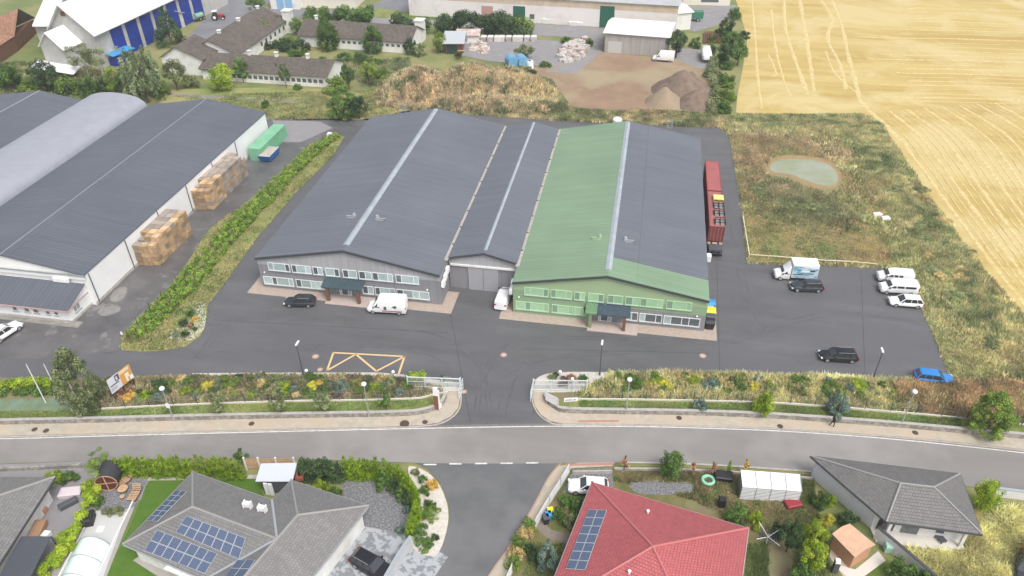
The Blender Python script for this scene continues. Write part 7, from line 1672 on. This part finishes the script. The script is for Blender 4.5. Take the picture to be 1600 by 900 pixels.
for r in [(402, 24, -8, 32, 'broad', 'green', 'green tree at the top edge beside the farm road'), (414, 62, 28, 34, 'round', 'light', 'light green tree at the end of the angled barn'), (436, 52, 24, 30, 'broad', 'green', 'green tree left of the left whitewashed tower'), (466, 54, 26, 26, 'broad', 'green', 'green tree right of the left whitewashed tower'),
 (445, 78, 50, 34, 'bush', 'dark', 'dark bush below the left whitewashed tower'), (470, 80, 50, 34, 'bush', 'dark', 'dark bush at the left end of the middle shed'), (514, 78, 25, 42, 'dense', 'green', 'large green tree before the middle shed, left of two'), (584, 82, 38, 40, 'dense', 'green', 'large green tree before the middle shed, right of two'),
 (642, 84, 44, 22, 'bush', 'dark', 'dark bush before the right whitewashed tower'), (656, 86, 58, 26, 'bush', 'olive', 'olive bush at the foot of the right whitewashed tower'), (688, 82, 48, 26, 'round', 'light', 'fresh green tree beside the open-fronted shed'),
 (448, 138, 98, 18, 'birch', 'green', 'slim green tree before the windows of the long low shed'), (466, 140, 126, 16, 'bush', 'green', 'small bush right of the slim tree'), (524, 144, 108, 40, 'bush', 'light', 'yellow-green bush at the right end of the low shed'), (546, 140, 98, 24, 'broad', 'green', 'green tree at the gable end of the low shed'),
 (578, 136, 94, 30, 'broad', 'light', 'light green tree right of the low shed gable'), (597, 122, 98, 26, 'bush', 'light', 'light bush left of the overgrown mound'), (540, 96, 76, 40, 'bush', 'green', 'green bush between the two long sheds, left of two'), (565, 98, 76, 34, 'bush', 'dark', 'dark bush between the two long sheds, right of two'),
 (538, 184, 134, 56, 'dense', 'green', 'large round green tree on the grass behind the halls'), (562, 186, 148, 34, 'broad', 'dark', 'dark tree touching the right side of the large round tree'), (416, 168, 149, 14, 'bush', 'green', 'small lone bush on the grass behind the white hall'),
 (820, 94, 66, 34, 'broad', 'olive', 'grey-green tree behind the blue tanks'), (852, 104, 92, 22, 'bush', 'green', 'green bush right of the small white tank'), (884, 66, 52, 18, 'bush', 'green', 'green bush by the rubble near the gravel road'), (920, 72, 54, 16, 'bush', 'green', 'green bush beside the gravel road'),
 (1056, 90, 40, 36, 'broad', 'dark', 'dark green tree at the corner of the white-roofed shed'), (1040, 92, 76, 26, 'bush', 'dark', 'dark bush hiding the tail of the old lorry'), (1086, 74, 50, 22, 'bush', 'green', 'green bush behind the beams'),
 (1133, 54, 27, 32, 'broad', 'dark', 'dark tree, topmost of the hedgerow along the stubble field'), (1142, 80, 46, 36, 'broad', 'green', 'green tree, second down in the hedgerow along the field'), (1130, 102, 66, 32, 'broad', 'dark', 'dark tree, third down in the hedgerow along the field'), (1152, 102, 66, 34, 'broad', 'green', 'green tree nearest the field, beside the white trailer'),
 (1133, 134, 106, 30, 'bush', 'green', 'green bush, fourth down in the hedgerow along the field'), (1136, 160, 128, 32, 'bush', 'light', 'light green bush, fifth down in the hedgerow along the field'), (1130, 176, 154, 28, 'bush', 'green', 'green bush, lowest of the hedgerow along the field'), (1146, 30, 2, 24, 'bush', 'green', 'green bush at the top edge by the field'),
 (1122, 120, 104, 16, 'bush', 'olive', 'olive bush at the edge of the dirt lot'), (1102, 120, 108, 14, 'bush', 'green', 'small bush behind the heaps'),
 (736, 50, 38, 14, 'birch', 'light', 'slim light tree behind the ruin')]:
    T(*r, name='tree' if r[4] != 'bush' else 'bush', cat='tree' if r[4] != 'bush' else 'bush')
def hedge(px, hz, wd, leaf, label, n, size=.28, z=0, name='hedge', flat=False, label_cat='hedge', noise_h=.25):
    q = [at(*p, z) for p in px]; q = dens([tuple(a) for a in q], 6) if len(q) > 2 else q; 
    seg_ = [(q[i], q[i+1]) for i in range(len(q)-1)]; Ls = np.array([(b-a).length for a, b in seg_]); tot = Ls.sum()
    root = empty(name, (q[0].x, q[0].y, z), 0, label, label_cat)
    nc = int(tot/(wd*.4))+4; nc *= 2; t = rng.random(nc)*tot; cum = np.concatenate([[0], np.cumsum(Ls)]); si = np.clip(np.searchsorted(cum, t)-1, 0, len(Ls)-1)
    A_ = np.array([(a.x, a.y) for a, b in seg_]); B_ = np.array([(b.x, b.y) for a, b in seg_]); f = ((t-cum[si])/Ls[si])[:, None]
    p = A_[si]*(1-f)+B_[si]*f; d = (B_-A_)/Ls[:, None]; nn = np.stack([-d[:, 1], d[:, 0]], 1)[si]; p = p+nn*rng.uniform(-.3, .3, (nc, 1))*wd
    hh = hz*(1+noise_h*(rng.random(nc)-.6)); c = np.column_stack([p, z+hh*rng.uniform(.25, .86, nc)]); r = np.full(nc, wd*.36)*rng.uniform(.7, 1.2, nc)
    n = int(n*1.9); V, idx = leaves(c, r, n, size*.36); V[:, 2] = np.maximum(V[:, 2], z)
    off = np.array([q[0].x, q[0].y, z]); o = fast_mesh('foliage', V-off, 4, LF[leaf], v=valence(idx, nc, .2), parent=root)
    ns = min(max(3, int(tot/3.0)), 12)
    for k in range(ns):
        i = min(int(k/ns*len(seg_)), len(seg_)-1); a = seg_[i][0]; m = MB(); m.tube((a.x, a.y, z), (a.x, a.y, z+hz*.6), .05, .02, 5); m.build('stem', M_trunk, root)
    return root
hedge([(622, 60), (680, 54), (740, 52), (800, 56), (830, 60)], 6.0, 5.5, 'dark', 'long dark hedge in front of the very long white hall', 9000, .7)
hedge([(482, 44), (520, 40), (560, 38), (585, 40)], 5.5, 5, 'green', 'green hedge behind the middle long shed', 4500, .7)
hedge([(806, 56), (830, 56)], 5.0, 5, 'light', 'short yellow-green hedge end by the gravel road', 1200, .6)
hedge([(1108, 190), (1118, 150), (1112, 100)], 1.6, 3, 'olive', 'low overgrown verge along the hedgerow', 2500, .5)
# vine rows on the strip
def vrow(off, label):
    L_ = [(0, 0)]
    px = [(204+off, 532-off*.3), (238+off, 490), (280+off, 448-.0*off), (345+off*.9, 372), (412+off*.75, 306), (480+off*.5, 243), (524+off*.2, 216)]
    r = hedge(px, 1.5, 1.05, 'vine', label, 6500, .30, z=.05, name='vine_row', label_cat='vines', noise_h=.5)
    q = [at(*p, .05) for p in px]; q = dens([tuple(a) for a in q], 4)
    for a in q[::2]: m = MB(); m.box(a.x-.04, a.x+.04, a.y-.04, a.y+.04, .05, 2.1); m.build('post', M_brown, r)
    for z in (1.0, 1.6): 
        m = MB()
        for a, b in zip(q[:-1], q[1:]): m.bar((a.x, a.y, z), (b.x, b.y, z), .015, .015)
        m.build('wire', M_galv, r)
vrow(-1, 'vine row nearest the white hall, leftmost of three on the grass strip'); vrow(13, 'middle one of three vine rows on the grass strip'); vrow(28, 'rightmost of three vine rows on the grass strip')
# thujas
def thujarow(px, n, h, leaf, nm, where, wd=1.15, z=0):
    q = [at(*p, z) for p in px]; q = dens([tuple(a) for a in q], 8) if len(q) > 2 else q
    Ls = [0]
    for a, b in zip(q[:-1], q[1:]): Ls.append(Ls[-1]+(b-a).length)
    for k in range(n):
        t = (k+.5)/n*Ls[-1]; i = max(j for j in range(len(Ls)) if Ls[j] <= t); i = min(i, len(q)-2)
        p = q[i].lerp(q[i+1], (t-Ls[i])/(Ls[i+1]-Ls[i]))
        o = plant('thuja', 'thuja', p.x, p.y, z, h*rnd.uniform(.82, 1.1), wd*rnd.uniform(.9, 1.1), leaf, f'{ordw(k+1)} thuja {where}', 'thuja', nm, parts=True)
thujarow([(184, 742), (240, 743), (300, 745), (345, 746), (384, 748)], 22, 3.7, 'thuja', 'thujas between the road and the green lawn', 'from the left in the row between the road and the lawn', 1.2)
thujarow([(474, 748), (500, 749), (536, 750)], 7, 3.7, 'dark', 'dark thujas right of the garden shed', 'from the left in the dark group right of the garden shed', 1.7)
thujarow([(540, 748), (565, 748), (594, 749)], 9, 3.7, 'thuja', 'thujas at the top of the dark gravel yard', 'from the left in the clipped row above the dark gravel', 1.15)
thujarow([(600, 748), (622, 756), (640, 772), (651, 792), (652, 810), (647, 828), (640, 842)], 16, 3.5, 'thuja', 'thujas curving round the street corner', 'from the top in the row curving along the street corner', 1.15)
for k, (x, y, h, w_) in enumerate(((600, 762, 3.2, 1.8), (617, 768, 2.8, 1.5), (628, 778, 2.8, 1.5), (638, 788, 2.6, 1.4))):
    a = at(x, y); plant('conifer', 'conifer', a.x, a.y, 0, h, w_, 'dark' if k % 2 else 'green', ['leftmost and tallest', 'second', 'third', 'rightmost'][k]+' of four bushy conifers inside the corner hedge', 'conifer', 'bushy conifers inside the corner hedge')
hedge([(74, 905), (100, 868), (122, 832), (140, 800), (154, 768)], 1.7, 1.5, 'lime', 'bright yellow-green hedge beside the pool terrace', 9000, .26)
hedge([(30, 920), (55, 900)], 1.6, 1.5, 'lime', 'short end of yellow-green hedge at the bottom edge', 1200, .26) if False else None
hedge([(-60, 610), (0, 606), (60, 604), (102, 602)], 1.5, 1.6, 'lime', 'clipped green hedge at the yard edge left of the big roadside tree', 4500, .3, z=.1)
hedge([(-60, 622), (0, 618), (60, 616), (102, 614)], .9, 1.3, 'green', 'lower green hedge row in front of the clipped hedge', 3200, .3, z=.1)
hedge([(792, 872), (806, 848), (818, 824), (832, 805)], 1.9, 1.3, 'gold', 'flowering cream hedge along the side street fence', 2200, .26) if False else None
# big roadside trees and garden trees
for r in [(139, 642, 541, 68, 'dense', 'poplar', 'big green tree beside the tilted advertising board'), (1193, 645, 600, 40, 'bush', 'lime', 'fresh green round bush in the right bed, leftmost of three on the grass'), (1307, 648, 601, 38, 'bush', 'blue', 'grey-green bush on the grass strip left of the walking person'),
          (1537, 676, 612, 72, 'dense', 'light', 'large fresh green tree at the right end of the grass strip'), (345, 650, 616, 22, 'sapling', 'olive', 'olive sapling on the lawn strip, left of the second lamp'), (440, 648, 606, 24, 'sapling', 'olive', 'olive sapling in the middle of the left lawn strip'), (508, 646, 614, 22, 'sapling', 'olive', 'sapling right of the middle sapling on the lawn'), (1092, 642, 612, 24, 'bush', 'blue', 'small grey-green bush on the right lawn strip'),
          (604, 640, 612, 14, 'sapling', 'green', 'thin sapling right of the second lamp')]:
    T(*r, name='tree' if r[4] != 'bush' else 'bush', cat='tree' if r[4] != 'bush' else 'bush', z=.3)
for r in [(1046, 745, 704, 46, 'ball', 'green', 'dense green tree at the roadside behind the red house'), (1532, 796, 749, 48, 'ball', 'lime', 'clipped bright green ball tree right of the grey house'), (1137, 742, 717, 8, 'thuja', 'thuja', 'small dark upright conifer left of the orange shrub'), (1163, 742, 718, 8, 'sapling', 'gold', 'small orange shrub left of the white greenhouse'),
          (975, 736, 712, 9, 'sapling', 'red', 'thin reddish sapling at the road, first of three'), (1082, 745, 722, 9, 'sapling', 'red', 'thin reddish sapling at the road, second of three'), (1111, 745, 720, 9, 'sapling', 'red', 'thin reddish sapling at the road, third of three'),
          (1297, 788, 768, 20, 'bush', 'lime', 'small light green shrub between fence and grey house wall'), (1292, 818, 797, 24, 'bush', 'yellow', 'bright yellow shrub right of the wire fence'), (1322, 820, 792, 34, 'bush', 'dark', 'dark shrub against the white house wall above the timber shed'), (1280, 790, 760, 30, 'bush', 'green', 'green shrub at the upper end of the house wall'),
          (1265, 858, 812, 44, 'broad', 'lime', 'bright green bushy tree left of the timber shed'), (1262, 895, 842, 50, 'broad', 'lime', 'large bright green tree at the bottom, left of the parasol'), (1250, 915, 872, 50, 'bush', 'green', 'green bush at the bottom edge'), (1228, 862, 815, 40, 'broad', 'dark', 'dark leaved small tree right of the rotary dryer'), (1215, 838, 805, 26, 'bush', 'dark', 'dark bush behind the rotary dryer'),
          (1150, 815, 780, 42, 'bush', 'green', 'green bush behind the right corner of the red roof'), (1178, 820, 790, 30, 'bush', 'lime', 'light green bush right of the green bush by the red roof'), (1408, 905, 868, 50, 'bush', 'green', 'green bush right of the timber shed terrace'), (1440, 915, 885, 40, 'bush', 'green', 'green bush below the diagonal white wall'),
          (855, 885, 838, 32, 'conifer', 'blue', 'blue spruce on the lawn left of the red roof'), (884, 790, 768, 28, 'bush', 'green', 'green shrub behind the white picket fence, upper left'), (900, 800, 772, 34, 'bush', 'green', 'green shrub left of the red roof edge, upper right'), (872, 812, 788, 26, 'bush', 'green', 'green shrub right of the yellow-lidded bin'), (895, 824, 796, 30, 'bush', 'olive', 'olive shrub above the garden path'),
          (828, 864, 846, 22, 'bush', 'dark', 'dark shrub beside the flowering hedge'), (834, 878, 858, 18, 'bush', 'dark', 'small dark shrub left of the blue spruce'), (160, 746, 712, 34, 'birch', 'light', 'light leafy tree behind the barrel sauna'), (380, 728, 704, 16, 'sapling', 'green', 'green sapling at the right end of the roadside thujas'),
          (143, 772, 742, 30, 'bush', 'lime', 'light green shrub left of the barrel sauna'), (155, 790, 770, 22, 'bush', 'green', 'green shrub below the barrel sauna'), (170, 804, 790, 20, 'bush', 'olive', 'olive ornamental grass at the terrace end, left of two'), (186, 802, 788, 20, 'bush', 'olive', 'olive ornamental grass at the terrace end, right of two'),
          (505, 772, 742, 34, 'bush', 'lime', 'light green spreading shrub above the grey hip roof'), (525, 778, 752, 26, 'bush', 'green', 'green shrub left of the dark gravel yard'), (84, 752, 735, 34, 'bush', 'lime', 'light green shrub behind the left grey house'), (110, 750, 736, 30, 'bush', 'green', 'green shrub behind the gravel plot')]:
    T(*r, name='tree' if r[4] not in ('bush',) else 'shrub', cat='tree' if r[4] != 'bush' else 'shrub')
# flowering shrubs along the side street
for k, (x, y) in enumerate(((826, 818), (820, 832), (812, 846), (806, 862), (802, 876))):
    a = at(x, y+8); plant('flowering_shrub', 'bush', a.x, a.y, 0, 2.1, 2.0, 'straw' if k % 2 else 'light', ordw(k+1)+' cream flowering shrub from the top, along the side street pavement', 'shrub', 'cream flowering shrubs', parts=False)
# corner bed by the side street
for x, y, w_, h, leaf, lb in ((675, 760, 1.7, 1.3, 'gold', 'golden shrub in the white gravel corner bed'), (660, 752, 1.3, 1.4, 'green', 'green shrub left of the golden one'), (664, 770, 1.6, 1.5, 'green', 'green shrub below the golden one'), (673, 806, 2.6, 1.6, 'light', 'largest light green shrub of the corner bed'), (672, 790, 1.6, 1.2, 'green', 'green shrub above the largest one in the corner bed'),
                   (663, 852, 2.3, 1.1, 'green', 'low green shrub at the bottom of the corner bed'), (658, 832, 2.0, 1.3, 'green', 'green shrub in the lower corner bed beside the hedge end'), (679, 842, 1.1, .9, 'dark', 'small dark ball shrub in the lower corner bed'), (649, 740, 1.2, 1.1, 'olive', 'olive shrub at the top of the corner bed'),
                   (625, 830, 1.3, .8, 'blue', 'blue-grey agave-like plant on the dark gravel'), (636, 800, 1.1, 1.4, 'blue', 'blue-grey small conifer inside the hedge')):
    a = at(x, y, .1); plant('shrub', 'bush', a.x, a.y, .05, h, w_, leaf, lb, 'shrub', parts=False)
# island rock garden
for x, y, w_, h, leaf, lb in ((287, 505, 1.6, 1.3, 'dark', 'dark conifer bush in the island rock garden, upper'), (290, 521, 1.4, 1.1, 'dark', 'dark ball bush at the bottom of the island rock garden'), (298, 508, 1.3, .8, 'red', 'reddish shrub in the island rock garden'), (306, 497, 1.2, .9, 'gold', 'golden shrub in the island rock garden'), (300, 490, 1.6, 1.3, 'green', 'green shrub at the top of the island rock garden'), (305, 513, .9, .8, 'dark', 'small dark bush right of the reddish one in the rock garden'), (275, 522, 1.4, .4, 'blue', 'flat grey-green plant at the left of the rock garden')):
    a = at(x, y+3, .08); plant('shrub', 'bush', a.x, a.y, .08, h, w_, leaf, lb, 'shrub', parts=False)
# planted beds: individually placed shrubs, left to right
def bedshrubs(poly_px, n, pal, where, grp, seed, fixed=(), hmax=1.5, z=.12):
    r2_ = random.Random(seed); q = rand_in([tuple(at(*p, z)) for p in poly_px], n); items = [(float(x), float(y), r2_.choice(pal), r2_.uniform(.7, hmax), r2_.uniform(1.1, 2.1)) for x, y in q]
    for x, y, leaf, h, w_ in fixed: a = at(x, y, z); items.append((a.x, a.y, leaf, h, w_))
    items.sort(key=lambda t: t[0])
    nm = {'green': 'green', 'dark': 'dark green', 'light': 'light green', 'yellow': 'yellow', 'red': 'reddish', 'purple': 'purple-brown', 'straw': 'straw-coloured', 'blue': 'grey-green', 'olive': 'olive', 'lime': 'lime green', 'gold': 'orange-gold'}
    for k, (x, y, leaf, h, w_) in enumerate(items):
        plant('shrub', 'bush', x, y, z, h, w_, leaf, f'{nm[leaf]} shrub, {ordw(k+1)} from the left in the planted bed {where}', 'shrub', grp, parts=False)
bedshrubs([(205, 595), (300, 590), (470, 589), (600, 593), (640, 600), (650, 618), (560, 621), (300, 627), (215, 630)], 78, ['green', 'green', 'light', 'olive', 'green', 'light', 'purple', 'blue', 'lime', 'straw', 'dark'], 'left of the entrance', 'shrubs in the left bed', 5,
          [(325, 606, 'yellow', 1.3, 2.0), (334, 602, 'gold', 1.1, 1.6), (228, 620, 'lime', 1.4, 2.0), (490, 606, 'yellow', 1.4, 2.0), (500, 600, 'gold', 1.1, 1.8), (195, 615, 'red', 1.3, 2.4), (205, 622, 'gold', 1.1, 2.4), (560, 600, 'red', 1.1, 2.0), (586, 612, 'lime', 1.1, 1.8), (250, 604, 'dark', 1.5, 2.4), (444, 610, 'lime', 1.6, 2.6), (440, 620, 'lime', 1.3, 2.0), (650, 592, 'lime', 1.2, 3.0), (625, 598, 'purple', 1.3, 1.8), (691, 594, 'green', 1.2, .9), (532, 606, 'blue', 1.5, 2.5)])
bedshrubs([(950, 590), (1100, 590), (1280, 595), (1400, 602), (1400, 630), (1290, 622), (1100, 615), (940, 612)], 60, ['green', 'light', 'straw', 'green', 'light', 'olive', 'straw', 'green', 'lime', 'blue'], 'right of the entrance', 'shrubs in the right bed', 6,
          [(988, 602, 'green', 1.8, 3.0), (1020, 605, 'yellow', 1.4, 2.2), (1038, 604, 'yellow', 1.3, 2.6), (1178, 606, 'yellow', 1.2, 1.8), (868, 588, 'dark', 1.1, 1.0), (911, 596, 'green', 1.5, 1.6), (862, 592, 'olive', 1.1, 1.4), (880, 598, 'purple', 1.0, 2.0), (892, 594, 'red', 1.3, 1.7), (1082, 600, 'lime', 1.5, 2.8), (1110, 604, 'blue', 1.6, 2.8), (1150, 600, 'green', 1.5, 2.6), (1340, 606, 'lime', 1.5, 3.0)], 1.6)
# ------------------------------------------------------------------ ground cover
def W(*p, z=0): return [tuple(at(x, y, z)) for x, y in p]
GRN = [(.05, .08, .02), (.09, .12, .03), (.14, .16, .045)]
MIX = [(.10, .14, .035), (.22, .19, .07), (.31, .21, .085), (.20, .21, .065), (.11, .155, .04), (.25, .24, .085), (.44, .38, .16), (.22, .215, .07), (.12, .165, .045)]
mead = meadow
pond_w = [tuple(at(*p)) for p in spline([(1196, 264), (1208, 246), (1240, 242), (1280, 246), (1305, 257), (1316, 276), (1312, 296), (1290, 301), (1260, 293), (1230, 280), (1203, 274)], 4)]
tufts('meadow_weeds', 'tall dry and green weeds of the meadow between the yard and the stubble field', 'weeds', [(mead, 1.0)], 80000, (.15, .5), MIX, seed=3, excl=[pond_w, W((1165, 335), (1200, 325), (1290, 330), (1380, 355), (1395, 415), (1168, 410))], nscale=.07, sharp=1.9, w=.5)
tufts('short_meadow_grass', 'short green and ochre grass in the mown corner of the meadow', 'grass', [(W((1163, 335), (1200, 325), (1290, 330), (1385, 355), (1408, 418), (1168, 410)), 1)], 14000, (.12, .3), [(.07, .115, .025), (.15, .17, .04), (.30, .23, .085), (.26, .17, .07)], seed=8, nscale=.12, w=.6)
tufts('tall_weeds', 'band of tall greyish weeds along the edge of the stubble field', 'weeds', [(W((1150, 182), (1340, 180), (1372, 196), (1435, 290), (1505, 385), (1555, 450), (1630, 540), (1600, 590), (1540, 560), (1490, 470), (1420, 370), (1360, 270), (1330, 215), (1150, 200)), 1)], 42000, (.3, .95), [(.09, .125, .04), (.15, .185, .06), (.24, .235, .09), (.36, .32, .14), (.25, .21, .085)], seed=12, jit=1.6, clip=mead, nscale=.13, w=.35, sharp=1.7, blades=3)
tufts('tall_weeds', 'brown and dark green weed patch below the pond', 'weeds', [(W((1190, 285), (1250, 300), (1330, 330), (1320, 345), (1240, 335), (1180, 310)), 1)], 8000, (.3, .9), [(.09, .11, .04), (.15, .16, .06), (.25, .19, .10)], seed=21, w=.4, jit=2.2, clip=mead, excl=[pond_w])
tufts('tall_weeds', 'reddish brown weeds behind and left of the pond', 'weeds', [(W((1140, 215), (1190, 205), (1320, 235), (1330, 250), (1300, 245), (1210, 240), (1170, 300), (1152, 270)), 1)], 9000, (.25, .75), [(.15, .15, .06), (.25, .185, .09), (.31, .22, .11), (.22, .20, .09)], seed=22, w=.4, jit=2.5, clip=mead, excl=[pond_w])
tufts('mound_weeds', 'dry brown and green weeds covering the mound behind the hall', 'weeds', [(W((585, 165), (590, 140), (640, 118), (700, 110), (800, 108), (860, 125), (880, 160), (895, 178), (800, 180), (650, 172)), 1)], 42000, (.4, 1.3), [(.08, .095, .035), (.14, .15, .055), (.27, .21, .12), (.40, .29, .17), (.30, .23, .12), (.13, .14, .055), (.10, .12, .04)], seed=31, nscale=.10, w=.5, sharp=1.9)
tufts('bank_weeds', 'weeds along the back wall of the halls', 'weeds', [(W((640, 172), (880, 172), (1060, 180), (1150, 182), (1120, 200), (860, 188)), 1)], 16000, (.3, 1.0), [(.09, .11, .035), (.16, .17, .06), (.32, .25, .12), (.46, .36, .18)], seed=33, w=.5)
tufts('rough_weeds', 'rough dry weeds at the right end of the planted bed', 'weeds', [(W((1400, 600), (1440, 598), (1490, 602), (1580, 598), (1700, 620), (1740, 690), (1600, 665), (1500, 655), (1400, 643)), 1)], 16000, (.4, 1.3), [(.08, .09, .035), (.20, .15, .06), (.34, .22, .10), (.42, .32, .15)], seed=35, z=.1, w=.4)
tufts('bed_grass', 'ground cover between the shrubs of the left bed', 'ground cover', [(W((150, 595), (300, 587), (560, 587), (640, 595), (690, 604), (690, 618), (640, 622), (300, 631), (160, 638), z=.12), 1)], 12000, (.2, .8), [(.07, .10, .03), (.12, .15, .045), (.16, .12, .06), (.32, .27, .13), (.13, .16, .045)], seed=41, z=.12, w=.6, nscale=.4)
tufts('bed_grass', 'straw-coloured grass between the shrubs of the right bed', 'ground cover', [(W((905, 612), (950, 590), (1150, 586), (1430, 600), (1430, 645), (1290, 634), (1000, 622), (905, 622), z=.12), 1)], 17000, (.25, .9), [(.07, .11, .03), (.12, .165, .045), (.32, .26, .10), (.44, .37, .16), (.13, .155, .045), (.10, .14, .035)], seed=43, z=.12, w=.5, nscale=.35)
tufts('bed_grass', 'weeds growing along the yard kerb of the beds', 'weeds', [(W((950, 582), (1150, 583), (1430, 592), (1430, 600), (1150, 590), (950, 588), z=.12), 1)], 3500, (.3, 1.1), [(.4, .3, .15), (.5, .38, .2), (.2, .2, .08)], seed=44, z=.12, w=.3, blades=2)
tufts('lawn_tufts', 'green grass tufts on the lawn strips', 'grass', [(W((160, 640), (300, 634), (640, 625), (676, 628), (600, 643), (300, 650), (0, 656), (0, 645), z=.3), .5), (W((905, 626), (1180, 630), (1500, 655), (1500, 666), (1200, 644), (905, 638), z=.3), .5)], 14000, (.08, .22), [(.10, .16, .03), (.14, .20, .04), (.24, .24, .08)], seed=45, z=.3, w=.8)
tufts('strip_tufts', 'grass and weeds on the vine strip', 'grass', [([tuple(at(*p, .08)) for p in strip], 1)], 15000, (.1, .4), [(.08, .13, .02), (.14, .19, .035), (.26, .22, .08), (.19, .19, .06)], seed=47, z=.08, w=.6)
tufts('dry_lawn_tufts', 'long yellow windblown grass around the right grey house', 'grass', [(W((1400, 862), (1440, 862), (1510, 862), (1545, 800), (1600, 795), (1720, 800), (1720, 930), (1460, 930)), 1)], 22000, (.25, .7), [(.11, .13, .035), (.30, .26, .08), (.48, .38, .13), (.56, .47, .20)], seed=51, w=.35, lean=1.6, nscale=.25)
tufts('garden_tufts', 'mixed grass and weeds of the vegetable garden', 'grass', [(W((960, 735), (1150, 740), (1270, 750), (1280, 830), (1200, 850), (1180, 830), (1080, 780), (960, 750)), 1)], 15000, (.1, .4), [(.07, .12, .02), (.12, .16, .03), (.26, .19, .09), (.09, .12, .03)], seed=53, w=.6, nscale=.3, excl=[W((985, 753), (1085, 753), (1085, 772), (985, 770)), W((1155, 755), (1255, 760), (1255, 785), (1155, 780))])
tufts('garden_tufts', 'grass right of the red house and before the side street', 'grass', [(W((1165, 850), (1200, 850), (1200, 910), (1165, 910)), .3), (W((830, 850), (880, 850), (870, 905), (815, 905)), .3), (W((1245, 770), (1270, 770), (1300, 900), (1240, 900)), .4)], 6000, (.1, .35), [(.07, .12, .02), (.13, .17, .03), (.22, .2, .06)], seed=55, w=.6)
tufts('rough_tufts', 'grass around the farm sheds behind', 'grass', [(W((420, 95), (560, 100), (640, 92), (640, 118), (590, 135), (420, 90)), .5), (W((0, 100), (100, 98), (260, 130), (260, 158), (0, 150)), .5)], 11000, (.3, 1.2), [(.07, .10, .03), (.13, .15, .045), (.25, .21, .09)], seed=57, w=.5)
tufts('pasture_tufts', 'grass of the pasture behind the halls', 'grass', [(W((270, 150), (590, 140), (640, 170), (600, 186), (430, 187)), 1)], 14000, (.1, .4), [(.10, .13, .03), (.17, .18, .05), (.28, .24, .09)], seed=58, w=.7)

SEED = [(.40, .34, .14), (.48, .42, .19), (.36, .25, .10), (.42, .40, .18)]
tufts('seed_heads', 'pale dry seed heads standing over the meadow weeds', 'weeds', [(mead, 1.0)], 13000, (.3, .8), SEED, seed=71, w=.22, blades=2, nscale=.08, clip=mead, excl=[pond_w, W((1165, 335), (1200, 325), (1290, 330), (1380, 355), (1395, 415), (1168, 410))])
tufts('seed_heads', 'pale dry seed heads over the mound weeds', 'weeds', [(W((600, 160), (600, 140), (640, 120), (700, 112), (800, 110), (860, 128), (880, 160), (800, 176), (650, 168)), 1)], 9000, (.5, 1.3), SEED, seed=72, w=.22, blades=2, nscale=.08)
tufts('seed_heads', 'pale dry seed heads over the roadside beds', 'weeds', [(W((905, 612), (950, 590), (1150, 588), (1430, 602), (1560, 606), (1700, 640), (1600, 655), (1430, 640), (1290, 630), (905, 620), z=.12), 1)], 5000, (.4, 1.2), SEED, seed=73, z=.12, w=.2, blades=2, nscale=.2)
# thin summer haze over the whole place
hm = bpy.data.materials.new('haze_air'); hm.use_nodes = True; N = hm.node_tree.nodes; N.remove(N['Principled BSDF'])
pv = N.new('ShaderNodeVolumePrincipled'); pv.inputs['Density'].default_value = .00025; pv.inputs['Color'].default_value = (.86, .90, .95, 1)
hm.node_tree.links.new(pv.outputs[0], N['Material Output'].inputs['Volume'])
hz_ = MB().box(-424, 424, -64, 524, -1.1, 71).build('haze', hm); tag(hz_, 'thin pale summer haze in the air over the whole place', 'haze', kind='stuff')
# scrub between the farm sheds, behind the halls and on the mound
def scrub(poly_px, n, pal, hr, where, grp, seed):
    r3 = random.Random(seed); q = rand_in(W(*poly_px), n); q = sorted([(float(x), float(y)) for x, y in q])
    nm = {'green': 'green', 'dark': 'dark green', 'light': 'light green', 'olive': 'olive green', 'straw': 'straw-coloured'}
    for k, (x, y) in enumerate(q):
        lf = r3.choice(pal); z = float(hgt(np.array([x]), np.array([y]))[0])
        plant('bush', 'bush', x, y, max(z-.2, 0), r3.uniform(*hr), r3.uniform(2.2, 4.5), lf, f'{nm[lf]} bush, {ordw(k+1)} from the left {where}', 'bush', grp, parts=False)
scrub([(430, 92), (600, 94), (600, 104), (540, 102), (430, 98)], 16, ['green', 'dark', 'olive', 'light'], (1.5, 3), 'in the scrub between the two long sheds', 'scrub between the sheds', 4)
scrub([(0, 128), (190, 140), (200, 156), (0, 145)], 18, ['green', 'dark', 'light', 'olive', 'dark'], (2.5, 4.5), 'in the undergrowth behind the left halls', 'undergrowth behind the halls', 5)
scrub([(590, 150), (600, 135), (650, 122), (660, 130), (620, 160)], 10, ['olive', 'green', 'olive'], (1.2, 2.4), 'on the left flank of the overgrown mound', 'bushes on the mound', 6)
scrub([(660, 112), (800, 104), (850, 116), (700, 120)], 12, ['olive', 'green', 'dark'], (1.0, 2.2), 'along the top of the overgrown mound', 'bushes on the mound top', 8)
scrub([(1108, 60), (1150, 20), (1164, 60), (1156, 120), (1145, 175), (1120, 180), (1112, 110)], 22, ['green', 'dark', 'olive', 'light'], (1.8, 3.6), 'in the hedgerow beside the stubble field', 'hedgerow bushes', 9)
scrub([(1400, 250), (1560, 450), (1560, 560), (1450, 420), (1360, 260)], 22, ['olive', 'blue', 'olive'] if False else ['olive', 'olive', 'straw'], (.7, 1.3), 'in the weeds along the stubble field', 'bushes in the weeds', 10)
scrub([(1180, 290), (1320, 325), (1310, 345), (1190, 315)], 12, ['olive', 'olive'], (.7, 1.3), 'in the weeds below the pond', 'bushes below the pond', 11)
scrub([(400, 50), (480, 60), (480, 92), (420, 92)], 9, ['green', 'dark', 'light'], (2, 4), 'around the left whitewashed tower', 'bushes round the left tower', 12)
